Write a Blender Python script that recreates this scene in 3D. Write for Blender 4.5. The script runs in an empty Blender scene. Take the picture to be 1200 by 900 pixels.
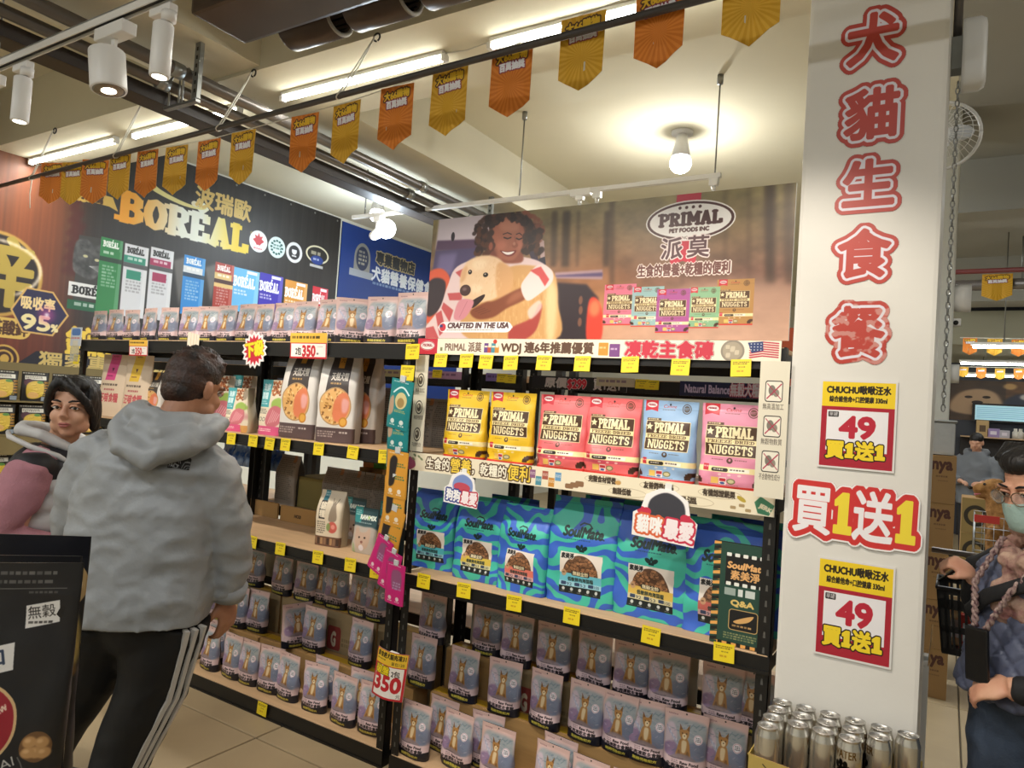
import bpy, bmesh, math, random
import numpy as np
from mathutils import Vector, Matrix, noise
# ---------------------------------------------------------------- camera
CAM_H = 1.6
F_PX, YAW, PITCH, ROLL = 829.3, -0.552497, 0.0334891, 0.0666315
_cy, _sy = math.cos(YAW), math.sin(YAW)
C_FWD = np.array([_sy * math.cos(PITCH), _cy * math.cos(PITCH), math.sin(PITCH)])
_right = np.array([_cy, -_sy, 0.0])
_up = np.cross(_right, C_FWD)
C_RT = math.cos(ROLL) * _right + math.sin(ROLL) * _up
C_UP = -math.sin(ROLL) * _right + math.cos(ROLL) * _up
COL = bpy.context.scene.collection
scene = bpy.context.scene
cam_data = bpy.data.cameras.new('camera')
cam_data.sensor_width = 36.0
cam_data.lens = F_PX / 1200 * 36.0
cam_data.clip_start = 0.05
cam = bpy.data.objects.new('camera', cam_data)
COL.objects.link(cam)
M = Matrix.Identity(4)
for i in range(3):
 M[i][0], M[i][1], M[i][2] = C_RT[i], C_UP[i], -C_FWD[i]
M[2][3] = CAM_H
cam.matrix_world = M
scene.camera = cam
# ---------------------------------------------------------------- world, exposure
world = bpy.data.worlds.new('shop_ambient')
scene.world = world
world.use_nodes = True
world.node_tree.nodes['Background'].inputs[0].default_value = (0.86, 0.9, 0.96, 1)
world.node_tree.nodes['Background'].inputs[1].default_value = 0.10
vs = scene.view_settings
vs.view_transform = 'Standard'
vs.look = 'None'
vs.gamma = 1.0
vs.use_curve_mapping = False
vs.exposure = -0.08
def lamp(name, kind, loc, energy, color=(1, 1, 1), rot=None, target=None, size=None, size_y=None, spot=None, blend=0.5):
 d = bpy.data.lights.new(name, kind)
 d.energy = energy
 d.color = color
 if kind == 'AREA':
  d.shape = 'RECTANGLE'
  d.size = size
  d.size_y = size_y
 elif size is not None:
  d.shadow_soft_size = size
 if kind == 'SPOT':
  d.spot_size = math.radians(spot)
  d.spot_blend = blend
 o = bpy.data.objects.new(name, d)
 COL.objects.link(o)
 o.location = loc
 if target is not None:
  o.rotation_euler = (Vector(target) - Vector(loc)).to_track_quat('-Z', 'Y').to_euler()
 elif rot is not None:
  o.rotation_euler = rot
 return o
WARM = (1.0, 0.91, 0.79)
COOL = (0.95, 0.98, 1.0)
# fluorescent rows over the aisles (the tubes seen in the picture and more rows added out of frame as general fill)
for i, x in enumerate((-5.92, -4.47, -2.87, -1.37, 1.7)):
 lamp('tube_and_fill_light', 'AREA', (x, 2.8, 3.345), 12, (1.0, 0.98, 0.92), (0, 0, 0), size=1.2, size_y=0.05)
for y in (-0.9, -3.4):  # unseen rows behind the camera, added as general fill
 for x in (-5.2, -2.6, 0.0, 2.4):
  lamp('tube_and_fill_light', 'AREA', (x, y, 3.6), 34, COOL, (0, 0, 0), size=1.2, size_y=0.12)
for y in (5.6, 8.6):
 for x in (-4.6, -1.9):
  lamp('tube_and_fill_light', 'AREA', (x, y, 3.6), 60, (0.92, 0.97, 1.0), (0, 0, 0), size=1.2, size_y=0.12)
for y in (4.6, 7.62, 9.2, 11.3):
 lamp('tube_and_fill_light', 'AREA', (1.0, y, 2.56 if y > 9 else 2.93), 6, COOL, (0, 0, 0), size=1.9, size_y=0.06)
# track spots aimed at the racks
SPOTS = [(-3.74, 1.56, 2.72, -4.2, 2.6, 1.2), (-3.02, 1.56, 2.72, -3.2, 2.6, 0.8), (-2.52, 1.5, 2.76, -2.4, 2.6, 0.8),
   (-1.9, 1.45, 2.78, -1.6, 2.6, 0.9), (-1.2, 1.45, 2.78, -1.05, 2.6, 0.9), (-0.5, 1.45, 2.78, -0.45, 2.6, 1.0)]
for x, y, z, tx, ty, tz in SPOTS:
 lamp('track_spot_light', 'SPOT', (x, y, z - 0.02), 57, WARM, target=(tx, ty, tz), size=0.035, spot=78, blend=0.7)
def ray(px, py):
 d = (px - 600) / F_PX * C_RT - (py - 450) / F_PX * C_UP + C_FWD
 return d
def onX(px, py, X):
 d = ray(px, py); q = d * (X / d[0]); return Vector((X, q[1], q[2] + CAM_H))
def onY(px, py, Y):
 d = ray(px, py); q = d * (Y / d[1]); return Vector((q[0], Y, q[2] + CAM_H))
def onZ(px, py, Z):
 d = ray(px, py); q = d * ((Z - CAM_H) / d[2]); return Vector((q[0], q[1], Z))
def onD(px, py, D):
 q = ray(px, py) * D; return Vector((q[0], q[1], q[2] + CAM_H))
# ---------------------------------------------------------------- objects, tags
def link(name, mesh, parent=None, loc=None, rot=None):
 o = bpy.data.objects.new(name, mesh)
 COL.objects.link(o)
 if parent is not None:
  o.parent = parent
 if loc is not None:
  o.location = loc
 if rot is not None:
  o.rotation_euler = rot
 return o
def tag(o, label=None, cat=None, group=None, kind=None):
 if label: o['label'] = label
 if cat: o['category'] = cat
 if group: o['group'] = group
 if kind: o['kind'] = kind
 return o
def empty(name, loc=(0, 0, 0), rz=0.0):
 o = bpy.data.objects.new(name, None)
 COL.objects.link(o)
 o.location = loc
 o.rotation_euler = (0, 0, rz)
 o.empty_display_size = 0.1
 return o
def copy_tree(o, parent=None, skip=()):
 c = o.copy()
 COL.objects.link(c)
 if parent is not None:
  c.parent = parent
 for ch in list(o.children):
  copy_tree(ch, c)
 return c
class MB:
 """collects shapes into one mesh; faces carry a material slot and uv"""
 def __init__(self):
  self.v = []; self.f = []; self.m = []; self.uv = []; self.smooth = []
 def add(self, verts, faces, mat=0, uvs=None, smooth=False):
  b = len(self.v)
  self.v.extend([tuple(p) for p in verts])
  for i, f in enumerate(faces):
   self.f.append([b + k for k in f])
   self.m.append(mat if not isinstance(mat, (list, tuple)) else mat[i])
   self.uv.append(uvs[i] if uvs else None)
   self.smooth.append(smooth)
  return self
 def box(self, lo, hi, mat=0, rot=None, org=None):
  x0, y0, z0 = lo; x1, y1, z1 = hi
  vs_ = [Vector(p) for p in ((x0, y0, z0), (x1, y0, z0), (x1, y1, z0), (x0, y1, z0), (x0, y0, z1), (x1, y0, z1), (x1, y1, z1), (x0, y1, z1))]
  if rot is not None:
   o = Vector(org) if org is not None else Vector((0, 0, 0))
   vs_ = [rot @ (p - o) + o for p in vs_]
  return self.add(vs_, [(0, 3, 2, 1), (4, 5, 6, 7), (0, 1, 5, 4), (1, 2, 6, 5), (2, 3, 7, 6), (3, 0, 4, 7)], mat)
 def quad(self, a, b, c, d, mat=0, uv=True):
  return self.add([a, b, c, d], [(0, 1, 2, 3)], mat, [[(0, 0), (1, 0), (1, 1), (0, 1)]] if uv else None)
 def tube(self, pts, radii, seg=12, mat=0, caps=True, smooth=True, side=None, squash=1.0):
  """tube through points; radius per point; squash flattens across `side`"""
  pts = [Vector(p) for p in pts]
  n = len(pts)
  if not isinstance(radii, (list, tuple)):
   radii = [radii] * n
  rings = []
  prev = None
  for i in range(n):
   t = (pts[min(i + 1, n - 1)] - pts[max(i - 1, 0)])
   if t.length < 1e-9: t = Vector((0, 0, 1))
   t.normalize()
   if side is not None:
    a = Vector(side) - t * Vector(side).dot(t)
    if a.length < 1e-6: a = t.orthogonal()
   elif prev is not None:
    a = prev - t * prev.dot(t)
    if a.length < 1e-6: a = t.orthogonal()
   else:
    a = t.orthogonal()
   a.normalize(); prev = a
   b = t.cross(a)
   r = radii[i]
   ra, rb = (r if not isinstance(r, (tuple, list)) else r[0]), (r * squash if not isinstance(r, (tuple, list)) else r[1])
   rings.append([pts[i] + a * (ra * math.cos(2 * math.pi * k / seg)) + b * (rb * math.sin(2 * math.pi * k / seg)) for k in range(seg)])
  return self.loft(rings, mat, caps, smooth)
 def loft(self, rings, mat=0, caps=True, smooth=True, closed=True):
  seg = len(rings[0]); n = len(rings)
  vs_ = [p for r in rings for p in r]
  fs = []
  for i in range(n - 1):
   for k in range(seg if closed else seg - 1):
    k2 = (k + 1) % seg
    fs.append((i * seg + k, i * seg + k2, (i + 1) * seg + k2, (i + 1) * seg + k))
  if caps:
   fs.append(tuple(range(seg - 1, -1, -1)))
   fs.append(tuple((n - 1) * seg + k for k in range(seg)))
  return self.add(vs_, fs, mat, None, smooth)
 def cyl(self, c, r, h, seg=16, mat=0, axis=(0, 0, 1), r2=None, smooth=True):
  c = Vector(c); a = Vector(axis).normalized()
  return self.tube([c, c + a * h], [r, r if r2 is None else r2], seg, mat, True, smooth)
 def ell(self, c, r, seg=20, rings=12, mat=0, rot=None):
  c = Vector(c)
  vs_ = [Vector((0, 0, -1))]
  for i in range(1, rings):
   th = math.pi * i / rings - math.pi / 2
   for k in range(seg):
    ph = 2 * math.pi * k / seg
    vs_.append(Vector((math.cos(th) * math.cos(ph), math.cos(th) * math.sin(ph), math.sin(th))))
  vs_.append(Vector((0, 0, 1)))
  out = []
  for p in vs_:
   q = Vector((p.x * r[0], p.y * r[1], p.z * r[2]))
   if rot is not None: q = rot @ q
   out.append(c + q)
  fs = []
  for k in range(seg):
   fs.append((0, 1 + (k + 1) % seg, 1 + k))
  for i in range(rings - 2):
   for k in range(seg):
    a = 1 + i * seg + k; b = 1 + i * seg + (k + 1) % seg
    fs.append((a, b, b + seg, a + seg))
  t = len(vs_) - 1
  for k in range(seg):
   a = 1 + (rings - 2) * seg
   fs.append((t, a + k, a + (k + 1) % seg))
  return self.add(out, fs, mat, None, True)
 def prism(self, poly, axis_o, ax, ay, depth, mat=0, side_mat=None):
  """polygon (2d list) in the plane (ax, ay) pushed by the vector depth"""
  o = Vector(axis_o); ax = Vector(ax); ay = Vector(ay); d = Vector(depth)
  n = len(poly)
  a = [o + ax * p[0] + ay * p[1] for p in poly]
  b = [p + d for p in a]
  fs = [tuple(range(n)), tuple(range(2 * n - 1, n - 1, -1))]
  for k in range(n):
   k2 = (k + 1) % n
   fs.append((k2, k, n + k, n + k2))
  mats = [mat, mat] + [side_mat if side_mat is not None else mat] * n
  return self.add(a + b, fs, mats)
 def mesh(self, name, mats, recalc=False):
  me = bpy.data.meshes.new(name)
  me.from_pydata(self.v, [], self.f)
  for m_ in (mats if isinstance(mats, (list, tuple)) else [mats]):
   me.materials.append(m_)
  me.polygons.foreach_set('material_index', self.m)
  me.polygons.foreach_set('use_smooth', self.smooth)
  if any(u is not None for u in self.uv):
   l = me.uv_layers.new(name='uv')
   flat = []
   for f, u in zip(self.f, self.uv):
    flat.extend([c for p in (u if u is not None else [(0.5, 0.5)] * len(f)) for c in p])
   l.data.foreach_set('uv', flat)
  if recalc:
   bm = bmesh.new(); bm.from_mesh(me)
   bmesh.ops.recalc_face_normals(bm, faces=bm.faces)
   bm.to_mesh(me); bm.free()
  me.update()
  return me
 def build(self, name, mats, parent=None, loc=None, rot=None, recalc=False):
  return link(name, self.mesh(name, mats, recalc), parent, loc, rot)
def bevel_box(lo, hi, w=0.004, seg=1):
 bm = bmesh.new()
 bmesh.ops.create_cube(bm, size=1)
 for v in bm.verts:
  v.co = Vector([lo[i] + (v.co[i] + 0.5) * (hi[i] - lo[i]) for i in range(3)])
 if w > 0:
  bmesh.ops.bevel(bm, geom=list(bm.edges), offset=w, segments=seg, affect='EDGES', profile=0.7)
 vs_ = [v.co.copy() for v in bm.verts]
 for i, v in enumerate(bm.verts): v.index = i
 fs = [[v.index for v in f.verts] for f in bm.faces]
 bm.free()
 return vs_, fs
def bbox(mb, lo, hi, w=0.004, mat=0, seg=1):
 v, f = bevel_box(lo, hi, w, seg)
 return mb.add(v, f, mat)
# ---------------------------------------------------------------- colours and materials
def hexc(h):
 h = h.lstrip('#')
 return tuple(int(h[i:i + 2], 16) / 255 for i in (0, 2, 4))
def lin(c):
 return tuple((x / 12.92 if x <= 0.04045 else ((x + 0.055) / 1.055) ** 2.4) for x in c)
_mats = {}
def mat(name, color, rough=0.6, metal=0.0, emit=0.0, noise_amt=0.0, noise_scale=8.0, bump=0.0, bump_scale=40.0, alpha=1.0, spec=0.5, trans=0.0, stretch=None, color2=None):
 if name in _mats: return _mats[name]
 c = lin(hexc(color)) if isinstance(color, str) else color
 m = bpy.data.materials.new(name)
 m.use_nodes = True
 nt = m.node_tree
 b = nt.nodes['Principled BSDF']
 b.inputs['Base Color'].default_value = (*c, 1)
 b.inputs['Roughness'].default_value = rough
 b.inputs['Metallic'].default_value = metal
 b.inputs['Specular IOR Level'].default_value = spec
 if alpha < 1: b.inputs['Alpha'].default_value = alpha
 if trans: b.inputs['Transmission Weight'].default_value = trans
 if emit:
  b.inputs['Emission Color'].default_value = (*c, 1)
  b.inputs['Emission Strength'].default_value = emit
 if noise_amt or bump:
  tc = nt.nodes.new('ShaderNodeTexCoord')
  mp = nt.nodes.new('ShaderNodeMapping')
  nt.links.new(tc.outputs['Object'], mp.inputs['Vector'])
  if stretch: mp.inputs['Scale'].default_value = stretch
 if noise_amt:
  n = nt.nodes.new('ShaderNodeTexNoise')
  n.inputs['Scale'].default_value = noise_scale
  n.inputs['Detail'].default_value = 6
  nt.links.new(mp.outputs[0], n.inputs['Vector'])
  mx = nt.nodes.new('ShaderNodeMix'); mx.data_type = 'RGBA'
  c2 = lin(hexc(color2)) if color2 else tuple(x * (1 - noise_amt) for x in c)
  mx.inputs['A'].default_value = (*c, 1)
  mx.inputs['B'].default_value = (*c2, 1)
  rp = nt.nodes.new('ShaderNodeValToRGB')
  rp.color_ramp.elements[0].position = 0.35; rp.color_ramp.elements[1].position = 0.7
  nt.links.new(n.outputs['Fac'], rp.inputs[0])
  nt.links.new(rp.outputs[0], mx.inputs['Factor'])
  nt.links.new(mx.outputs['Result'], b.inputs['Base Color'])
 if bump:
  n2 = nt.nodes.new('ShaderNodeTexNoise')
  n2.inputs['Scale'].default_value = bump_scale
  n2.inputs['Detail'].default_value = 4
  nt.links.new(mp.outputs[0], n2.inputs['Vector'])
  bp = nt.nodes.new('ShaderNodeBump')
  bp.inputs['Strength'].default_value = bump
  bp.inputs['Distance'].default_value = 0.01
  nt.links.new(n2.outputs['Fac'], bp.inputs['Height'])
  nt.links.new(bp.outputs['Normal'], b.inputs['Normal'])
 _mats[name] = m
 return m
def print_mat(name, canvas, rough=0.45, emit=0.0, bump=0.0, bump_scale=30.0, coat=0.0):
 """a flat print: the colours painted by the Canvas below, laid on by uv"""
 m = bpy.data.materials.new(name)
 m.use_nodes = True
 nt = m.node_tree
 b = nt.nodes['Principled BSDF']
 b.inputs['Roughness'].default_value = rough
 if coat: b.inputs['Coat Weight'].default_value = coat; b.inputs['Coat Roughness'].default_value = 0.12
 t = nt.nodes.new('ShaderNodeTexImage')
 t.image = canvas.image(name)
 t.extension = 'EXTEND'
 nt.links.new(t.outputs[0], b.inputs['Base Color'])
 if emit:
  nt.links.new(t.outputs[0], b.inputs['Emission Color'])
  b.inputs['Emission Strength'].default_value = emit
 if bump:
  tc = nt.nodes.new('ShaderNodeTexCoord')
  n2 = nt.nodes.new('ShaderNodeTexNoise')
  n2.inputs['Scale'].default_value = bump_scale
  n2.inputs['Detail'].default_value = 3
  nt.links.new(tc.outputs['Object'], n2.inputs['Vector'])
  bp = nt.nodes.new('ShaderNodeBump')
  bp.inputs['Strength'].default_value = bump
  bp.inputs['Distance'].default_value = 0.012
  nt.links.new(n2.outputs['Fac'], bp.inputs['Height'])
  nt.links.new(bp.outputs['Normal'], b.inputs['Normal'])
 return m
# ---------------------------------------------------------------- print shop: paints lettering and artwork for flat prints
_tcache = {}
def text_edges(s):
 if s in _tcache: return _tcache[s]
 c = bpy.data.curves.new('lettering', 'FONT')
 c.body = s
 c.resolution_u = 3
 o = bpy.data.objects.new('lettering', c)
 COL.objects.link(o)
 dg = bpy.context.evaluated_depsgraph_get()
 me = o.evaluated_get(dg).to_mesh()
 co = np.zeros(len(me.vertices) * 3); me.vertices.foreach_get('co', co); co = co.reshape(-1, 3)[:, :2]
 li = np.zeros(len(me.loops), int); me.loops.foreach_get('vertex_index', li)
 ls = np.zeros(len(me.polygons), int); me.polygons.foreach_get('loop_start', ls)
 lt = np.zeros(len(me.polygons), int); me.polygons.foreach_get('loop_total', lt)
 nxt = np.arange(len(li)) + 1
 nxt[ls + lt - 1] = ls
 a = co[li]; b = co[li[nxt]]
 e = np.concatenate([a, b], 1)
 o.evaluated_get(dg).to_mesh_clear()
 bpy.data.objects.remove(o); bpy.data.curves.remove(c)
 if len(e) == 0: e = np.zeros((0, 4))
 _tcache[s] = e
 return e
def poly_edges(pts):
 p = np.asarray(pts, float)
 return np.concatenate([p, np.roll(p, -1, 0)], 1)
# a blocky figure one with a foot, for the offer cards
_tcache['I1'] = poly_edges([(0, .58), (.17, .72), (.30, .72), (.30, .12), (.40, .12), (.40, 0), (0, 0), (0, .12), (.10, .12), (.10, .54), (0, .50)])
def fill_mask(e, H, W, ss=3):
 """coverage of the non-zero winding area of the edges (pixel units, y down)"""
 hh, ww = H * ss, W * ss
 acc = np.zeros((hh, ww + 1))
 if len(e) == 0: return np.zeros((H, W))
 x0, y0, x1, y1 = (e * ss).T
 sgn = np.where(y1 > y0, 1.0, -1.0)
 ya, yb = np.minimum(y0, y1), np.maximum(y0, y1)
 xa = np.where(y1 > y0, x0, x1); xb = np.where(y1 > y0, x1, x0)
 r0 = np.clip(np.ceil(ya - 0.5), 0, hh).astype(int)
 r1 = np.clip(np.ceil(yb - 0.5), 0, hh).astype(int)
 n = np.maximum(r1 - r0, 0)
 idx = np.repeat(np.arange(len(n)), n)
 if len(idx) == 0: return np.zeros((H, W))
 off = np.arange(n.sum()) - np.repeat(np.cumsum(n) - n, n)
 rows = r0[idx] + off
 t = (rows + 0.5 - ya[idx]) / np.maximum(yb[idx] - ya[idx], 1e-9)
 xs = xa[idx] + t * (xb[idx] - xa[idx])
 cs = np.clip(np.ceil(xs - 0.5), 0, ww).astype(int)
 np.add.at(acc, (rows, cs), sgn[idx])
 inside = np.abs(np.cumsum(acc, 1)[:, :ww]) > 0.5
 return inside.reshape(H, ss, W, ss).mean((1, 3))
def dilate(m, r):
 if r <= 0: return m
 H, W = m.shape
 p = int(math.ceil(r))
 out = m.copy()
 steps = [r] if r <= 1.5 else [r, r * 0.5]
 for rad in steps:
  k = 8 if rad < 3 else 16 if rad < 8 else 36
  for i in range(k):
   dx = int(round(rad * math.cos(2 * math.pi * i / k))); dy = int(round(rad * math.sin(2 * math.pi * i / k)))
   ys0, ys1 = max(0, dy), min(H, H + dy); xs0, xs1 = max(0, dx), min(W, W + dx)
   out[ys0:ys1, xs0:xs1] = np.maximum(out[ys0:ys1, xs0:xs1], m[ys0 - dy:ys1 - dy, xs0 - dx:xs1 - dx])
 return out
def boxblur(a, r, n=2):
 r = int(r)
 if r < 1: return a
 for _ in range(n):
  for ax in (0, 1):
   pad = [(0, 0)] * a.ndim; pad[ax] = (r + 1, r)
   c = np.cumsum(np.pad(a, pad, mode='edge'), ax)
   if ax == 0: a = (c[2 * r + 1:] - c[:-2 * r - 1]) / (2 * r + 1)
   else: a = (c[:, 2 * r + 1:] - c[:, :-2 * r - 1]) / (2 * r + 1)
 return a
def vnoise(H, W, sx, sy, seed=0):
 """smooth random field 0..1"""
 rs = np.random.RandomState(seed)
 out = np.zeros((H, W)); tot = 0
 for o in range(3):
  a = max(2, int(W / sx * 2 ** o) + 2); b = max(2, int(H / sy * 2 ** o) + 2)
  g = rs.rand(b, a)
  yy = np.linspace(0, b - 1.001, H); xx = np.linspace(0, a - 1.001, W)
  yi, xi = yy.astype(int), xx.astype(int)
  fy, fx = (yy - yi)[:, None], (xx - xi)[None]
  fy = fy * fy * (3 - 2 * fy); fx = fx * fx * (3 - 2 * fx)
  v = (g[yi][:, xi] * (1 - fy) * (1 - fx) + g[yi + 1][:, xi] * fy * (1 - fx) + g[yi][:, xi + 1] * (1 - fy) * fx + g[yi + 1][:, xi + 1] * fy * fx)
  w = 0.5 ** o
  out += v * w; tot += w
 return out / tot
# slab-serif capitals drawn as strokes: (x0,y0,x1,y1) segments in a 0..1 box, y up; arcs as point lists
SLAB = {
 'P': [[(.2, 0), (.2, 1)], [(.2, .93), (.6, .93), (.84, .84), (.84, .58), (.6, .48), (.2, .48)], '_', (.2, 0), (.08, 1)],
 'R': [[(.2, 0), (.2, 1)], [(.2, .93), (.6, .93), (.82, .84), (.82, .62), (.6, .52), (.2, .52)], [(.5, .52), (.85, .04)], '_', (.2, 0), (.88, 0), (.08, 1)],
 'I': [[(.5, 0), (.5, 1)], '_', (.5, 0), (.5, 1)],
 'M': [[(.14, 0), (.14, 1)], [(.14, 1), (.5, .3), (.86, 1)], [(.86, 1), (.86, 0)], '_', (.14, 0), (.86, 0), (.08, 1), (.92, 1)],
 'A': [[(.12, 0), (.5, 1), (.88, 0)], [(.28, .33), (.72, .33)], '_', (.12, 0), (.88, 0)],
 'L': [[(.25, 0), (.25, 1)], [(.25, .07), (.88, .07), (.88, .28)], '_', (.25, 0), (.25, 1)],
 'N': [[(.14, 0), (.14, 1)], [(.14, 1), (.86, 0)], [(.86, 0), (.86, 1)], '_', (.14, 0), (.08, 1), (.86, 1)],
 'U': [[(.18, 1), (.18, .25), (.34, .07), (.66, .07), (.82, .25), (.82, 1)], '_', (.18, 1), (.82, 1)],
 'G': [[(.84, .75), (.7, .93), (.34, .93), (.16, .72), (.16, .28), (.34, .07), (.7, .07), (.84, .25), (.84, .46), (.55, .46)], '_'],
 'E': [[(.22, 0), (.22, 1)], [(.22, .93), (.82, .93), (.82, .74)], [(.22, .5), (.66, .5)], [(.22, .07), (.86, .07), (.86, .28)], '_', (.14, 0), (.14, 1)],
 'T': [[(.5, 0), (.5, 1)], [(.12, .72), (.12, .93), (.88, .93), (.88, .72)], '_', (.5, 0)],
 'S': [[(.82, .72), (.68, .93), (.34, .93), (.18, .74), (.3, .55), (.7, .46), (.84, .28), (.68, .07), (.34, .07), (.16, .28)], '_'],
 'B': [[(.2, 0), (.2, 1)], [(.2, .93), (.58, .93), (.8, .82), (.8, .64), (.58, .53), (.2, .53)], [(.58, .53), (.86, .4), (.86, .18), (.6, .07), (.2, .07)], '_', (.1, 0), (.1, 1)],
 'O': [[(.5, .93), (.26, .86), (.14, .6), (.14, .4), (.26, .14), (.5, .07), (.74, .14), (.86, .4), (.86, .6), (.74, .86), (.5, .93)], '_'],
 'F': [[(.22, 0), (.22, 1)], [(.22, .93), (.84, .93), (.84, .72)], [(.22, .5), (.68, .5)], '_', (.22, 0), (.14, 1)],
 'Z': [[(.14, .72), (.14, .93), (.84, .93), (.16, .07), (.86, .07), (.86, .28)], '_'],
 'D': [[(.2, 0), (.2, 1)], [(.2, .93), (.56, .93), (.84, .7), (.84, .3), (.56, .07), (.2, .07)], '_', (.1, 0), (.1, 1)],
 'Y': [[(.14, 1), (.5, .5), (.86, 1)], [(.5, .5), (.5, 0)], '_', (.5, 0), (.14, 1), (.86, 1)],
 'C': [[(.84, .72), (.68, .93), (.34, .93), (.16, .72), (.16, .28), (.34, .07), (.68, .07), (.84, .28)], '_'],
 '-': [[(.2, .5), (.8, .5)], '_'],
 ' ': ['_'],
}
def slab_edges(s, wd=0.62, th=0.2):
 es = []
 x = 0.0
 for ch in s:
  acc = ch == 'É'
  g = SLAB['E' if acc else ch]
  w = wd * (1.3 if ch in 'MN' else 0.55 if ch == 'I' else 0.5 if ch in ' -' else 1.0)
  k = g.index('_')
  segs = list(g[:k])
  if acc: segs.append([(.45, 1.12), (.7, 1.3)])
  for pl in segs:
   for (a, b), (c, d) in zip(pl, pl[1:]):
    p = np.array([a * w, b]); q = np.array([c * w, d])
    t = q - p; L = np.hypot(*t)
    if L < 1e-6: continue
    t /= L; nrm = np.array([-t[1], t[0]])
    tw = th * (0.72 if abs(t[0]) > 0.8 else 1.0) / 2
    p2, q2 = p - t * tw * 0.35, q + t * tw * 0.35
    es.append(poly_edges([p2 - nrm * tw, q2 - nrm * tw, q2 + nrm * tw, p2 + nrm * tw]))
  for a, b in g[k + 1:]:
   cx, cy = a * w, b
   y0, y1 = (cy, cy + th * .55) if b < .5 else (cy - th * .55, cy)
   es.append(poly_edges([(cx - th * .85, y0), (cx + th * .85, y0), (cx + th * .85, y1), (cx - th * .85, y1)]))
  x0 = x
  n_new = len(segs)
  es_shift = es
  # shift pieces of this glyph
  for i in range(len(es) - 1, -1, -1):
   if isinstance(es[i], tuple): break
   es[i] = ('g', es[i] + np.array([x0, 0, x0, 0]))
  x += w + 0.10
 return np.concatenate([e[1] for e in es]) if es else np.zeros((0, 4))
class Canvas:
 def __init__(self, w, h, bg='#ffffff'):
  self.w, self.h = int(w), int(h)
  self.a = np.ones((self.h, self.w, 3), np.float64) * np.array(hexc(bg))
  self.al = None
 def _put(self, m, color, op=1.0, x=0, y=0):
  H, W = m.shape
  sub = self.a[y:y + H, x:x + W]
  c = np.array(hexc(color)) if isinstance(color, str) else color
  mm = (m * op)[..., None]
  sub[:] = sub * (1 - mm) + c * mm
 def edges(self, e, color, op=1.0, blur=0):
  if len(e) == 0: return self
  pad = 2 + blur * 3
  x0 = max(0, int(e[:, [0, 2]].min()) - pad); x1 = min(self.w, int(e[:, [0, 2]].max()) + pad + 1)
  y0 = max(0, int(e[:, [1, 3]].min()) - pad); y1 = min(self.h, int(e[:, [1, 3]].max()) + pad + 1)
  if x1 <= x0 or y1 <= y0: return self
  m = fill_mask(e - np.array([x0, y0, x0, y0]), y1 - y0, x1 - x0)
  if blur: m = boxblur(m, blur)
  if isinstance(color, np.ndarray) and color.ndim == 3: color = color[y0:y1, x0:x1]
  self._put(m, color, op, x0, y0)
  return self
 def poly(self, pts, color, op=1.0, blur=0):
  return self.edges(poly_edges(pts), color, op, blur)
 def spline(self, pts, color, op=1.0, blur=0, n=6):
  """closed smooth outline through the points"""
  P = np.asarray(pts, float); k = len(P); out = []
  for i in range(k):
   p0, p1, p2, p3 = P[i - 1], P[i], P[(i + 1) % k], P[(i + 2) % k]
   for j in range(n):
    t = j / n
    out.append(0.5 * (2 * p1 + (p2 - p0) * t + (2 * p0 - 5 * p1 + 4 * p2 - p3) * t * t + (3 * p1 - p0 - 3 * p2 + p3) * t ** 3))
  return self.poly(out, color, op, blur)
 def rect(self, x0, y0, x1, y1, color, op=1.0, r=0, blur=0):
  if r <= 0: return self.poly([(x0, y0), (x1, y0), (x1, y1), (x0, y1)], color, op, blur)
  p = []
  for cx, cy, a0 in ((x1 - r, y0 + r, -90), (x1 - r, y1 - r, 0), (x0 + r, y1 - r, 90), (x0 + r, y0 + r, 180)):
   for k in range(6):
    a = math.radians(a0 + 90 * k / 5)
    p.append((cx + r * math.cos(a), cy + r * math.sin(a)))
  return self.poly(p, color, op, blur)
 def ell(self, cx, cy, rx, ry=None, color='#000000', op=1.0, blur=0, rot=0.0):
  ry = rx if ry is None else ry
  a = np.linspace(0, 2 * math.pi, 40, endpoint=False)
  x, y = rx * np.cos(a), ry * np.sin(a)
  c, s = math.cos(rot), math.sin(rot)
  return self.poly(np.stack([cx + x * c - y * s, cy + x * s + y * c], 1), color, op, blur)
 def line(self, pts, wd, color, op=1.0, blur=0):
  for p, q in zip(pts, pts[1:]):
   p, q = np.array(p, float), np.array(q, float)
   t = q - p; L = np.hypot(*t)
   if L < 1e-6: continue
   t /= L; n = np.array([-t[1], t[0]]) * wd / 2
   p2, q2 = p - t * wd * .3, q + t * wd * .3
   self.poly([p2 - n, q2 - n, q2 + n, p2 + n], color, op, blur)
  return self
 def grad(self, c0, c1, vertical=True):
  t = np.linspace(0, 1, self.h if vertical else self.w)
  t = t[:, None, None] if vertical else t[None, :, None]
  self.a[:] = np.array(hexc(c0)) * (1 - t) + np.array(hexc(c1)) * t
  return self
 def text(self, s, x, y, size, color='#000000', w=None, anchor='l', bold=0.0, strokes=(), rot=0.0, shear=0.0, slab=None, op=1.0, wmax=None):
  """baseline at y; size = cap height in px; w = fit the width; strokes = [(radius, colour), ...] outermost first"""
  e = (slab_edges(s, *slab) if slab else text_edges(s)).copy()
  if len(e) == 0: return self
  k = size if slab else size / 0.72
  xs = e[:, [0, 2]]
  lo, hi = xs.min(), xs.max()
  sx = k
  if w: sx = w / max(hi - lo, 1e-6)
  elif wmax and (hi - lo) * k > wmax: sx = wmax / (hi - lo)
  e[:, [0, 2]] = (e[:, [0, 2]] - lo) * sx
  e[:, [1, 3]] *= -k
  if shear: e[:, [0, 2]] -= shear * e[:, [1, 3]]
  width = (hi - lo) * sx
  ox = {'l': 0, 'c': -width / 2, 'r': -width}[anchor]
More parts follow.
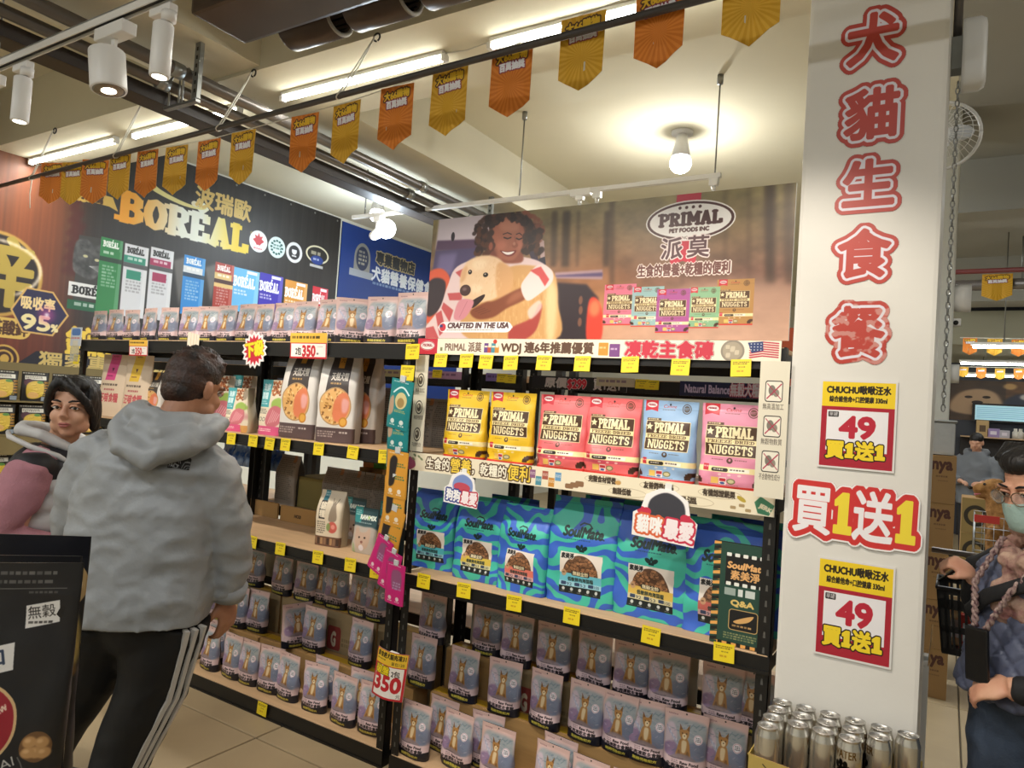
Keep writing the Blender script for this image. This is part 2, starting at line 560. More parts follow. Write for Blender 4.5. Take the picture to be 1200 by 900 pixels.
  e[:, [0, 2]] += ox
  if rot:
   c, sn = math.cos(rot), math.sin(rot)
   e = np.stack([e[:, 0] * c - e[:, 1] * sn, e[:, 0] * sn + e[:, 1] * c, e[:, 2] * c - e[:, 3] * sn, e[:, 2] * sn + e[:, 3] * c], 1)
  e += np.array([x, y, x, y])
  R = max([bold] + [r for r, _ in strokes]) + 3
  x0 = max(0, int(e[:, [0, 2]].min() - R)); x1 = min(self.w, int(e[:, [0, 2]].max() + R) + 1)
  y0 = max(0, int(e[:, [1, 3]].min() - R)); y1 = min(self.h, int(e[:, [1, 3]].max() + R) + 1)
  if x1 <= x0 or y1 <= y0: return self
  m = fill_mask(e - np.array([x0, y0, x0, y0]), y1 - y0, x1 - x0)
  for r, c in strokes:
   self._put(dilate(m, r), c, op, x0, y0)
  mm = dilate(m, bold) if bold else m
  if isinstance(color, np.ndarray) and color.ndim == 3: color = color[y0:y1, x0:x1]
  self._put(mm, color, op, x0, y0)
  return self
 def vtext(self, s, x, y, size, step, color='#000000', **k):
  for i, ch in enumerate(s):
   self.text(ch, x, y + i * step, size, color, anchor='c', **k)
  return self
 def fine(self, x0, y0, x1, y1, rows, color, op=0.8, seed=0, fill=0.62):
  """unreadably small lines of print"""
  rs = random.Random(seed)
  rh = (y1 - y0) / rows
  for r in range(rows):
   x = x0
   end = x1 - rs.random() * (x1 - x0) * 0.25
   while x < end:
    wl = rh * (0.5 + rs.random() * 0.9)
    self.rect(x, y0 + r * rh, min(x + wl, x1), y0 + r * rh + rh * fill, color, op * (0.6 + 0.4 * rs.random()))
    x += wl + rh * 0.3
  return self
 def paste(self, c, x, y, w=None, h=None, op=1.0):
  w = int(w or c.w); h = int(h or c.h); x, y = int(x), int(y)
  yy = np.clip(((np.arange(h) + .5) * c.h / h).astype(int), 0, c.h - 1); xx = np.clip(((np.arange(w) + .5) * c.w / w).astype(int), 0, c.w - 1)
  src = c.a
  if c.h > h * 1.5: src = boxblur(src, max(1, int(c.h / h / 2)), 1)
  sub = src[yy][:, xx]
  X0, Y0, X1, Y1 = max(0, x), max(0, y), min(self.w, x + w), min(self.h, y + h)
  if X1 > X0 and Y1 > Y0:
   d = self.a[Y0:Y1, X0:X1]
   d[:] = d * (1 - op) + sub[Y0 - y:Y1 - y, X0 - x:X1 - x] * op
  return self
 def blur(self, r, n=2):
  self.a = boxblur(self.a, r, n); return self
 def image(self, name):
  im = bpy.data.images.new(name, self.w, self.h, alpha=False)
  px = np.ones((self.h, self.w, 4), np.float32)
  px[..., :3] = np.clip(self.a[::-1], 0, 1)
  im.pixels.foreach_set(px.ravel())
  im.update()
  im.pack()
  return im
# ================================================================ the setting
rnd = random.Random(7)
CEIL = 3.85
WX = -6.6
m_wall = mat('wall_paint', '#d9d6c8', 0.8, noise_amt=0.06, noise_scale=1.5)
m_ceil = mat('ceiling_paint', '#d8d3bd', 0.85, noise_amt=0.07, noise_scale=0.9)
m_ceilg = mat('ceiling_paint_grey', '#a3a49e', 0.85, noise_amt=0.06, noise_scale=0.9)
m_beam = mat('beam_paint', '#d6d1bc', 0.85, noise_amt=0.10, noise_scale=1.2)
m_col = mat('column_paint', '#dedbd3', 0.55, noise_amt=0.05, noise_scale=2.5, bump=0.08, bump_scale=25)
m_slab = mat('floor_concrete', '#a99676', 0.5, noise_amt=0.16, noise_scale=2.2, bump=0.06, bump_scale=12)
m_joint = mat('floor_joint', '#5d5343', 0.9)
m_black = mat('black_steel', '#0f0e0d', 0.45, noise_amt=0.2, noise_scale=30)
m_wood = mat('deck_board', '#cdab84', 0.6, noise_amt=0.16, noise_scale=3.0, stretch=(1.0, 9.0, 9.0))
m_white = mat('white_plastic', '#e4e4e2', 0.4)
m_card = mat('cardboard', '#a5814f', 0.8, noise_amt=0.1, noise_scale=6, bump=0.1, bump_scale=60)
m_cardd = mat('cardboard_edge', '#8a6a3f', 0.85)
m_steel = mat('galvanised_steel', '#9a9c9a', 0.35, metal=0.8)
m_pipe = mat('grey_pipe', '#6f6a66', 0.35, metal=0.55)
m_dark = mat('dark_rubber', '#141414', 0.6)
m_glowb = mat('bulb_glow', '#ffffff', 0.3, emit=14)
m_tube = mat('tube_glow', '#fdfdf2', 0.3, emit=22)
m_whitecord = mat('white_cord', '#d8d6cc', 0.7)
def struct(o):
 o['kind'] = 'structure'
 return o
# floor: cast panels with saw-cut joints between them
fl = struct(MB().box((-6.7, -5.2, -0.2), (6.2, 14.6, -0.008)).build('floor', m_joint))
xs = [-6.7, -5.45, -2.66, 0.128, 2.92, 6.2]
ys = [-5.2, -3.3, -0.52, 2.27, 5.06, 7.85, 10.6, 14.6]
for i in range(len(xs) - 1):
 for j in range(len(ys) - 1):
  mb = MB(); bbox(mb, (xs[i] + .004, ys[j] + .004, -0.04), (xs[i + 1] - .004, ys[j + 1] - .004, 0.0), 0.003)
  mb.build('slab', m_slab, fl)
ce = struct(MB().box((-6.7, -5.2, CEIL), (-0.02, 14.6, CEIL + .12)).build('ceiling', m_ceil))
struct(MB().box((-0.02, -5.2, CEIL), (6.2, 14.6, CEIL + .12)).build('ceiling_right', m_ceilg))
struct(MB().box((WX, 2.53, 3.4), (-0.02, 3.2, CEIL)).build('beam_front', m_beam))
struct(MB().box((-4.0, -5.0, 3.42), (-3.36, 14.0, CEIL)).build('beam_cross', m_beam))
struct(MB().box((-0.02, 6.7, 3.42), (6.1, 7.3, CEIL)).build('beam_right', m_ceilg))
struct(MB().box((-0.02, 10.4, 3.3), (6.1, 10.9, CEIL)).build('beam_far', m_ceilg))
wl = struct(MB().box((WX - .12, -5.2, 0), (WX, 14.6, CEIL)).build('wall_left', m_wall))
struct(MB().box((WX, 14.0, 0), (-1.2, 14.12, CEIL)).build('wall_back', m_wall))
struct(MB().box((6.1, -5.2, 0), (6.2, 14.6, CEIL)).build('wall_right', m_wall))
struct(MB().box((-6.6, -5.3, 0), (6.2, -5.2, CEIL)).build('wall_front', m_wall))
# the white column with the stickers, and the one beyond it
mb = MB(); bbox(mb, (-0.425, 2.36, 0), (-0.036, 2.86, CEIL), 0.012, 0, 2)
COLM = struct(mb.build('column', m_col))
mb = MB(); bbox(mb, (-0.5, 5.6, 0), (0.012, 6.0, CEIL), 0.012, 0, 2)
struct(mb.build('column_rear', mat('column_grey', '#c4c6c0', 0.6, noise_amt=0.06, noise_scale=2)))
# ---------------------------------------------------------------- the big wall graphic
SC = 240
Y0, Y1, Z0, Z1 = 1.9, 6.33, 1.42, 3.83
def wp(px, py):
 p = onX(px, py, WX)
 return ((p.y - Y0) * SC, (Z1 - p.z) * SC)
def wall_graphic():
 W, H = int((Y1 - Y0) * SC), int((Z1 - Z0) * SC)
 c = Canvas(W, H, '#4a2c1c')
 # brown sunset glow on the left, dark timber on the right
 t = np.linspace(0, 1, W)[None, :, None]; u = np.linspace(0, 1, H)[:, None, None]
 left = np.array(hexc('#452e1e')) * (1 - u) + np.array(hexc('#5e2217')) * u
 glow = np.exp(-(((t - .2) / .13) ** 2 + ((u - .42) / .4) ** 2))
 left = left * (1 - glow * .75) + np.array(hexc('#8f4c24')) * glow * .75
 dark = np.array(hexc('#2b2827')) + 0 * u
 k = 1 / (1 + np.exp(-(t - .30) * 60))
 c.a[:] = left * (1 - k) + dark * k
 streak = vnoise(H, W, 7, 900, 3)[..., None]
 c.a *= 0.82 + 0.36 * streak
 for i in range(30):                          # pine trees in the haze
  x, y = wp(85 + (i % 5) * 2.2, 320 - i * 3.0)
  c.ell(x, y, 5 + (30 - i) * .7, 8, '#4a1512', .35, 2)
 # the gold ring with the single large character
 cx, cy = wp(-6, 320)
 c.ell(cx, cy, 84, 84, '#c9a24c', .9, 1).ell(cx, cy, 77, 77, '#241a17', 1, 1)
 c.text('鋅', cx - 70, cy + 48, 104, '#b59d45', bold=4)
 a = np.linspace(-.6, 1.2, 24)
 c.line([(cx + 70 * math.cos(q * 1.6) * (1.2 + q * .2) - 6, cy - 10 - 56 * math.sin(q * 1.6)) for q in a], 5, '#fff1d8', .8, 2)
 gx, gy = wp(8, 384)
 c.rect(gx - 60, gy - 20, gx + 42, gy + 20, '#d9b65c', 1, 18)
 c.text('胺基酸鋅', gx - 54, gy + 11, 22, '#4c2c16', bold=1, w=90)
 # hexagon
 hx = [wp(*p) for p in ((11, 362), (30, 336), (62, 342), (80, 370), (61, 394), (25, 389))]
 c.poly(hx, '#d0a860'); m = np.mean(hx, 0)
 c.poly([m + (np.array(p) - m) * .92 for p in hx], '#241f45')
 x, y = wp(24, 358); c.text('吸收率', x, y + 2, 20, '#e9cf93', bold=1.3, w=62)
 x, y = wp(24, 383); c.text('95', x, y + 2, 30, '#e9d9a0', bold=2.0, w=52); c.text('%', x + 55, y + 2, 15, '#e9d9a0', bold=.8)
 x, y = wp(54, 369); c.ell(x, y, 16, 16, '#d64ca0', .5, 6).ell(x, y, 4, 4, '#ffffff', .9, 2)
 x, y = wp(76, 412); c.text('鋅', x, y, 46, '#e5c247', bold=3, strokes=((6, '#4a2c12'),))
 c.text('胺', x + 40, y + 12, 46, '#e5c247', bold=3, strokes=((6, '#4a2c12'),))
 # award rosette
 x, y = wp(96, 208)
 for i in range(26):
  q = i * math.pi / 13
  c.ell(x + 44 * math.cos(q), y + 44 * math.sin(q), 8, 8, '#c5a24e')
 c.ell(x, y, 44, 44, '#c5a24e').ell(x, y, 39, 39, '#262324')
 c.text('GOLD', x, y + 6, 22, '#e6c566', anchor='c', bold=1)
 c.poly([(x - 66, y + 24), (x + 66, y + 24), (x + 80, y + 52), (x + 60, y + 46), (x - 60, y + 46), (x - 80, y + 52)], '#c8a551')
 c.text('強力推薦', x, y + 43, 15, '#3a2410', anchor='c', bold=.8, w=92)
 # wordmark
 bx, by = wp(133, 256); ex, _ = wp(290, 293)
 G = np.zeros((H, W, 3)); tt = np.clip((np.arange(W) - bx) / (ex - bx), 0, 1)[None, :, None]
 g0, g1, g2 = (np.array(hexc(q)) for q in ('#e09a2c', '#e2e6dc', '#e3c531'))
 G[:] = np.where(tt < .5, g0 + (g1 - g0) * np.clip((tt - .1) / .35, 0, 1), g1 + (g2 - g1) * np.clip((tt - .6) / .3, 0, 1))
 c.text('BORÉAL', bx, by, 66, G, w=ex - bx, slab=(0.7, 0.27), bold=1)
 c.text('®', ex + 2, by - 52, 9, '#c9a24c')
 kx, ky = wp(235, 200)
 c.spline([(bx + 70, by - 92), (bx + 78, by - 120), (bx + 92, by - 98), (bx + 150, by - 84), (bx + 205, by - 82), (bx + 222, by - 96), (bx + 214, by - 78), (bx + 150, by - 74)], '#d8cf8c')
 c.ell(bx + 190, by - 86, 10, 7, '#d8d2b8').ell(bx + 199, by - 95, 5, 6, '#d8d2b8')
 x, y = wp(228, 237); x2, _ = wp(293, 250)
 c.text('波瑞歐', x, y + 4, 40, '#cfb269', bold=1.8, w=x2 - x)
 # seals
 for px, py, col, inner in ((302, 283, '#e6e8ea', '#c0303a'), (323.5, 290, '#cfe0e2', '#2e5a58'), (344, 296, '#d8d8dc', '#2c2c30')):
  x, y = wp(px, py)
  c.ell(x, y, 29, 29, col)
  if inner == '#c0303a':
   c.poly([(x + r * math.sin(q), y - 3 - r * math.cos(q)) for q, r in ((0, 20), (.35, 11), (.8, 18), (1.1, 11), (1.6, 18), (2.2, 12), (2.8, 14), (3.14, 12), (3.5, 14), (4.1, 12), (4.7, 18), (5.2, 11), (5.5, 18), (5.95, 11))], inner)
   c.fine(x - 14, y + 17, x + 16, y + 23, 1, inner)
  elif inner == '#2e5a58':
   for q in range(12):
    c.ell(x + 18 * math.cos(q * .52), y + 18 * math.sin(q * .52), 4, 3, inner)
   c.fine(x - 12, y - 8, x + 14, y + 8, 2, inner)
  else:
   c.ell(x, y, 20, 20, inner).ell(x, y - 4, 9, 10, col).rect(x - 12, y - 14, x + 12, y - 8, inner); c.rect(x - 8, y + 8, x + 8, y + 12, col)
 x, y = wp(371, 301)
 c.ell(x, y - 6, 44, 26, '#d9d2b4').ell(x, y - 6, 38, 21, '#262422').fine(x - 24, y - 14, x + 26, y + 2, 1, '#d9d2b4')
 c.ell(x, y + 10, 24, 13, '#243c86').fine(x - 15, y + 5, x + 16, y + 15, 1, '#e6e6ee').rect(x - 26, y + 24, x + 24, y + 32, '#d8d8d8', .8)
 # photo band with the cat and the dog heads
 pa = [wp(*p) for p in ((92, 275), (120, 280), (120, 352), (84, 354))]
 c.poly(pa, '#3a3836')
 nz = vnoise(H, W, 14, 14, 9)[..., None]
 x, y = wp(104, 300)
 c.spline([(x - 32, y + 30), (x - 30, y - 22), (x - 10, y - 34), (x + 12, y - 24), (x + 34, y - 36), (x + 34, y + 8), (x + 12, y + 48), (x - 18, y + 44)], np.clip(.15 + .35 * nz + np.zeros((H, W, 3)), 0, 1), 1, 1)
 c.ell(x - 8, y + 2, 5, 3, '#b9b48c').ell(x + 16, y + 6, 5, 3, '#b9b48c')
 for i in range(6): c.line([(x + 2, y + 22), (x + 40, y + 14 + i * 5)], 1, '#d8d8d8', .5)
 x, y = wp(99, 340); c.rect(x - 34, y - 14, x + 58, y + 16, '#dcdcdc').text('BORÉAL', x - 28, y + 10, 17, '#1c1c1c', w=80, slab=(.65, .25)).rect(x - 34, y + 24, x + 64, y + 44, '#1d5a3c').fine(x - 20, y + 28, x + 30, y + 40, 1, '#e0e0e0')
 # the row of packages
 packs = [(131, 280, 346, 26, '#2f7c46', '#2f7c46', '#c8d8cc'), (160, 288, 352, 28, '#d3d4da', '#2f8a72', '#e8e8ee'), (190, 292, 356, 27, '#d3d4da', '#a03058', '#e8e8ee'), (228, 301, 351, 25, '#2f86d0', '#d8dce0', '#2a6cb4'), (263, 309, 351, 22, '#a4382c', '#d8b878', '#7c2f24'), (289, 316, 349, 30, '#64aede', '#64aede', '#64aede'), (318, 322, 350, 27, '#3a2fa4', '#3a2fa4', '#3a2fa4'), (347, 330, 350, 26, '#c98a3a', '#c98a3a', '#c98a3a'), (375, 337, 352, 18, '#c42f3c', '#c42f3c', '#c42f3c')]
 for i, (px, y0p, y1p, wpx, ca, cb, cc) in enumerate(packs):
  x, ya = wp(px, y0p); _, yb = wp(px, y1p)
  x2, _ = wp(px + wpx / 2, y0p); hw = (x2 - x)
  if 2 <= i <= 5:                           # pale husky fur between packs
   c.poly([(x + hw, ya + 20), (x + hw * 2.4, ya), (x + hw * 1.8, yb)], '#8d8a86', .6, 3)
  c.rect(x - hw, ya, x + hw, yb + 40, ca)
  c.poly([(x + hw * .75, ya), (x + hw, ya), (x + hw, yb + 40), (x + hw * .6, yb + 40)], '#ffffff', .18)
  small = i in (0, 1, 2, 3, 4)
  c.text('BORÉAL', x - hw * (.8 if small else 1.0), ya + (20 if small else 48), 13 if small else 26, '#1d1d1d' if ca == '#d3d4da' else '#f0f0f0', w=hw * (1.45 if small else 1.7), slab=(.65, .26))
  if small:
   c.rect(x - hw, ya + 26, x + hw * .8, ya + 42, cb).fine(x - hw * .7, ya + 29, x + hw * .6, ya + 39, 1, '#f4f4f4')
   c.rect(x - hw, ya + 42, x + hw, ya + 52, '#1e1e20', .7)
   c.fine(x - hw * .7, ya + 60, x + hw * .55, ya + 110, 7, '#e8e8e8' if ca != '#d3d4da' else '#6a6a70', .5, i)
   if ca == '#d3d4da': c.rect(x - hw * .7, ya + 58, x + hw * .5, ya + 78, cb)
   if i == 4: c.rect(x - hw, ya + 52, x + hw, ya + 62, '#d8b878')
  else:
   c.rect(x, ya + 3, x + hw * .8, ya + 11, '#e6e6ee').fine(x - hw * .9, ya + 56, x + hw * .1, ya + 72, 2, '#e4e4e4')
 # lower ribbon
 ra = wp(20, 425); rb = wp(42, 411); rc = (W, rb[1] + 6); rd = (W, rb[1] + 66); re_ = wp(42, 434)
 c.poly([ra, rb, rc, rd, re_], '#1c1a26')
 x, y = wp(44, 430); c.text('獨家專利礦物質鋅', x, y + 2, 30, '#cdb26a', w=380, bold=1.1)
 x, y = wp(3, 420); c.ell(x, y, 28, 28, '#c9a24c').ell(x, y, 24, 24, '#40221a').ell(x, y, 18, 18, '#c9a24c').ell(x, y, 14, 14, '#40221a').ell(x + 2, y, 8, 9, '#c9a24c')
 return c
mb = MB()
mb.add([(WX + .012, Y0, Z0), (WX + .012, Y1, Z0), (WX + .012, Y1, Z1), (WX + .012, Y0, Z1), (WX + .002, Y0, Z0), (WX + .002, Y1, Z0), (WX + .002, Y1, Z1), (WX + .002, Y0, Z1)],
  [(0, 1, 2, 3), (1, 0, 4, 5), (2, 1, 5, 6), (3, 2, 6, 7), (0, 3, 7, 4), (5, 4, 7, 6)], [0, 1, 1, 1, 1, 1], [[(0, 0), (1, 0), (1, 1), (0, 1)]] + [None] * 5)
wg = mb.build('wall_banner', [print_mat('wall_graphic_print', wall_graphic(), 0.5), m_dark])
tag(wg, 'big dark brown printed wall banner with large gold and silver lettering', 'banner')
g = MB()
for i in range(12):
 g = MB(); g.cyl((WX + .012, 2.2 + i * .37, Z1 - .04), 0.012, 0.003, 10, 0, (1, 0, 0))
 g.build('eyelet', m_steel, wg)
def blue_graphic():
 c = Canvas(600, 520, '#12306f')
 c.grad('#153a86', '#0e2a66')
 c.ell(90, 86, 34, 44, '#8a8a86').rect(56, 86, 124, 124, '#8a8a86').ell(90, 86, 26, 34, '#2a3350').fine(74, 64, 108, 108, 4, '#c9c2a4').rect(40, 120, 140, 140, '#9aa0ac')
 c.text('專業寵物店', 150, 84, 28, '#30343c', bold=1.5, strokes=((5, '#b9a878'),), w=180)
 c.text('犬貓營養保健食品', 134, 134, 32, '#dfe4ec', bold=2, w=330)
 c.fine(140, 142, 470, 154, 1, '#9ab0d0')
 return c
mb = MB()
mb.add([(WX + .012, 6.36, Z0), (WX + .012, 9.0, Z0), (WX + .012, 9.0, Z1 - .02), (WX + .012, 6.36, Z1 - .02), (WX + .002, 6.36, Z0), (WX + .002, 9.0, Z0), (WX + .002, 9.0, Z1 - .02), (WX + .002, 6.36, Z1 - .02)],
  [(0, 1, 2, 3), (1, 0, 4, 5), (2, 1, 5, 6), (3, 2, 6, 7), (0, 3, 7, 4), (5, 4, 7, 6)], [0, 1, 1, 1, 1, 1], [[(0, 0), (1, 0), (1, 1), (0, 1)]] + [None] * 5)
bg_ = mb.build('wall_banner', [print_mat('blue_graphic_print', blue_graphic(), 0.5), m_dark])
tag(bg_, 'plain deep blue wall banner with a small white emblem near its top', 'banner')
# ---------------------------------------------------------------- lamps under the front beam
for i, (xa, xb) in enumerate(((-6.56, -5.28), (-5.06, -3.88), (-3.48, -2.26), (-1.98, -0.76))):
 t = empty('tube_lamp', ((xa + xb) / 2, 2.8, 3.4))
 tag(t, ['fluorescent tube lamp nearest the dark wall banner under the front beam', 'second fluorescent tube lamp from the dark wall banner, left of the pipes', 'fluorescent tube lamp just right of the grey pipes', 'fluorescent tube lamp farthest right under the front beam, towards the column'][i], 'lamp', 'tube lamps under the front beam')
 h = (xb - xa) / 2
 mb = MB(); bbox(mb, (-h, -.022, -.022), (h, .022, 0), .003); mb.build('housing', m_white, t)
 MB().tube([(-h + .02, 0, -.037), (h - .02, 0, -.037)], .015, 10).build('tube', m_tube, t)
 for s in (-1, 1):
  MB().box((s * h - .012, -.018, -.052), (s * h + .012, .018, -.02)).build('end_cap', m_white, t)
# cable linking them
cb = MB().tube([(-2.26, 2.8, 3.39), (-2.12, 2.8, 3.375), (-1.98, 2.8, 3.39)], .004, 6).build('lamp_cable', m_whitecord)
tag(cb, 'thin cable strung between the two tube lamps right of the pipes', 'cable')
# ---------------------------------------------------------------- pipes on hangers
# wide dark cable tray plus two grey conduits running along the cross beam
tray = MB(); tray.box((-3.86, -2.0, 3.13), (-3.72, 9.0, 3.16)); tray.box((-3.865, -2.0, 3.13), (-3.855, 9.0, 3.2)); tray.box((-3.725, -2.0, 3.13), (-3.715, 9.0, 3.2))
tag(tray.build('cable_tray', mat('tray_brown', '#37302c', 0.5)), 'dark cable tray running under the ceiling beside two grey conduits', 'cable tray')
for k, (x, z, lab) in enumerate(((-3.65, 3.215, 'grey ceiling conduit nearest the dark cable tray'), (-3.53, 3.26, 'grey ceiling conduit farther from the cable tray, on the outer side'))):
 p = MB().tube([(x, -2, z), (x, 9, z)], .030 if k == 0 else .034, 14).build('conduit', m_pipe)
 tag(p, lab, 'pipe', 'conduits under the ceiling')
 for y in (1.0, 2.15, 4.2, 6.0):
  MB().tube([(x, y - .03, z), (x, y + .03, z)], .041, 14).build('coupling', m_steel, p)
for i, (y, zt) in enumerate(((2.22, 3.42), (5.05, 3.42))):
 h = empty('pipe_hanger', (-3.45, y, zt))
 tag(h, ['perforated steel hanger strut holding the pipes, near the front beam', 'perforated steel hanger strut holding the pipes, behind the front beam'][i], 'hanger')
 s = MB(); s.box((-.02, -.012, -.30), (.02, -.008, 0)); s.box((-.022, -.012, -.30), (-.018, .012, 0)); s.box((.018, -.012, -.30), (.022, .012, 0)); s.build('strut', m_steel, h)
 MB().box((-.27, -.014, -.32), (.02, .014, -.305)).build('crossbar', m_steel, h)
 for x in (-.2, -.08):
  MB().tube([(x - .045, 0, -.3), (x - .045, 0, -.16), (x, 0, -.12), (x + .045, 0, -.16), (x + .045, 0, -.3)], .006, 6).build('clamp', m_steel, h)
 for k in range(6):
  MB().box((-.006, -.0135, -.27 + k * .045), (.006, -.0125, -.25 + k * .045)).build('slot', m_dark, h)
# ---------------------------------------------------------------- brown boxed ceiling unit with three fluted cylinders
m_brown = mat('bronze_sheet', '#4d4039', 0.35, metal=0.35, noise_amt=0.2, noise_scale=3)
t = empty('ceiling_unit', (-2.3, 2.0, 3.3))
tag(t, 'brown boxed ceiling unit with a row of open fluted cylinders beside it', 'ceiling unit')
mb = MB(); bbox(mb, (-.72, -.12, 0), (1.6, .18, .16), .02, 0, 2); mb.build('case', m_brown, t)
for x in (-.5, .9): MB().tube([(x, .05, .16), (x, .05, .5)], .012, 8).build('rod', m_steel, t)
for k in range(4):
 x0 = -.55 + k * .43
 rr = .098
 mb = MB()
 n = 24
 ro = [[Vector((x, .315 + r * math.cos(q * 2 * math.pi / n), .10 + r * math.sin(q * 2 * math.pi / n))) for q in range(n)] for x, r in ((x0, rr * .98), (x0 + .005, rr), (x0 + .33, rr), (x0 + .33, rr * .78), (x0 + .10, rr * .6), (x0 + .10, .004))]
 mb.loft(ro, [0] * (n * 3) + [1] * (n * 2) + [0, 0] if False else 0, True)
 cy = mb.build('cylinder', m_brown, t)
 MB().tube([(x0 + .329, .315 + rr * .89 * math.cos(q), .10 + rr * .89 * math.sin(q)) for q in np.linspace(0, 6.283, 25)], rr * .11, 6).build('rim', mat('rim_grey', '#8c8880', .5), cy)
 for q in range(14):
  a = q * 2 * math.pi / 14
  MB().box((x0 + .11, .315 + rr * .7 * math.cos(a) - .003, .10 + rr * .7 * math.sin(a) - .003), (x0 + .322, .315 + rr * .7 * math.cos(a) + .003, .10 + rr * .7 * math.sin(a) + .003)).build('flute', m_dark, cy)
MB().tube([(-.05, .3, .10), (.05, .36, .09), (.3, .44, .12), (.6, .44, .16), (.9, .36, .22)], .009, 8).build('cable', m_dark, t)
mb = MB(); mb.tube([(-.17, .3, .1), (-.1, .3, .1), (-.06, .3, .1)], [.02, .03, .018], 12); mb.build('lamp_socket', mat('socket_cream', '#cfc7b4', .5), t)
# ---------------------------------------------------------------- track with spot heads, top left
t = empty('track_rail', (-2.6, 1.45, 3.0))
tag(t, 'white ceiling track rail crossing the upper left corner', 'rail')
mb = MB(); mb.box((-1.9, -.018, 0), (4.2, -.013, .034)); mb.box((-1.9, .013, 0), (4.2, .018, .034)); mb.box((-1.9, -.018, .03), (4.2, .018, .035)); mb.build('channel', m_white, t)
MB().box((-1.9, -.012, .012), (4.2, .012, .03)).build('conductor', m_dark, t)
for x in (-1.2, .0, 1.3, 2.8):
 MB().tube([(x, 0, .03), (x, 0, .85)], .005, 6).build('rod', m_steel, t)
def spot_slim(px, py):
 p = onY(px, py, 1.5)
 o = empty('track_spotlight', (p.x, 1.47, 2.995))
 mb = MB(); bbox(mb, (-.075, -.017, -.03), (.055, .017, 0), .003); mb.build('adapter', m_white, o)
 MB().cyl((.03, 0, -.062), .026, .035, 16).build('swivel', m_white, o)
 b = MB(); n = 20
 b.tube([(.0, 0, -.065), (.0, 0, -.07), (.0, 0, -.26), (.0, 0, -.265)], [.032, .036, .036, .033], 20); hd = b.build('head', m_white, o)
 MB().cyl((0, 0, -.2665), .026, .001, 18).build('lens', mat('spot_lens', '#fff3dc', .3, emit=6), hd)
 return o
def spot_wide(px, py, tilt):
 p = onY(px, py, 1.5)
 o = empty('track_spotlight', (p.x, 1.47, 2.995))
 mb = MB(); bbox(mb, (-.10, -.03, -.05), (.10, .03, 0), .003); mb.build('adapter', m_white, o)
 MB().box((-.012, -.006, -.10), (.012, .006, -.05)).build('arm', m_white, o)
 a = Vector((-math.sin(tilt) * .2, .05, -1)).normalized()
 c = Vector((-.05, 0, -.09))
 b = MB(); b.tube([c, c - a * -.004, c + a * .155, c + a * .16], [.062, .066, .066, .064], 24); hd = b.build('head', m_white, o)
 MB().tube([c + a * .1601, c + a * .162], [.058, .050], 24).build('reflector', mat('reflector', '#8f8a80', .25, metal=.6), hd)
 MB().tube([c + a * .1622, c + a * .163], [.028, .028], 16).build('lens', mat('spot_lens', '#fff3dc', .3, emit=6), hd)
 return o
for o, lab in ((spot_slim(36, 95), 'slim white cylinder spotlight on the track, second from the left'), (spot_slim(201, 30), 'slim white cylinder spotlight on the track beside the brown ceiling unit'),
    (spot_wide(143, 52, -.9), 'wide white drum spotlight tilted on the track between two slim ones'), (spot_wide(-4, 100, .6), 'wide white drum spotlight on the track, cut by the left edge')):
 tag(o, lab, 'spotlight', 'spotlights on the white track')
# ---------------------------------------------------------------- second track with bulbs behind the poster
RY = 4.5
t = empty('track_rail', (-3.0, RY, 3.17))
tag(t, 'thin white track rail hung on rods behind the poster', 'rail')
MB().box((-1.54, -.016, 0), (1.70, .016, .03)).build('channel', m_white, t)
for x in (-1.4, .18, 1.66):
 MB().tube([(x, 0, .03), (x, 0, .66)], .006, 6).build('rod', m_steel, t)
 MB().cyl((x, 0, .62), .02, .06, 10).build('anchor', m_steel, t)
mb = MB(); bbox(mb, (.62, -.02, -.02), (.78, .02, .032), .004); mb.build('joint', m_white, t)
for px, py, lab in ((455, 270, 'round glowing bulb in an adjustable holder on the left end of the rear track'), (443, 245, 'glowing bulb in a conical holder on the ceiling near the blue banner')):
 if py == 270:
  p = onY(px, py, RY)
  o = empty('bulb_lamp', (p.x, RY, p.z))
  mb = MB(); mb.ell((.02, -.05, 0), (.082, .082, .082)); mb.build('bulb', m_glowb, o)
  mb = MB(); mb.tube([(-.20, .02, -.03), (-.17, .015, -.028), (-.05, -.03, -.005)], [.035, .042, .05], 14); mb.build('holder', m_white, o)
  MB().box((-.14, -.012, -.02), (-.11, .012, 3.17 - p.z)).build('arm', m_white, o)
  mb = MB(); bbox(mb, (-.17, -.02, 3.12 - p.z), (-.09, .02, 3.17 - p.z), .003); mb.build('adapter', m_white, o)
  lamp('bulb_light', 'POINT', (p.x + .02, RY - .06, p.z - .16), 40, (.74, .88, 1.0), size=.06)
  tag(o, lab, 'lamp')
bl = []
for (px, py, x, y, lab) in ((443, 240, None, 5.69, 'glowing bulb in a conical ceiling holder near the blue wall banner'), (797, 200, None, 5.3, 'glowing bulb in a white ceiling holder above the poster, near the column')):
 p = onY(px, py, y)
 o = empty('ceiling_bulb', (p.x, y, CEIL))
 MB().cyl((0, 0, -.02), .085, .02, 20).build('rose', m_white, o)
 mb = MB(); mb.tube([(0, 0, -.02), (0, 0, -.06), (0, 0, -.2)], [.035, .045, .075], 16); mb.build('holder', m_white, o)
 mb = MB(); mb.ell((0, 0, -.25), (.085, .085, .08)); mb.build('bulb', m_glowb, o)
 lamp('bulb_light', 'POINT', (p.x, y, CEIL - .40), 40, (.74, .88, 1.0) if px < 600 else (1, .97, .9), size=.06)
 tag(o, lab, 'lamp', 'bulbs on the ceiling behind the poster')
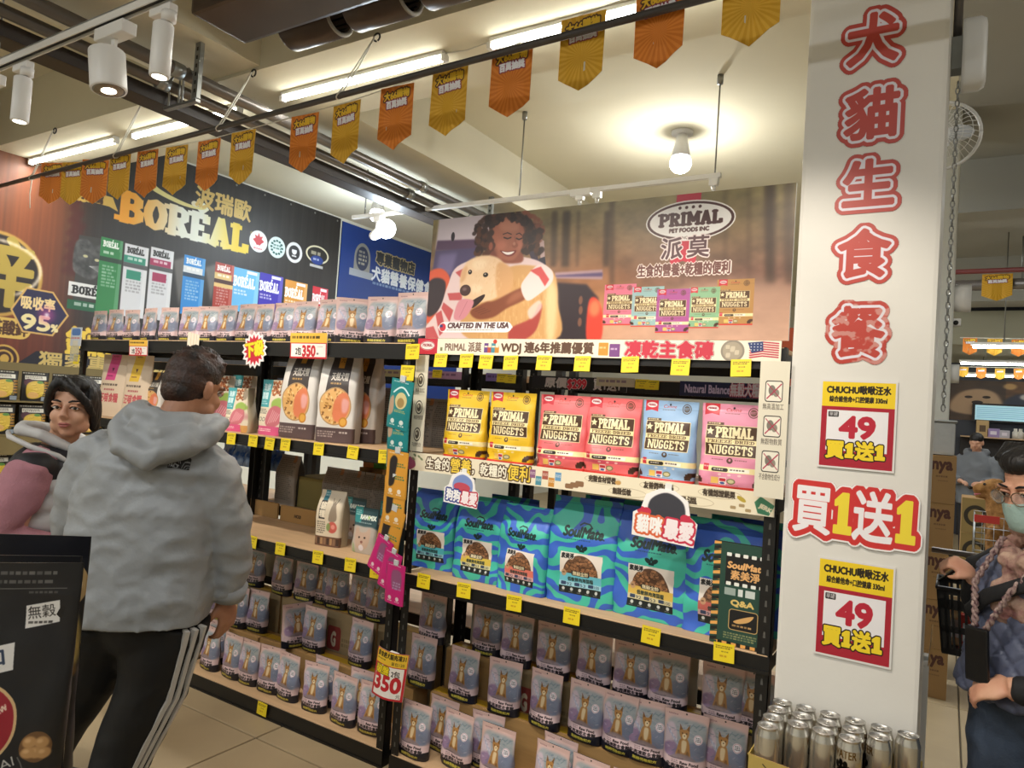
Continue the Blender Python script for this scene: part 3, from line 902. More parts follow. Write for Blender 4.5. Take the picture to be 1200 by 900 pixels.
# small white clips on the rear track
for px in (836, 700, 680):
 p = onY(px, 225, RY)
 o = empty('track_adapter', (p.x, RY, 3.17))
 mb = MB(); bbox(mb, (-.03, -.017, -.05), (.03, .017, 0), .003); mb.build('body', m_white, o)
 MB().cyl((0, 0, -.08), .014, .03, 10).build('stem', m_white, o)
 tag(o, {836: 'small empty white adapter at the right end of the rear track', 700: 'empty white adapter on the rear track, right one of the middle two', 680: 'empty white adapter on the rear track, left one of the middle two'}[px], 'track adapter', 'empty adapters on the rear track')
# ---------------------------------------------------------------- the hanging bar with pennants
b0, b1 = onZ(0, 218, 3.0), onZ(820, 0, 3.0)
b0 = b0 + (b0 - b1) * .05; b1 = b1 + (b1 - b0) * .05
bar = MB().tube([b0, b1], .014, 10).build('hanging_bar', mat('dark_bar', '#4a4644', .45))
tag(bar, 'long dark rod hung on cords below the front beam, carrying the pennants', 'rod')
for i, (px, py) in enumerate(((66, 160), (173, 118), (296, 128), (442, 70))):
 q = onY(px, py, 2.53)
 k = (q.x - b0.x) / (b1.x - b0.x)
 e = b0 + (b1 - b0) * k
 zt = min(3.5, max(q.z, 3.38))
 o = MB()
 for s in (-1, 1):
  o.tube([(q.x, 2.505, zt), (q.x + s * .012, (2.505 + e.y) / 2, (zt + e.z) / 2), (e.x + s * .012, e.y, e.z + .012)], .0035, 5)
 o.tube([(e.x + .012 * math.cos(a), e.y + .018 * math.sin(a + .3), e.z + .018 * math.cos(a)) for a in np.linspace(0, 6.283, 12)], .0035, 5)
 if i == 0: o.tube([(e.x, e.y, e.z), (e.x - .01, e.y, e.z - .12), (e.x + .01, e.y, e.z - .22)], .0035, 5)
 cord = o.build('string_loop', m_whitecord)
 tag(cord, ['white cord loop holding the rod nearest the dark wall banner, its end dangling', 'white cord loop holding the rod, second from the dark wall banner', 'white cord loop holding the rod beside the pipes', 'white cord loop holding the rod right of the pipes'][i], 'cord', 'cords holding the pennant rod')
 hk = MB().tube([(q.x + .02 * math.cos(a), 2.505 + .012, zt + .02 * math.sin(a)) for a in np.linspace(-1.2, 4.6, 12)], .005, 6).build('hook', m_dark, cord)
string = MB()
sp = []
PEN = [(60, 215), (84, 215), (110, 213), (139, 207), (171, 204), (205, 200), (243, 194), (283, 185), (355, 168), (404, 156), (463, 138), (525, 120), (598, 96), (681, 62), (772, 32), (880, 2)]
pl = []
for i, (px, py) in enumerate(PEN):
 k = (px + 20) / 860
 y = (2.41 * (1 - k) + 2.26 * k) + .02
 pl.append(onY(px, py, y))
def pennant_print(kind):
 c = Canvas(150, 220, '#d9a21e' if kind else '#d9781c')
 cx, cy = 75, 120
 for i in range(28):
  a0 = i * 2 * math.pi / 28
  c.poly([(cx, cy), (cx + 260 * math.cos(a0), cy + 260 * math.sin(a0)), (cx + 260 * math.cos(a0 + .11), cy + 260 * math.sin(a0 + .11))], '#efc04a' if kind else '#f09a3c', .55)
 c.text('大66購物', 75, 42, 24, '#f0c430', anchor='c', bold=2, w=112, strokes=((6, '#4a2a20'),), rot=-.06)
 c.text('百萬抽獎', 77, 70, 20, '#f4f4fa', anchor='c', bold=1.6, w=92, strokes=((5, '#8a2f4a'),), rot=-.06)
 return c
PM = [print_mat('pennant_print_%s' % n, pennant_print(k), 0.6) for n, k in (('gold', 1), ('orange', 0))]
def pennant(i, p, w, h, kind, loc=None, lab='', group='pennants along the dark rod', yaw=0.0):
 mb = MB()
 n = 6
 cur = [.006 * math.sin(q * 1.7 + i) for q in range(n + 1)]
 vs_, fs, uv = [], [], []
 for q in range(n + 1):
  u = q / n
  zb = -h * (0.80 + 0.20 * (1 - abs(2 * u - 1)))
  for zz in (0.0, -h * .4, zb):
   vs_.append(((u - .5) * w, cur[q] * (abs(zz) / h), zz))
 for q in range(n):
  for r in range(2):
   a = q * 3 + r
   fs.append((a, a + 1, a + 4, a + 3))
   uv.append([(vs_[k][0] / w + .5, 1 + vs_[k][2] / h) for k in (a, a + 1, a + 4, a + 3)])
 mb.add(vs_, fs, 0, uv)
 k = len(vs_)
 mb.add([(x, y + .002, z) for x, y, z in vs_], [tuple(reversed(f)) for f in fs], 1)
 o = mb.build('pennant', [PM[kind], mat('pennant_back', '#d8d2c0', .7)], None, p, (0, 0, yaw))
 tag(o, lab, 'pennant', group)
 return o
ORD = ['leftmost', 'second', 'third', 'fourth', 'fifth', 'sixth', 'seventh', 'eighth', 'ninth', 'tenth', 'eleventh', 'twelfth', 'thirteenth', 'fourteenth', 'fifteenth', 'sixteenth', 'seventeenth', 'eighteenth', 'nineteenth', 'twentieth']
def nth(i, n=None):
 if n is not None and i == n - 1: return 'rightmost'
 return ORD[i]
for i, p in enumerate(pl):
 wpx = [19, 22, 22, 21, 22, 22, 24, 27, 32, 36, 37, 43, 47, 57, 65, 74][i]
 hpx = [32, 42, 42, 46, 46, 51, 55, 60, 62, 68, 72, 76, 78, 88, 92, 100][i]
 w = 0.185; h = 0.29
 yaw = [.35, .3, .45, .15, .1, .1, .05, .05, .05, -.05, .05, 0, .05, 0, -.05, 0][i]
 top = Vector((p.x, p.y, p.z + h / 2))
 kind = 1 if i % 2 == 0 else 0
 pennant(i, top, w, h, kind, lab='%s pennant hanging along the dark rod, %s of sixteen from the left' % ('yellow' if kind else 'orange', nth(i)) if i < 15 else 'orange pennant at the right end of the dark rod, cut by the top edge', yaw=yaw)
 sp.append(top)
st = MB().tube([sp[0] + Vector((-.3, 0, .01))] + [q + Vector((0, .001, .0035)) for q in sp] + [sp[-1] + Vector((.35, 0, .02))], .0025, 5).build('pennant_string', m_whitecord)
tag(st, 'thin white string the yellow and orange pennants hang from', 'string')
# ================================================================ shelving
FY, BY = 2.43, 2.88           # front and back plane of the racks
Z_DECK = (0.075, 0.856, 1.372, 1.857)
m_slot = mat('slot_grey', '#55534f', 0.5)
def make_rack(x0, x1, label, levels=Z_DECK, beam_h=(0.075, 0.056, 0.056, 0.07), top_extra=0.0, right_front=True):
 r = empty('shelving_rack', ((x0 + x1) / 2, (FY + BY) / 2, 0))
 tag(r, label, 'shelving rack', 'black slotted racks')
 ox, oy = (x0 + x1) / 2, (FY + BY) / 2
 for (x, y, sx, sy) in ((x0, FY, 1, 1), (x1, FY, -1, 1), (x0, BY, 1, -1), (x1, BY, -1, -1)):
  mb = MB()
  xa, xb = sorted((x, x + sx * .042)); ya, yb = sorted((y, y + sy * .003))
  mb.box((xa - ox, ya - oy, 0), (xb - ox, yb - oy, 1.857))
  xa, xb = sorted((x, x + sx * .003)); ya, yb = sorted((y, y + sy * .042))
  mb.box((xa - ox, ya - oy, 0), (xb - ox, yb - oy, 1.857))
  u = mb.build('upright', m_black, r)
  s = MB()
  yy = y - oy - .0008 if sy > 0 else y - oy - .0035
  for k in range(36):
   z = .06 + k * .05
   s.add([(x - ox + sx * .021 - .004, yy, z), (x - ox + sx * .021 + .004, yy, z), (x - ox + sx * .021 + .0025, yy, z + .02), (x - ox + sx * .021 - .0025, yy, z + .02)], [(0, 1, 2, 3)], 0)
  so = s.build('slots', m_slot, u); so['kind'] = 'stuff'
 for i, z in enumerate(levels):
  bh = beam_h[i]
  zt = z - .004
  for y0, y1, dx in ((FY - .006, FY - .002, .0), (BY + .002, BY + .006, 0.0)):
   mb = MB()
   mb.box((x0 + .0 - ox, y0 - oy, zt - bh), (x1 - ox, y1 - oy, zt))
   yl = (y0 - .006, y0) if y0 < 2.6 else (y1, y1 + .006)
   mb.box((x0 - ox, yl[0] - oy, zt - bh), (x1 - ox, yl[1] - oy, zt - bh + .012))
   mb.build('beam', m_black, r)
  mb = MB()
  bbox(mb, (x0 + .006 - ox, FY - .001 - oy, z - .016), (x1 - .006 - ox, BY - oy, z), .002)
  mb.build('deck', m_wood, r)
  for q in (x0 + .003, x1 - .007):
   MB().box((q - ox, FY - oy, zt - bh), (q + .004 - ox, BY - oy, zt - .016)).build('side_beam', m_black, r)
  if i > 0:
   for f in (.33, .66):
    x = x0 + (x1 - x0) * f - ox
    MB().box((x - .015, FY + .01 - oy, z - .034), (x + .015, BY - .01 - oy, z - .0165)).build('deck_support', m_steel if i == 3 else m_black, r)
 return r
R1 = make_rack(-1.99, -0.455, 'black slotted shelving rack under the forest poster, beside the white column')
R2 = make_rack(-3.53, -2.03, 'black slotted shelving rack with hanging sachet strips at its right post')
R3 = make_rack(-4.79, -3.57, 'black slotted shelving rack farthest left, mostly behind the two shoppers')
# ================================================================ bag builder
def bag_mesh(name, w, h, d, pm, back, kind='pouch', seed=0, wr=0.006, seal=True, p=2.6, nz=14, nx=28, t0=0.0, t1=1.0, top_w=None, fold=0.0):
 """upright bag standing on z=0, facing -y, printed on its front"""
 rs = random.Random(seed)
 offs = Vector((rs.random() * 50, rs.random() * 50, rs.random() * 50))
 ts = np.linspace(t0, t1, nz)
 rings = []
 for t in ts:
  if kind == 'pouch':
   hd = d / 2 * (0.80 + .55 * t if t < .16 else .888 * (1 - ((t - .16) / .80) ** 1.35) if t < .95 else 0)
   hd = max(hd, .0022)
   hw = w / 2 * (0.97 + .03 * min(1, t / .2)) * (1 - .035 * math.sin(math.pi * min(1, max(0, (t - .1) / .85))))
   if top_w: hw *= 1 + (top_w - 1) * t
   pp = p if t < .8 else 2.0
  else:                                       # flat-bottomed box bag, pinched at the top
   s = 1 if t < .62 else max(0.0, 1 - ((t - .62) / .34) ** 1.4)
   hd = max(d / 2 * (s * (1 + .05 * math.sin(math.pi * min(1, t / .62)))), .003)
   hw = w / 2 * (1 + .02 * math.sin(math.pi * t))
   if top_w: hw *= 1 + (top_w - 1) * t
   pp = 7
  ring = []
  for k in range(nx):
   a = 2 * math.pi * (k + .5) / nx
   ca, sa = math.cos(a), math.sin(a)
   x = hw * math.copysign(abs(ca) ** (2 / pp), ca)
   y = hd * math.copysign(abs(sa) ** (2 / pp), sa)
   f = min(1, hd / (d / 2) + .15) if t > .02 else 0
   dn = noise.noise(Vector((x * 14, z_ * 10 if False else t * h * 13, 3.1)) + offs) * wr * f
   dn += noise.noise(Vector((x * 34 + t * 9, t * h * 30, 7.7)) + offs) * wr * .45 * f
   y += dn * (1 if y > 0 else -1) if abs(y) > .003 else dn * .6
   yc = fold * max(0, t - .7) ** 2
   ring.append(Vector((x, y + yc, t * h)))
  rings.append(ring)
 mb = MB()
 vs_ = [q for r in rings for q in r]
 fs, ms, uv = [], [], []
 for i in range(nz - 1):
  for k in range(nx):
   k2 = (k + 1) % nx
   f = (i * nx + k, i * nx + k2, (i + 1) * nx + k2, (i + 1) * nx + k)
   cy = sum(math.sin(2 * math.pi * (q + .5) / nx) for q in (k, k2)) / 2
   fs.append(f)
   ms.append(0 if cy < (.001 if kind == 'pouch' else -.001) else 1)
   uv.append([(min(.999, max(.001, vs_[q].x / w + .5)), min(.999, vs_[q].z / h)) for q in f])
 mb.add(vs_, fs, ms, uv, True)
 if t0 == 0: mb.add(rings[0], [tuple(range(nx - 1, -1, -1))], 1)
 if t1 == 1 or not seal: mb.add(rings[-1], [tuple(range(nx))], 1)
 return mb.mesh(name, [pm, back])
def make_bag(name, w, h, d, pm, back, seal_t=.93, **k):
 """a bag thing: body mesh with its crimped top strip as a part"""
 body = link(name, bag_mesh(name, w, h, d, pm, back, t1=seal_t, seal=True, **k))
 k2 = dict(k); k2['nz'] = 3
 link('top_seal', bag_mesh('top_seal', w, h, d, pm, back, t0=seal_t, t1=1.0, **k2), body)
 return body
_made = {}
def place(proto_key, protos, i, loc, rz=0.0, tilt=0.0, scale=1.0, label=None, cat='pouch', group=None, roll=0.0, sx=1.0):
 src = protos[i % len(protos)]
 if not _made.get((proto_key, i % len(protos))):
  o = src; _made[(proto_key, i % len(protos))] = True
 else:
  o = copy_tree(src)
 o.location = Vector(loc) + Vector((0, 0, abs(tilt) * .05 + .0005))
 o.rotation_euler = (tilt, roll, rz)
 o.scale = (scale * sx, scale, scale)
 tag(o, label, cat, group)
 return o
# ---------------------------------------------------------------- print: raw food pouch with an animal on a blue mountain
def pouch_print():
 W, H = 256, 352
 c = Canvas(W, H, '#d6b6b0')
 nz = vnoise(H, W, 40, 30, 4)[..., None]
 sky = np.array(hexc('#a9b0b2')) * (1 - nz) + np.array(hexc('#8496a2')) * nz
 c.spline([(26, 60), (120, 44), (235, 50), (252, 90), (250, 230), (200, 256), (60, 250), (20, 220)], sky, .9, 8)
 c.spline([(18, 90), (60, 74), (84, 150), (60, 236), (14, 240)], '#cdbcc8', .95, 5)
 for i in range(9):
  x = 20 + i * 8
  c.line([(x, 90 + i * 9), (x + 22, 130 + i * 10)], 4, '#e8eaf2' if i % 2 else '#7d86b0', .8, 1)
 for i in range(7): c.line([(120 + i * 17, 66 + (i % 3) * 9), (138 + i * 17, 58 + (i % 2) * 12)], 3, '#4f6f74', .7, 1)
 c.spline([(150, 170), (246, 140), (250, 240), (150, 252)], '#6a7494', .7, 8)
 c.spline([(14, 190), (70, 170), (96, 236), (24, 246)], '#7a5a8c', .6, 4)
 rs_ = random.Random(1)
 for i in range(70):
  x, y = rs_.uniform(24, 236), rs_.uniform(64, 236); a = rs_.uniform(-.9, .5)
  c.line([(x, y), (x + 16 * math.cos(a), y + 16 * math.sin(a))], rs_.uniform(2, 5), rs_.choice(['#c4b8cc', '#6d6f92', '#8aa3a4', '#a88a9c', '#4f6a7e', '#d8d2da']), .45, 1)
 # wild cat-like animal standing on rock
 fur, furd, furl = '#b08048', '#7d5730', '#e6d3ad'
 c.spline([(104, 150), (88, 200), (86, 244), (160, 248), (164, 204), (146, 146)], fur, 1, 1)
 c.spline([(94, 108), (98, 82), (112, 98), (132, 96), (146, 78), (152, 108), (146, 138), (124, 152), (102, 140)], fur, 1, 1)
 c.poly([(96, 104), (94, 70), (112, 98)], furd).poly([(136, 96), (152, 66), (152, 104)], furd)
 c.spline([(112, 128), (124, 118), (138, 128), (132, 146), (116, 146)], furl, 1, 1)
 c.spline([(112, 160), (140, 160), (136, 214), (116, 214)], furl, .9, 2)
 c.ell(112, 118, 4, 3, '#2b1d12').ell(137, 117, 4, 3, '#2b1d12').ell(125, 131, 4, 3, '#3a2418')
 for q in ((100, 206), (150, 206)): c.ell(q[0], q[1] + 24, 9, 22, furd, .8, 1)
 c.spline([(70, 238), (110, 226), (170, 234), (196, 256), (60, 260)], '#8c7d84', .9, 3)
 c.ell(206, 134, 26, 26, '#e8e4ea', .95).ell(206, 134, 23, 23, '#b0566a', .8).ell(206, 134, 21, 21, '#ece8ee').fine(192, 122, 222, 148, 3, '#4a4a58', .9, 3)
 c.text('RAWSHA', 22, 30, 10, '#7a4d58', bold=.5)
 c.ell(128, 14, 5, 5, '#2e2a2a')
 c.rect(0, 256, W, 300, '#d8bfc2')
 c.spline([(0, 244), (60, 258), (170, 262), (256, 248), (256, 304), (0, 304)], '#d8bfc2', .96, 3)
 c.fine(40, 248, 140, 256, 1, '#5b4552', .7).fine(60, 262, 100, 284, 2, '#6a5560', .6)
 c.text('Raw Food', 112, 279, 15, '#2b2026', bold=1.0, w=104)
 c.text('生肉凍乾主食糧', 30, 304, 17, '#221b20', bold=1.4, w=196)
 c.rect(0, 308, W, H, '#1c1c26')
 c.spline([(-6, 294), (60, 304), (128, 309), (200, 304), (262, 294), (262, 352), (-6, 352)], '#1c1c26')
 c.text('無穀低敏配方', 52, 336, 13, '#c8bc4a', bold=.8, w=150)
 c.fine(60, 341, 190, 347, 1, '#b0a648', .7)
 return c
pm_pouch = print_mat('raw_pouch_print', pouch_print(), 0.36, bump=0.12, bump_scale=26)
m_pback = mat('pouch_back', '#3a3436', 0.4)
POUCH = [make_bag('food_pouch', .165, .225, .075, pm_pouch, m_pback, kind='pouch', seed=s, wr=.013, top_w=1.05) for s in (1, 2, 3, 4)]
PG = 'pink and navy raw food pouches'
def pouches(pts, z, where, rows_word='from the left', wl=None, base_seed=0, dY=0.0, dx=0.0, yr=(0, 9)):
 rs = random.Random(base_seed)
 n = len(pts)
 for i, p in enumerate(pts):
  px, py = p[0], p[1]
  q = onZ(px, py, z)
  opt = p[2] if len(p) > 2 else {}
  rz = opt.get('rz', rs.uniform(-.12, .12))
  loc = Vector((q.x + dx, min(yr[1], max(yr[0], q.y + .030 + dY)) + opt.get('dy', 0), z + .0005))
  place('pouch', POUCH, rs.randrange(4), loc, rz, opt.get('tilt', rs.uniform(-.03, .02)), opt.get('s', 1.0), '%s, %s %s' % (where, nth(i, n), rows_word), 'pouch', PG, sx=opt.get('sx', rs.uniform(.88, .97)))
# top shelf (bases lie above eye height, so x comes from the picture and y from the shelf)
TOP = [(115, 0), (134, 0), (153, 0), (173, 0), (196, 0), (219.5, 0), (241, .2), (264, 0), (286, 0), (308, 0), (330.5, 0), (354, 0), (384, 0), (411, .75), (444, .2), (481, -.1)]
rs = random.Random(5)
for i, (px, rz) in enumerate(TOP):
 q = onY(px, 385, 2.52)
 place('pouch', POUCH, i, Vector((q.x, 2.53, Z_DECK[3] + .001)), rz + rs.uniform(-.1, .1), rs.uniform(-.05, .03), [.88, .9, .88, .92, .92, .92, .92, .93, .95, .93, .95, .97, 1.0, 1.0, 1.02, 1.08][i],
   'pink and navy pouch along the top shelf edge, %s' % (nth(i, 16) + (' from the left' if 0 < i < 15 else '')), 'pouch', PG)
for i, (px, y) in enumerate(((374, 2.66), (397, 2.70), (424, 2.72), (463, 2.74))):
 q = onY(px, 385, y)
 place('pouch', POUCH, i, Vector((q.x, y, Z_DECK[3] + .001)), -.15, .02, .95, 'pouch in the back row of the top shelf, %s of four' % nth(i), 'pouch', PG)
D0 = Z_DECK[0]
# right rack, bottom bay: deck row, box row, upper box row
pouches([(479, 889), (508, 885, {'dy': .078}), (530, 901), (567, 900, {'dy': .078}), (586, 913), (648, 938), (660, 925, {'dy': .078}), (705, 943), (753, 962)], D0, 'pink pouch, lowest deck, right rack', base_seed=11, yr=(2.478, 2.518))
pouches([(491, 804), (532, 825), (586.5, 837), (628, 858), (680, 871), (721, 884), (754.5, 894), (799, 909), (847, 916)], .285, 'pouch on lower cartons, right rack', base_seed=12, dY=-.02, yr=(2.668, 2.702))
pouches([(500, 754), (565.5, 769), (599, 783, {'rz': .15}), (642.5, 796), (689, 811), (735, 822), (774, 839), (835, 863), (878, 862)], .46, 'shaded pouch on upper cartons, right rack', base_seed=13, yr=(2.755, 2.825))
# middle rack, bottom bay
pouches([(240, 785), (273, 792.5), (294.5, 799.5), (319, 809), (340, 817.5), (362.5, 834.5), (396, 850), (430, 862)], D0, 'pink pouch, lowest deck, middle rack', base_seed=21, yr=(2.478, 2.522))
pouches([(250, 776, {'dy': .078}), (377, 826, {'dy': .078}), (413, 846, {'dy': .078})], D0, 'half hidden pouch, second row, middle rack deck', base_seed=22, yr=(2.52, 2.522))
pouches([(252, 729), (271, 736), (301, 739.5), (338, 760, {'rz': 1.25}), (367, 762.5), (421, 780)], .26, 'pouch on lower cartons, middle rack', base_seed=23, dY=-.03, yr=(2.685, 2.732))
pouches([(290, 688), (312, 700), (337, 709), (355, 702), (372, 708), (389, 714), (407.6, 726), (434, 730)], .465, 'shaded pouch on upper cartons, middle rack', base_seed=24, yr=(2.80, 2.83))
# ---------------------------------------------------------------- cartons the pouches stand on
def carton_print(base, word, block=None):
 c = Canvas(220, 120, base)
 nz = vnoise(120, 220, 60, 6, 2)[..., None]; c.a *= .95 + .1 * nz
 if block: c.rect(10, 24, 70, 62, block, .9, 8).text('G', 28, 55, 22, '#d8c8b0', bold=2).fine(74, 40, 200, 56, 2, '#6a5a40', .6)
 if word: c.text(word, 150, 106, 24, '#3a2c20', bold=2.2, anchor='c')
 return c
PMC = [print_mat('carton_print_red', carton_print('#9b8561', 'nayo', '#8c2f2c'), .8), print_mat('carton_print_black', carton_print('#9b8561', 'nayo', '#2b2624'), .8), print_mat('carton_print_small', carton_print('#a5814f', ''), .8)]
m_tape = mat('tape_yellow', '#c9a02c', .5)
def carton(lo, hi, pm, label, group, tape=True):
 lo, hi = Vector(lo), Vector(hi)
 c = (lo + hi) / 2; c.z = lo.z
 a, b = lo - c, hi - c
 mb = MB()
 mb.add([(a.x, a.y, a.z), (b.x, a.y, a.z), (b.x, b.y, a.z), (a.x, b.y, a.z), (a.x, a.y, b.z), (b.x, a.y, b.z), (b.x, b.y, b.z), (a.x, b.y, b.z)],
   [(0, 3, 2, 1), (4, 5, 6, 7), (0, 1, 5, 4), (1, 2, 6, 5), (2, 3, 7, 6), (3, 0, 4, 7)], [1, 1, 0, 1, 1, 1], [None, None, [(0, 0), (1, 0), (1, 1), (0, 1)], None, None, None])
 o = mb.build('carton', [pm, m_card], None, c)
 tag(o, label, 'carton', group)
 w = b.x - a.x
 f = MB(); f.box((a.x + .002, a.y + .002, b.z), (b.x - .002, -.002, b.z + .0025)); f.box((a.x + .002, .002, b.z), (b.x - .002, b.y - .002, b.z + .0025))
 f2 = f.build('flap', m_card, o)
 if tape:
  MB().box((a.x - .0008, -.025, b.z + .0026), (b.x + .0008, .025, b.z + .0032)).build('tape', m_tape, o)
 return o
def carton_row(x0, x1, n, y0, y1, z0, z1, where, pms, gr):
 w = (x1 - x0) / n
 for i in range(n):
  carton((x0 + i * w + .003, y0 + (i % 2) * .008, z0), (x0 + (i + 1) * w - .003, y1, z1), pms[i % len(pms)], 'brown carton %s, %s from the left' % (where, nth(i)), gr)
carton_row(-1.96, -.50, 4, 2.645, 2.738, D0 + .001, .2815, 'under the lower pouch step of the right rack', [PMC[2]], 'cartons in the right rack')
carton_row(-1.96, -.50, 4, 2.748, 2.865, D0 + .001, .4565, 'under the upper pouch step of the right rack', [PMC[2], PMC[0]], 'cartons in the right rack')
carton_row(-3.50, -2.06, 4, 2.645, 2.765, D0 + .001, .2565, 'under the lower pouch step of the middle rack', [PMC[2]], 'cartons in the middle rack')
carton_row(-3.50, -2.06, 4, 2.778, 2.865, D0 + .001, .4615, 'under the upper pouch step of the middle rack', [PMC[0], PMC[1]], 'cartons in the middle rack')
# ---------------------------------------------------------------- nugget bags on the eye-level shelf
def logo_oval(c, x, y, w, h, dark='#4a2520', pale='#f0ece8', big=True):
 c.ell(x, y, w, h, pale).ell(x, y, w * .97, h * .93, dark).ell(x, y, w * .91, h * .82, pale)
 c.text('PRIMAL', x - w * .72, y + h * .22, h * .62, dark, w=w * 1.44, slab=(.65, .22), bold=.6 if big else 0)
def nugget_print(base, dark='#4b3320', deep=None):
 W, H = 300, 384
 c = Canvas(W, H, base)
 deep = deep or base
 c.rect(0, 38, W, 41, '#000000', .10)
 c.poly([(14, 0), (84, 0), (84, 54), (49, 46), (14, 54)], '#c22a38')
 c.ell(49, 22, 28, 13, '#e8d8d8').text('PRIMAL', 27, 27, 9, '#8a2430', w=44, slab=(.65, .25))
 c.text('Canine', 112, 34, 16, '#b0342c', shear=.3, w=70); c.fine(110, 42, 190, 48, 1, dark, .6)
 c.ell(150, 18, 5, 5, '#222222')
 c.ell(238, 36, 24, 24, dark, .85).ell(238, 36, 20, 20, base).ell(238, 36, 16, 16, dark, .7).fine(224, 30, 252, 42, 2, base, .9)
 c.rect(30, 86, 110, 100, dark, .85).fine(36, 88, 104, 98, 1, '#ead9a8', .9)
 c.rect(28, 98, 268, 240, '#e8d6a4', 1, 3).rect(31, 101, 265, 237, dark)
 c.poly([(48 + r * math.sin(q), 128 - r * math.cos(q)) for k in range(10) for q, r in [(k * math.pi / 5, 20 if k % 2 == 0 else 9)]], '#efe0b4')
 c.text('PRIMAL', 72, 154, 46, '#efe0b4', w=172, slab=(.65, .22), bold=.6)
 c.rect(28, 161, 268, 183, '#efe0a8')
 c.text('FREEZE-DRIED', 38, 179, 14, '#6a4f34', w=214, slab=(.66, .22))
 c.text('NUGGETS', 44, 230, 40, '#efe0b4', w=206, slab=(.65, .20), bold=.5)
 c.fine(64, 252, 128, 260, 1, dark, .5).ell(150, 258, 13, 13, dark, .9).ell(150, 256, 5, 6, base).fine(170, 252, 244, 260, 1, dark, .5)
 c.rect(0, 286, W, 312, '#efe0a8').rect(0, 312, W, 328, deep, .6)
 c.rect(30, 278, 56, 308, '#c22a38').fine(32, 286, 54, 296, 1, '#f0dada', .9)
 c.rect(70, 292, 146, 309, '#2a2420', 1, 8).fine(80, 296, 138, 306, 1, '#e8e0d0', .95).rect(150, 292, 240, 308, '#f4f0e0').fine(154, 295, 236, 306, 1, '#4a3a30', .9)
 for k in range(3): c.ell(110 + k * 44, 322, 8, 5, '#f0e4d0', .6)
 c.rect(70, 336, 104, 364, '#e2bd62').rect(108, 334, 142, 368, '#e8dcd8').rect(110, 338, 140, 352, '#b8323c').ell(124, 360, 12, 5, '#3a5890').ell(164, 350, 20, 13, '#7c7a52').ell(164, 350, 14, 8, '#c8c094')
 for x, y in ((276, 352), (288, 346), (270, 362), (6, 350), (14, 358)): c.rect(x - 14, y - 12, x + 14, y + 8, '#3c2418', .95, 4)
 c.rect(0, 372, W, H, '#c9362f')
 c.fine(60, 366, 230, 371, 1, dark, .6)
 return c
NB = [('#e0b723', 'yellow nugget bag, left of the two yellow ones on the eye-level shelf', None), ('#e0b723', 'yellow nugget bag standing next to the first coral bag', None), ('#e0696c', 'coral red nugget bag between the yellow and the other coral bag', '#b83f5a'),
  ('#e0696c', 'coral red nugget bag beside the light blue one', '#b83f5a'), ('#8fb0d4', 'light blue nugget bag on the eye-level shelf', None), ('#dd8fa8', 'light pink nugget bag nearest the white column', None)]
NX = [(541, 531), (594, 540), (655, 546), (713, 556), (779, 563), (854, 573)]
cols = {}
for i, ((col, lab, deep), (px, py)) in enumerate(zip(NB, NX)):
 if col not in cols:
  cols[col] = print_mat('nugget_print_%d' % i, nugget_print(col, deep=deep), .38, bump=.1, bump_scale=16)
 o = make_bag('nugget_bag', .212 if i in (0, 4) else .222, .29, .095, cols[col], mat('nugget_back_%d' % i, col, .4), kind='pouch', seed=30 + i, wr=.018, nz=20, nx=36)
 q = onZ(px, py, Z_DECK[2]) if py > 540 else onY(px, py, 2.49)
 o.location = (onY(px, py, 2.48).x, 2.50, Z_DECK[2] + .001)
 o.rotation_euler = (0, 0, [.05, 0, -.02, .02, -.04, .03][i])
 tag(o, lab, 'food bag', 'nugget bags on the eye-level shelf')
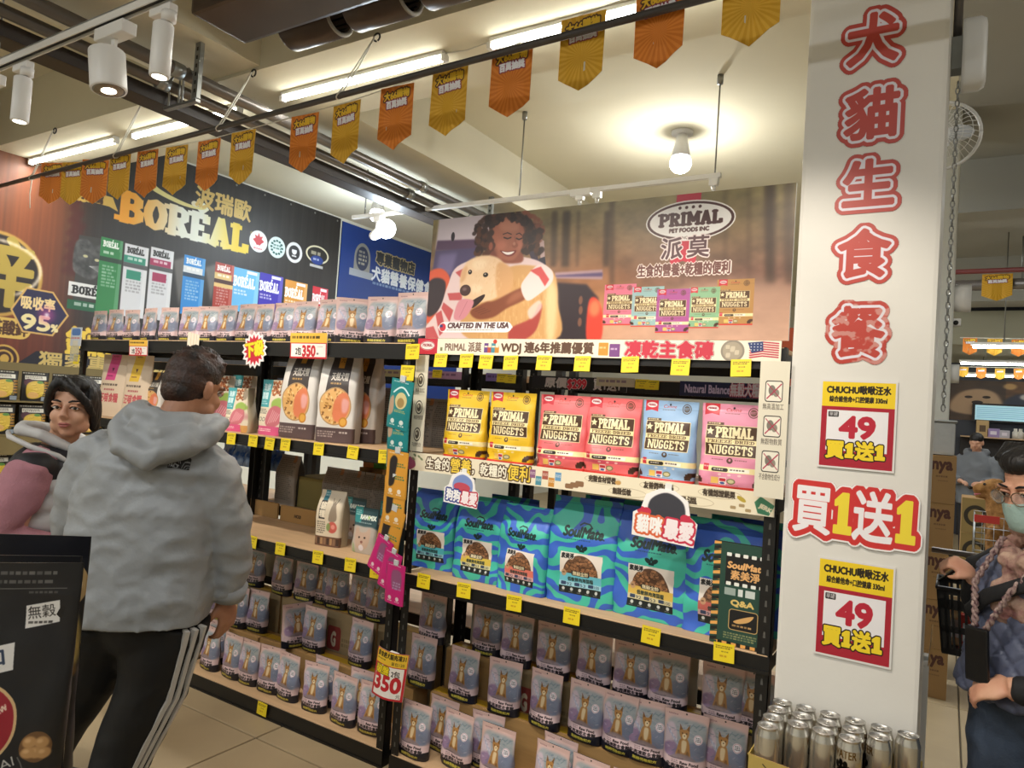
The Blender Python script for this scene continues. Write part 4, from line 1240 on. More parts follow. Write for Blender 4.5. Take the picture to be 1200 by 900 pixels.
# ---------------------------------------------------------------- blue wave bags
def wave_print(flavour, seed=0):
 W, H = 330, 440
 c = Canvas(W, H, '#2f63d0')
 yy, xx = np.mgrid[0:H, 0:W].astype(float)
 f = vnoise(H, W, 210, 170, 20 + seed) * 3.4 + yy / H * 5.6 + .22 * np.sin(xx / 46 + seed)
 s = np.sin(f * 2 * math.pi)
 blend = np.clip(s * 6 + .5, 0, 1)[..., None]
 teal = np.array(hexc('#46bda6')); blue = np.array(hexc('#3f6cd0')); deep = np.array(hexc('#3158b4'))
 base = blue * (1 - vnoise(H, W, 120, 120, 5)[..., None] * .6) + deep * vnoise(H, W, 120, 120, 5)[..., None] * .6
 c.a[:] = base * (1 - blend) + teal * blend
 c.rect(0, 26, W, 28, '#102850', .25)
 c.text('Soul', 76, 158, 42, '#12302e', w=82, bold=2.6, shear=.18)
 c.text('Mate', 166, 158, 42, '#12302e', w=98, bold=2.6, shear=.18)
 c.line([(150, 110), (166, 100), (196, 104), (210, 118)], 6, '#12302e').line([(262, 152), (274, 158)], 5, '#12302e')
 c.fine(96, 168, 240, 176, 1, '#1b4a60', .7)
 c.ell(156, 204, 15, 9, '#12302e', 1, 0, .5).ell(186, 204, 15, 9, '#12302e', 1, 0, -.5).ell(171, 196, 6, 8, '#12302e').rect(160, 210, 184, 220, '#12302e')
 x0, y0, x1, y1 = 72, 226, 272, 398
 c.rect(x0, y0, x1, y1, '#e9ded2')
 # bowl of kibble
 rs_ = random.Random(seed)
 cx, cy, R = (x0 + x1) / 2, y0 + 92, 84
 e = Canvas(W, H, '#000000')
 m = fill_mask(poly_edges([(cx + R * math.cos(q), cy + R * math.sin(q)) for q in np.linspace(math.pi, 2 * math.pi, 30)]), H, W)
 c._put(m, '#5c4030')
 for _ in range(110):
  q = rs_.uniform(math.pi, 2 * math.pi); r = R * .93 * math.sqrt(rs_.random())
  X, Y = cx + r * math.cos(q), cy + r * math.sin(q)
  if Y > cy - 4: continue
  b = rs_.uniform(.7, 1.15)
  c.ell(X, Y + 2, 9, 7, '#3c281c', .7).ell(X, Y, 8, 6, tuple(min(1, v * b) for v in hexc('#9c6e4c')) and np.array([min(1, v * b) for v in hexc('#9c6e4c')]))
 c.rect(x0, cy - 4, x1, y1, flavour)
 c.text('素美淨', x0 + 6, y0 + 24, 17, '#2a2a2a', bold=.8, strokes=((3, '#f4eee6'),), w=60)
 c.rect(cx - 44, cy - 16, cx + 44, cy + 4, '#2a3030', 1, 8).text('無穀全齡', cx, cy, 13, '#e8d8b0', anchor='c', bold=.7, w=74)
 c.text('低敏鮮肉海藻糧', cx, cy + 26, 13, '#2a3834', anchor='c', w=120, bold=.6)
 c.ell(x0 + 20, cy - 4, 12, 14, '#c9a07a', .9).fine(x0 + 12, cy - 8, x0 + 28, cy + 2, 1, '#5a4030')
 c.rect(x0, y1 - 50, x1, y1 - 30, '#cfe0ea', .5)
 for k in range(3): c.rect(x0 + 10 + k * 64, y1 - 48, x0 + 34 + k * 64, y1 - 34, '#2a3a5a', .9, 3).text(('92', '53', '100')[k], x0 + 37 + k * 64, y1 - 33, 13, '#26304a', w=24)
 c.rect(x0, y1 - 30, x1, y1, '#1d2423')
 for k in range(5): c.ell(x0 + 22 + k * 39, y1 - 18, 7, 7, '#d8dcd8', .9).fine(x0 + 10 + k * 39, y1 - 8, x0 + 34 + k * 39, y1 - 4, 1, '#c8ccc8', .8)
 return c
SB = [(500, 666, .255, .345, '#54b8c4', 'small blue and teal wave bag at the left end of the shelf'), (554, 681, .255, .35, '#d3b84a', 'small blue wave bag with a yellow label, second from the left'), (606, 695, .245, .345, '#e07a6a', 'small blue wave bag with a salmon red label'),
  (675, 709, .30, .405, '#6cc0d2', 'tall blue wave bag with a sky blue label, between the small and yellow-labelled ones'), (758, 727, .31, .40, '#dcb858', 'tall blue wave bag with a yellow label behind the cat sign'), (843, 748, .30, .395, '#c4685e', 'tall blue wave bag with a brick red label behind the dark question board')]
sb_cache = {}
for i, (px, py, w, h, fl_, lab) in enumerate(SB):
 pmw = print_mat('wave_print_%d' % i, wave_print(fl_, i), .42, bump=.1, bump_scale=10)
 o = make_bag('kibble_bag', w * .95, h, .115, pmw, mat('wave_back', '#2e63b4', .45), kind='box', seed=50 + i, wr=.016, nz=18, nx=36, seal_t=.95)
 q = onZ(px, py, Z_DECK[1])
 o.location = (q.x, max(2.515, q.y + .06), Z_DECK[1] + .001)
 o.rotation_euler = (0, 0, [.08, .02, -.06, .06, -.03, -.02][i])
 tag(o, lab, 'food bag', 'blue wave bags under the strip sign')
 if i in (1, 3, 5):
  b = copy_tree(o)
  b.location = (q.x + (.07 if i != 5 else .04), q.y + .19, Z_DECK[1] + .001)
  tag(b, {1: 'second row blue wave bag peeping out behind the small yellow-labelled one', 3: 'second row blue wave bag rising behind the sky blue labelled one', 5: 'second row blue wave bag behind the brick red labelled one'}[i], 'food bag', 'blue wave bags under the strip sign')
# ================================================================ poster and printed strips on the right rack
PX0, PX1, PZ0, PZ1 = -1.965, -.452, 1.879, 2.404
PSC = 700
def poster_print():
 W, H = int((PX1 - PX0) * PSC), int((PZ1 - PZ0) * PSC)
 def P(px, py):
  p = onY(px, py, 2.43)
  return np.array([(p.x - PX0) * PSC, (PZ1 - p.z) * PSC])
 A = lambda X, Y: P(500 + X / 4.286, 200 + Y / 4.286)
 B = lambda X, Y: P(700 + X / 4.2875, 200 + Y / 4.2875)
 AL = lambda pts: [A(*q) for q in pts]
 BL = lambda pts: [B(*q) for q in pts]
 c = Canvas(W, H, '#7d6248')
 u = np.linspace(0, 1, H)[:, None, None]; t = np.linspace(0, 1, W)[None, :, None]
 top, mid, bot = (np.array(hexc(q)) for q in ('#8f8257', '#6f4f40', '#c19a84'))
 base = np.where(u < .55, top + (mid - top) * u / .55, mid + (bot - mid) * (u - .55) / .45)
 n1 = vnoise(H, W, 60, 34, 1)[..., None]; n2 = vnoise(H, W, 24, 18, 2)[..., None]
 c.a[:] = base * (.72 + .42 * n1 + .16 * n2)
 warm = np.exp(-(((t - .52) / .14) ** 2 + ((u - .75) / .35) ** 2))
 c.a[:] = c.a * (1 - .55 * warm) + np.array(hexc('#d58a4a')) * .55 * warm
 rs = random.Random(3)
 for x, w, d in ((640, 26, .55), (700, 34, .7), (760, 14, .4), (905, 26, .6)):
  a, b = A(x, 200), A(x - 8, 480); c.poly([a - (w / 3, 0), a + (w / 3, 0), b + (w / 3, 0), b - (w / 3, 0)], '#33261d', d, 4)
 for x, w, d in ((70, 20, .5), (640, 12, .3), (865, 30, .75), (760, 14, .3), (420, 12, .25), (960, 26, .5)):
  a, b = B(x, 60), B(x, 570); c.poly([a - (w / 2.4, 0), a + (w / 2.4, 0), b + (w / 2.8, 0), b - (w / 2.8, 0)], '#3a2a20', d, 5)
 c.spline(BL([(560, 560), (1000, 600), (1000, 860), (0, 860), (0, 760)]), '#c69e86', .6, 12)
 # vehicle behind
 c.poly(AL([(60, 225), (340, 215), (330, 380), (40, 395)]), '#c9bdc6', 1, 3)
 c.poly(AL([(50, 350), (330, 340), (320, 395), (40, 400)]), '#57405a', 1, 2)
 c.poly(AL([(40, 400), (250, 385), (220, 560), (10, 600)]), '#4f4668', 1, 2)
 c.poly(AL([(60, 420), (150, 410), (120, 520), (40, 540)]), '#7a7098', .7, 6)
 c.ell(*A(128, 330), 7, 14, '#2c2430')
 c.spline(AL([(20, 500), (80, 495), (115, 560), (80, 700), (-10, 760), (-20, 560)]), '#cf5a3e', 1, 2)
 c.spline(AL([(30, 540), (90, 560), (70, 680), (0, 730), (-10, 600)]), '#3a3034', 1, 2)
 c.line(AL([(540, 330), (575, 360), (580, 450)]), 14, '#b49a98'); c.line(AL([(520, 390), (550, 470)]), 20, '#3b3040')
 c.poly(AL([(560, 440), (590, 430), (595, 470), (560, 475)]), '#2c2a38')
 c.poly(AL([(640, 560), (800, 570), (860, 640), (830, 850), (630, 850)]), '#32262b', 1, 3)
 c.poly(AL([(640, 510), (880, 495), (880, 545), (640, 540)]), '#a98a90', 1, 2).poly(AL([(640, 525), (880, 510), (880, 530), (640, 532)]), '#4a3c66', .8, 2)
 c.spline(AL([(810, 660), (850, 640), (880, 720), (870, 850), (800, 850)]), '#d8402e', 1, 2).ell(*A(840, 690), 16, 22, '#f08a5a', .8, 5)
 for X, Y in ((770, 700), (765, 760), (770, 650)): c.ell(*A(X, Y), 6, 12, '#8a5a44', .8, 1)
 # hair
 for i in range(330):
  q = rs.uniform(0, 6.28); r = math.sqrt(rs.random())
  X = 400 + 165 * r * math.cos(q); Y = 318 + 112 * r * math.sin(q)
  if Y > 300 and 330 < X < 480: continue
  c.ell(*A(X, Y), rs.uniform(6, 12), rs.uniform(6, 12), ['#33201c', '#43291f', '#5a3426', '#281816'][i % 4], .9, 1)
 for i in range(90):
  q = rs.uniform(-1.2, 1.0); X = 420 + 160 * math.cos(q) * rs.uniform(.8, 1.05); Y = 300 + 105 * math.sin(q)
  c.ell(*A(X, Y), 5, 6, '#8a4f3c', .5, 1)
 # sweater
 c.spline(AL([(150, 480), (300, 430), (470, 430), (590, 470), (640, 560), (600, 700), (420, 860), (-30, 860), (-20, 800), (60, 690), (100, 580)]), '#dcc3c2', 1, 1)
 for st in ([(140, 510), (200, 480), (170, 540)], [(100, 615), (180, 610), (170, 650), (110, 650)], [(80, 660), (130, 700), (110, 760), (70, 690)], [(40, 720), (70, 700), (90, 800), (60, 830)], [(-10, 790), (30, 780), (60, 850), (-10, 850)]):
  c.poly(AL(st), '#b84a4c', .9, 1)
 # face and neck
 c.spline(AL([(330, 400), (460, 400), (470, 460), (330, 455)]), '#8a4c3a', 1, 2)
 c.spline(AL([(322, 330), (345, 255), (400, 230), (462, 248), (488, 310), (476, 380), (440, 440), (395, 448), (345, 420)]), '#a2614a', 1, 2)
 c.spline(AL([(360, 262), (420, 240), (460, 270), (450, 300), (380, 300)]), '#c1836a', .7, 6)
 for i in range(60):
  X = rs.uniform(318, 500); Y = 232 + abs(X - 410) ** 2 * .0042 + rs.uniform(-16, 12)
  c.ell(*A(X, Y), rs.uniform(6, 10), rs.uniform(6, 10), ['#33201c', '#43291f', '#281816'][i % 3], .95, 1)
 for i in range(60):
  X, Y = rs.choice([rs.uniform(240, 330), rs.uniform(490, 575)]), rs.uniform(290, 420)
  c.ell(*A(X, Y), rs.uniform(7, 11), rs.uniform(7, 11), ['#3a241d', '#52301f', '#2c1a17'][i % 3], .9, 1)
 c.ell(*A(372, 372), 18, 14, '#b8705a', .8, 5).ell(*A(462, 372), 9, 14, '#b8705a', .8, 4)
 c.spline(AL([(318, 350), (350, 420), (330, 440), (310, 400)]), '#6d3a2e', .7, 5)
 c.line(AL([(380, 318), (402, 310), (422, 318)]), 3, '#3c1f1a'); c.line(AL([(446, 318), (462, 312), (474, 322)]), 3, '#3c1f1a')
 c.line(AL([(384, 334), (402, 340), (420, 334)]), 4, '#2e1815'); c.line(AL([(446, 338), (460, 344), (474, 338)]), 4, '#2e1815')
 c.line(AL([(438, 330), (446, 372)]), 4, '#8a4c3a', .7, 1); c.ell(*A(440, 374), 10, 7, '#8d4f3c', 1, 1).ell(*A(436, 366), 5, 5, '#c58a70', .7, 1)
 c.spline(AL([(364, 400), (400, 404), (446, 398), (430, 424), (396, 428)]), '#7a3632', 1, 0)
 c.spline(AL([(374, 404), (402, 408), (436, 404), (420, 418), (396, 420)]), '#f2e8e2')
 c.ell(*A(318, 378), 7, 12, '#8f513e', 1, 1)
 # dog body and head
 c.spline(AL([(330, 560), (420, 480), (560, 480), (640, 520), (655, 660), (640, 850), (230, 850), (170, 740)]), '#c99a62', 1, 2)
 for i in range(240):
  X, Y = rs.uniform(240, 645), rs.uniform(500, 845)
  if X < 330 and Y < 640: continue
  a = A(X, Y); c.line([a, a + (rs.uniform(-3, 5), rs.uniform(10, 22))], 2, ['#e6c592', '#b9824a', '#dcb47a'][i % 3], .5, 1)
 c.spline(AL([(600, 560), (650, 600), (640, 820), (600, 840)]), '#edcf9e', .8, 6)
 c.spline(AL([(168, 520), (205, 452), (285, 424), (360, 440), (400, 500), (390, 590), (340, 640), (270, 660), (200, 650), (166, 610)]), '#e2c09a', 1, 2)
 c.spline(AL([(350, 470), (400, 470), (430, 520), (420, 600), (370, 660), (345, 600)]), '#cf9f6e', 1, 3)
 c.spline(AL([(176, 500), (200, 480), (190, 540), (165, 560)]), '#cfa176', .9, 3)
 c.ell(*A(260, 470), 26, 16, '#f0d9b8', .7, 6).ell(*A(245, 590), 22, 14, '#eed6b6', .7, 5)
 for i in range(90):
  X, Y = rs.uniform(200, 370), rs.uniform(440, 620); a = A(X, Y); c.line([a, a + (rs.uniform(-6, 6), rs.uniform(4, 10))], 1.6, ['#f0d8b4', '#c79c6c'][i % 2], .4, 1)
 c.ell(*A(292, 522), 9, 7, '#241814').ell(*A(290, 519), 2, 2, '#d8d0c8').ell(*A(214, 508), 7, 7, '#241814').ell(*A(213, 505), 2, 2, '#d8d0c8')
 c.ell(*A(190, 600), 20, 17, '#4a3230').ell(*A(186, 594), 8, 5, '#8d7472', .7, 2)
 c.spline(AL([(215, 660), (285, 620), (275, 650), (225, 690)]), '#33201e')
 c.spline(AL([(165, 648), (228, 650), (222, 690), (180, 745), (135, 745), (138, 700)]), '#d08a94', 1, 1); c.line(AL([(200, 655), (160, 735)]), 2, '#b06878', .7)
 # embracing arms
 c.spline(AL([(480, 585), (495, 640), (400, 690), (330, 735), (250, 745), (215, 705), (290, 660), (340, 650)]), '#80472f', 1, 2)
 c.spline(AL([(420, 625), (470, 600), (485, 625), (400, 670)]), '#a4664a', .7, 5)
 for k in range(4): c.line(AL([(225 + k * 14, 700 + k * 7), (275 + k * 14, 684 + k * 6)]), 2, '#5a2e22', .6)
 c.spline(AL([(470, 590), (490, 540), (560, 470), (625, 500), (625, 560), (560, 620), (500, 652)]), '#e2cfcb', 1, 1)
 c.poly(AL([(515, 500), (570, 480), (612, 545), (590, 580), (560, 530)]), '#c84a4a', .95, 1)
 c.spline(AL([(410, 850), (420, 790), (520, 740), (560, 670), (575, 690), (545, 800), (480, 850)]), '#a4433c', 1, 2)
 c.spline(AL([(505, 700), (560, 650), (572, 690), (520, 745)]), '#dcc8c0', .8, 2)
 # pill
 a, b = A(55, 760), A(425, 812)
 c.rect(a[0], a[1], b[0], b[1], '#f3f0ee', 1, 22)
 e = A(76, 786); c.ell(e[0], e[1], 12, 12, '#c83a48').rect(e[0] - 11, e[1] - 8, e[0], e[1], '#34447c')
 a, b = A(100, 790), A(406, 790); c.text('CRAFTED IN THE USA', a[0], a[1], 16, '#54363a', w=b[0] - a[0], bold=1.4, shear=.15)
 a, b = A(96, 796), A(404, 806); c.fine(a[0], a[1], b[0], b[1], 1, '#9a8a8a', .8)
 # right half: ribbon, oval, lettering, bags
 c.poly(BL([(400, 100), (522, 92), (490, 470), (425, 452), (360, 475)]), '#c22c40')
 ce, rr = B(460, 248), B(688, 248)[0] - B(460, 248)[0]
 logo_oval(c, ce[0], ce[1], rr * 1.02, rr * .46)
 c.fine(ce[0] - rr * .38, ce[1] + rr * .17, ce[0] + rr * .4, ce[1] + rr * .26, 1, '#4a2520', .9, 4)
 for k in range(4): c.ell(ce[0] - 26 + k * 17, ce[1] - rr * .30, 4, 4, '#4a2520')
 c.text('PET FOODS INC', ce[0], ce[1] + rr * .25, 10, '#4a2520', anchor='c', w=rr * .9, strokes=((4, '#f0ece8'),), bold=.6)
 c.text('SINCE 2001', ce[0], ce[1] + rr * .41, 7, '#4a2520', anchor='c', strokes=((4, '#f0ece8'),))
 a, b = B(316, 436), B(545, 430)
 c.text('派', a[0], a[1], 42, '#5a3a3c', bold=1.2, strokes=((4, '#ecdcd8'),)); c.text('莫', a[0] + (b[0] - a[0]) * .58, a[1] - 2, 42, '#5a3a3c', bold=1.2, strokes=((4, '#ecdcd8'),))
 a, b = B(198, 532), B(662, 512)
 c.text('生食的營養+乾糧的便利', a[0], a[1] - 2, 24, '#6a4038', w=b[0] - a[0], bold=.8, strokes=((3.5, '#ecdcd4'),))
 for X, Y, w, h, col in ((110, 675, 148, 205, '#d8718c'), (690, 662, 175, 230, '#b08246'), (250, 685, 148, 200, '#8fb6b8'), (535, 690, 145, 205, '#7fb088'), (378, 706, 155, 220, '#a44f92')):
  a, b = B(X - w / 2, Y - h / 2), B(X + w / 2, Y + h / 2)
  c.paste(nugget_print(col), a[0], a[1], b[0] - a[0], b[1] - a[1], .9)
 c.a[:] = np.clip(c.a, 0, 1)
 return c
def sheet(name, lo, hi, pm, th=.006, edge=None, normal='-y', parent=None):
 """a flat printed board: lo/hi = lower left and upper right corner as seen, th = thickness behind the print"""
 (x0, y0, z0), (x1, y1, z1) = lo, hi
 lo_, hi_ = Vector(lo), Vector(hi)
 if normal == '-y':
  a, b, c_, d = Vector((x0, y0, z0)), Vector((x1, y0, z0)), Vector((x1, y0, z1)), Vector((x0, y0, z1)); back = Vector((0, th, 0))
 cen = (a + c_) / 2
 cen.z = z0
 f = [a - cen, b - cen, c_ - cen, d - cen]
 g = [p + back for p in f]
 mb = MB()
 mb.add(f + g, [(0, 1, 2, 3), (4, 7, 6, 5), (1, 0, 4, 5), (2, 1, 5, 6), (3, 2, 6, 7), (0, 3, 7, 4)], [0, 1, 1, 1, 1, 1], [[(0, 0), (1, 0), (1, 1), (0, 1)]] + [None] * 5)
 return mb.build(name, [pm, edge or m_white], parent, cen)
o = sheet('poster_board', (PX0, 2.436, PZ0 + .001), (PX1, 2.436, PZ1), print_mat('poster_print', poster_print(), .35), .012)
tag(o, 'wide glossy poster of a woman hugging a golden dog in an autumn forest', 'poster')
for x in (-.55, 0, .55):
 MB().box((x - .02, .0125, 0), (x + .02, .035, .2)).build('bracket', m_black, o)
def banner_print():
 W, H = 1300, 62
 c = Canvas(W, H, '#efe4cf')
 c.rect(0, 0, 92, H, '#c32f42'); logo_oval(c, 46, 28, 34, 18, '#8a2634', '#f0e4e0', False)
 c.rect(106, 34, 116, 48, '#7a8058').text('PRIMAL 派莫', 128, 46, 28, '#7d6350', bold=1.2, w=160, strokes=((2.5, '#f8f2e6'),))
 for k, col in enumerate(('#6a4a88', '#b8523c', '#4f8ea0', '#c98a3a')): c.rect(300 + k * 15, 16 + (k % 2) * 10, 318 + k * 15, 52, col).rect(302 + k * 15, 26, 316 + k * 15, 32, '#e8e0c8')
 c.ell(345, 10, 8, 8, '#c2402e')
 c.text('WDJ 連6年推薦優質', 372, 46, 30, '#5e4433', bold=1.6, w=352)
 c.rect(742, 10, 776, 54, '#c8913a', 1, 3).rect(780, 14, 816, 58, '#7a4a84', 1, 3).fine(745, 24, 774, 34, 1, '#f0e0b0').fine(784, 28, 812, 38, 1, '#f0e0f0')
 c.text('凍乾主食磚', 834, 53, 42, '#c23648', bold=2.6, w=275, strokes=((5, '#3a2a2c'), (4, '#f8eee0')))
 c.ell(1166, 32, 34, 34, '#8f8678').ell(1166, 32, 28, 28, '#a89c88')
 for k in range(8): c.rect(1146 + (k * 13) % 38, 14 + (k * 9) % 30, 1158 + (k * 13) % 38, 26 + (k * 9) % 30, '#c9bda6', .9, 2)
 for k in range(7): c.poly([(1212, 8 + k * 7), (1250, 2 + k * 7), (1294, 6 + k * 7), (1294, 10 + k * 7), (1250, 6 + k * 7), (1216, 12 + k * 7)], '#b83a4a')
 c.poly([(1208, 6), (1250, 2), (1252, 30), (1220, 38)], '#33406e')
 for k in range(12): c.ell(1218 + (k % 4) * 9, 10 + (k // 4) * 9, 1.6, 1.6, '#f0f0f4')
 return c
o = sheet('banner_strip', (-1.985, 2.414, 1.808), (-.468, 2.414, 1.876), print_mat('banner_print', banner_print(), .45), .005)
tag(o, 'cream printed strip sign with brown and red lettering right under the forest poster', 'sign')
def strip_print():
 W, H = 1300, 66
 c = Canvas(W, H, '#eadfc4')
 c.spline([(0, 20), (24, 26), (34, 50), (10, 66), (0, 66)], '#a8526e')
 for x, y in ((28, 10), (48, 14), (60, 22), (22, 24)): c.ell(x, y, 8, 4, '#7f8a66', 1, 0, .5)
 x = 84
 for s, big in (('生食的', 0), ('營養', 1), ('，乾糧的', 0), ('便利', 1)):
  w = len(s) * (36 if not big else 46)
  c.text(s, x, 50 if not big else 52, 32 if not big else 40, '#f4eeda' if not big else '#f0cf4a', bold=1.4, w=w - 4, strokes=((5, '#4a3220'),)); x += w + 2
 for k, col in enumerate(('#8a5a80', '#4f8ea0', '#a85a4a', '#c98a3a', '#6a9ac0')): c.rect(520 + k * 24, 12 + (k % 2) * 20, 542 + k * 24, 40 + (k % 2) * 22, col).fine(522 + k * 24, 20 + (k % 2) * 20, 540 + k * 24, 30 + (k % 2) * 20, 2, '#f0ece0')
 for k in range(3): c.rect(654 + k * 18, 44 - k * 6, 684 + k * 18, 60 - k * 5, '#8d6a4c', 1, 5)
 for s, x, y in (('完整食材營養', 736, 26), ('無穀低敏', 820, 56), ('友善飼養肉品', 920, 26), ('慢溫', 1024, 56), ('有機認證蔬果', 1100, 26)):
  c.ell(x + 48, y - 7, 62, 14, '#b8a888').ell(x + 48, y - 7, 60.5, 12.5, '#eadfc4'); c.text(s, x, y, 15, '#3c3024', w=92 if len(s) > 4 else 60, bold=.8)
 c.ell(836, 22, 10, 7, '#c99c5a').ell(1210, 26, 14, 6, '#b8a03c', 1, 0, .5)
 for x, y in ((1180, 48), (1204, 40), (1222, 52)): c.rect(x, y, x + 16, y + 9, '#a89068', 1, 3)
 c.poly([(1246, 30), (1262, 12), (1300, 34), (1286, 64), (1256, 60)], '#3f7d5c').text('JERKY', 1258, 42, 12, '#e8e0c0', rot=.4, bold=.8)
 return c
o = sheet('strip_sign', (-1.99, 2.412, 1.303), (-.462, 2.412, 1.379), print_mat('strip_print', strip_print(), .45), .005)
tag(o, 'cream printed strip sign along the eye-level shelf edge under the nugget bags', 'sign')
def side_print(right):
 W, H = 110, 420
 c = Canvas(W, H, '#ddd6c2')
 for k in range(3):
  y = (110 + k * 118) if not right else (96 + k * 108)
  if right:
   c.rect(22, y - 36, 88, y + 30, '#3a3430', 1, 9).rect(25, y - 33, 85, y + 27, '#e6e0d0', 1, 7)
   c.ell(48, y - 6, 13, 16, '#7a7468').ell(64, y + 2, 11, 12, '#8a8274').line([(30, y + 20), (82, y - 26)], 4, '#a8304a').line([(30, y - 26), (82, y + 20)], 3, '#a8304a', .8)
  else:
   c.ell(55, y, 30, 30, '#3a3430').ell(55, y, 25, 25, '#ddd6c2').ell(55, y, 18, 18, '#5d5348').ell(50, y - 4, 7, 7, '#cfc6b0')
  c.text(('無高溫加工', '無穀物麩質', '不含動物性成分')[k], 55, y + 52, 15, '#4a4038', anchor='c', w=78)
 return c
for right, x0, x1, z0, z1, lab in ((0, -1.985, -1.915, 1.384, 1.803, 'narrow cream vertical sign with three round icons left of the yellow nugget bags'), (1, -.515, -.425, 1.384, 1.803, 'cream vertical sign with three framed icons beside the white column')):
 o = sheet('side_sign', (x0, 2.408 if not right else 2.345, z0 if not right else 1.37), (x1, 2.408 if not right else 2.345, z1), print_mat('side_print_%d' % right, side_print(right), .5), .004)
 tag(o, lab, 'sign')
 if right:
  MB().box((.03, .004, .1), (.045, .05, .12)).build('clip', m_white, o)
# hand-cut signs clipped to the strip (plain coloured tops, lettering below)
def favourite_print(top, word, c1, c2):
 c = Canvas(200, 160, '#f2eeec')
 c.spline([(58, 90), (52, 40), (100, 10), (152, 36), (150, 92)], top, 1, 1)
 if c1 == '#d8643c':
  for x in (36, 168): c.ell(x - 8, 78, 14, 12, '#c8304a').ell(x + 8, 78, 14, 12, '#c8304a').poly([(x - 20, 84), (x + 20, 84), (x, 104)], '#c8304a')
 else:
  c.ell(100, 72, 46, 22, '#c84450', .9)
 c.text(word[:2], 18, 140, 42, '#f4f2f0', w=78, bold=2.4, strokes=((9, c1),))
 c.text(word[2:], 104, 142, 46, '#f4e8ea', w=84, bold=2.6, strokes=((9, c2),))
 return c
for px, py, w, top, word, c1, c2, lab in ((541, 573, .17, '#7d92c8', '狗狗最愛', '#33408a', '#b82c40', 'die-cut dog sign with blue top and red lettering, over the small blue bags'), (779, 604, .225, '#3a3a42', '貓咪最愛', '#d8643c', '#c8304a', 'die-cut cat sign with hearts and orange lettering, over a tall blue bag')):
 p = onY(px, py, 2.404)
 h = w * .8
 outl = [(-.5, -.5), (.5, -.5), (.52, -.05), (.40, .05), (.34, .34), (.12, .5), (-.12, .5), (-.34, .34), (-.40, .05), (-.52, -.05)]
 mb = MB()
 n = len(outl)
 f = [(a * w, 0, b * h) for a, b in outl]; g_ = [(a * w, .003, b * h) for a, b in outl]
 mb.add(f + g_, [tuple(range(n)), tuple(range(2 * n - 1, n - 1, -1))] + [((k + 1) % n, k, n + k, n + (k + 1) % n) for k in range(n)], [0] + [1] * (n + 1), [[(a * .94 + .5, b + .5) for a, b in outl]] + [None] * (n + 1))
 o = mb.build('hanging_sign', [print_mat('favourite_' + c1.strip('#'), favourite_print(top, word, c1, c2), .5), m_white], None, p, (0, .06, 0))
 tag(o, lab, 'sign')
 MB().box((-.012, .003, h * .40), (.012, .006, h * .62)).build('clip', m_white, o)
# question board standing on the shelf end
def qa_print():
 W, H = 200, 400
 c = Canvas(W, H, '#24463a')
 for k in range(20): c.rect(0, k * 20, 26, k * 20 + 10, '#e8a858' if k % 2 else '#1c1c18'); c.poly([(0, k * 20), (26, k * 20 - 6), (26, k * 20 + 8), (0, k * 20 + 12)], '#1c1c18' if k % 2 else '#e8a858')
 c.rect(26, 388, W, H, '#e8a858')
 for k in range(6): c.rect(30 + k * 34, 386, 46 + k * 34, H, '#1c1c18')
 c.rect(46, 42, 196, 164, '#161616')
 for k in range(5): c.rect(48 + k * 30, 38, 66 + k * 30, 52, '#ecece4', 1, 3).rect(50 + k * 30, 152, 68 + k * 30, 166, '#ecece4', 1, 3)
 c.text('SoulMate', 52, 98, 26, '#e8b070', w=136, bold=1.6, shear=.15); c.text('素美淨', 66, 138, 28, '#e8b070', w=104, bold=1.4)
 c.fine(46, 176, 192, 206, 1, '#e6e8e4', 1, 2, .95)
 c.text('Q&A', 72, 242, 22, '#e0c070', w=82, bold=1.6)
 c.rect(66, 256, 172, 338, '#c8a468', 1, 12).rect(69, 259, 169, 335, '#161616', 1, 10)
 c.spline([(84, 304), (120, 284), (156, 272), (140, 296), (104, 310)], '#d8a868'); c.fine(80, 316, 158, 328, 1, '#d8a868', .9)
 c.fine(50, 350, 192, 378, 3, '#b0a870', .8)
 return c
p = onZ(880, 752, Z_DECK[1])
o = sheet('info_board', (-.655, 2.442, Z_DECK[1] + .002), (-.475, 2.442, Z_DECK[1] + .34), print_mat('qa_print', qa_print(), .5), .02, mat('board_edge', '#1e2a24', .6))
tag(o, 'dark green question and answer board with a striped orange edge on the shelf end', 'board')
# ---------------------------------------------------------------- yellow shelf tags
def tag_print():
 c = Canvas(80, 72, '#e8cf22')
 c.fine(8, 10, 74, 24, 2, '#5a4a10', .9, 3); c.fine(30, 30, 60, 38, 1, '#6a5a18', .7); c.fine(24, 46, 62, 58, 1, '#b07a18', .8)
 return c
PT = print_mat('price_tag_print', tag_print(), .5, emit=0)
mb = MB()
mb.add([(-.034, 0, -.03), (.034, 0, -.03), (.034, .003, .03), (-.034, .003, .03), (-.034, .0015, -.03), (.034, .0015, -.03), (.034, .0045, .03), (-.034, .0045, .03)],
  [(0, 1, 2, 3), (4, 7, 6, 5), (1, 0, 4, 5), (2, 1, 5, 6), (3, 2, 6, 7), (0, 3, 7, 4)], 0, [[(0, 0), (1, 0), (1, 1), (0, 1)]] * 6)
TAGM = mb.mesh('price_tag', [PT])
def tags(pts, y, where, s=1.0, tilt=0.0):
 for i, (px, py) in enumerate(pts):
  o = link('price_tag', TAGM, None, onY(px, py, y), (tilt, rnd.uniform(-.05, .05), 0))
  o.scale = (s, 1, s)
  tag(o, 'yellow price tag %s, %s from the left' % (where, nth(i, len(pts))) if len(pts) > 1 else 'yellow price tag ' + where, 'price tag', 'yellow shelf price tags')
tags([(516, 422), (546, 422.5), (569, 424), (598, 425), (637, 425), (682, 426), (738, 427), (797, 430), (868, 431)], 2.405, 'hanging under the cream strip below the poster', .98, -.08)
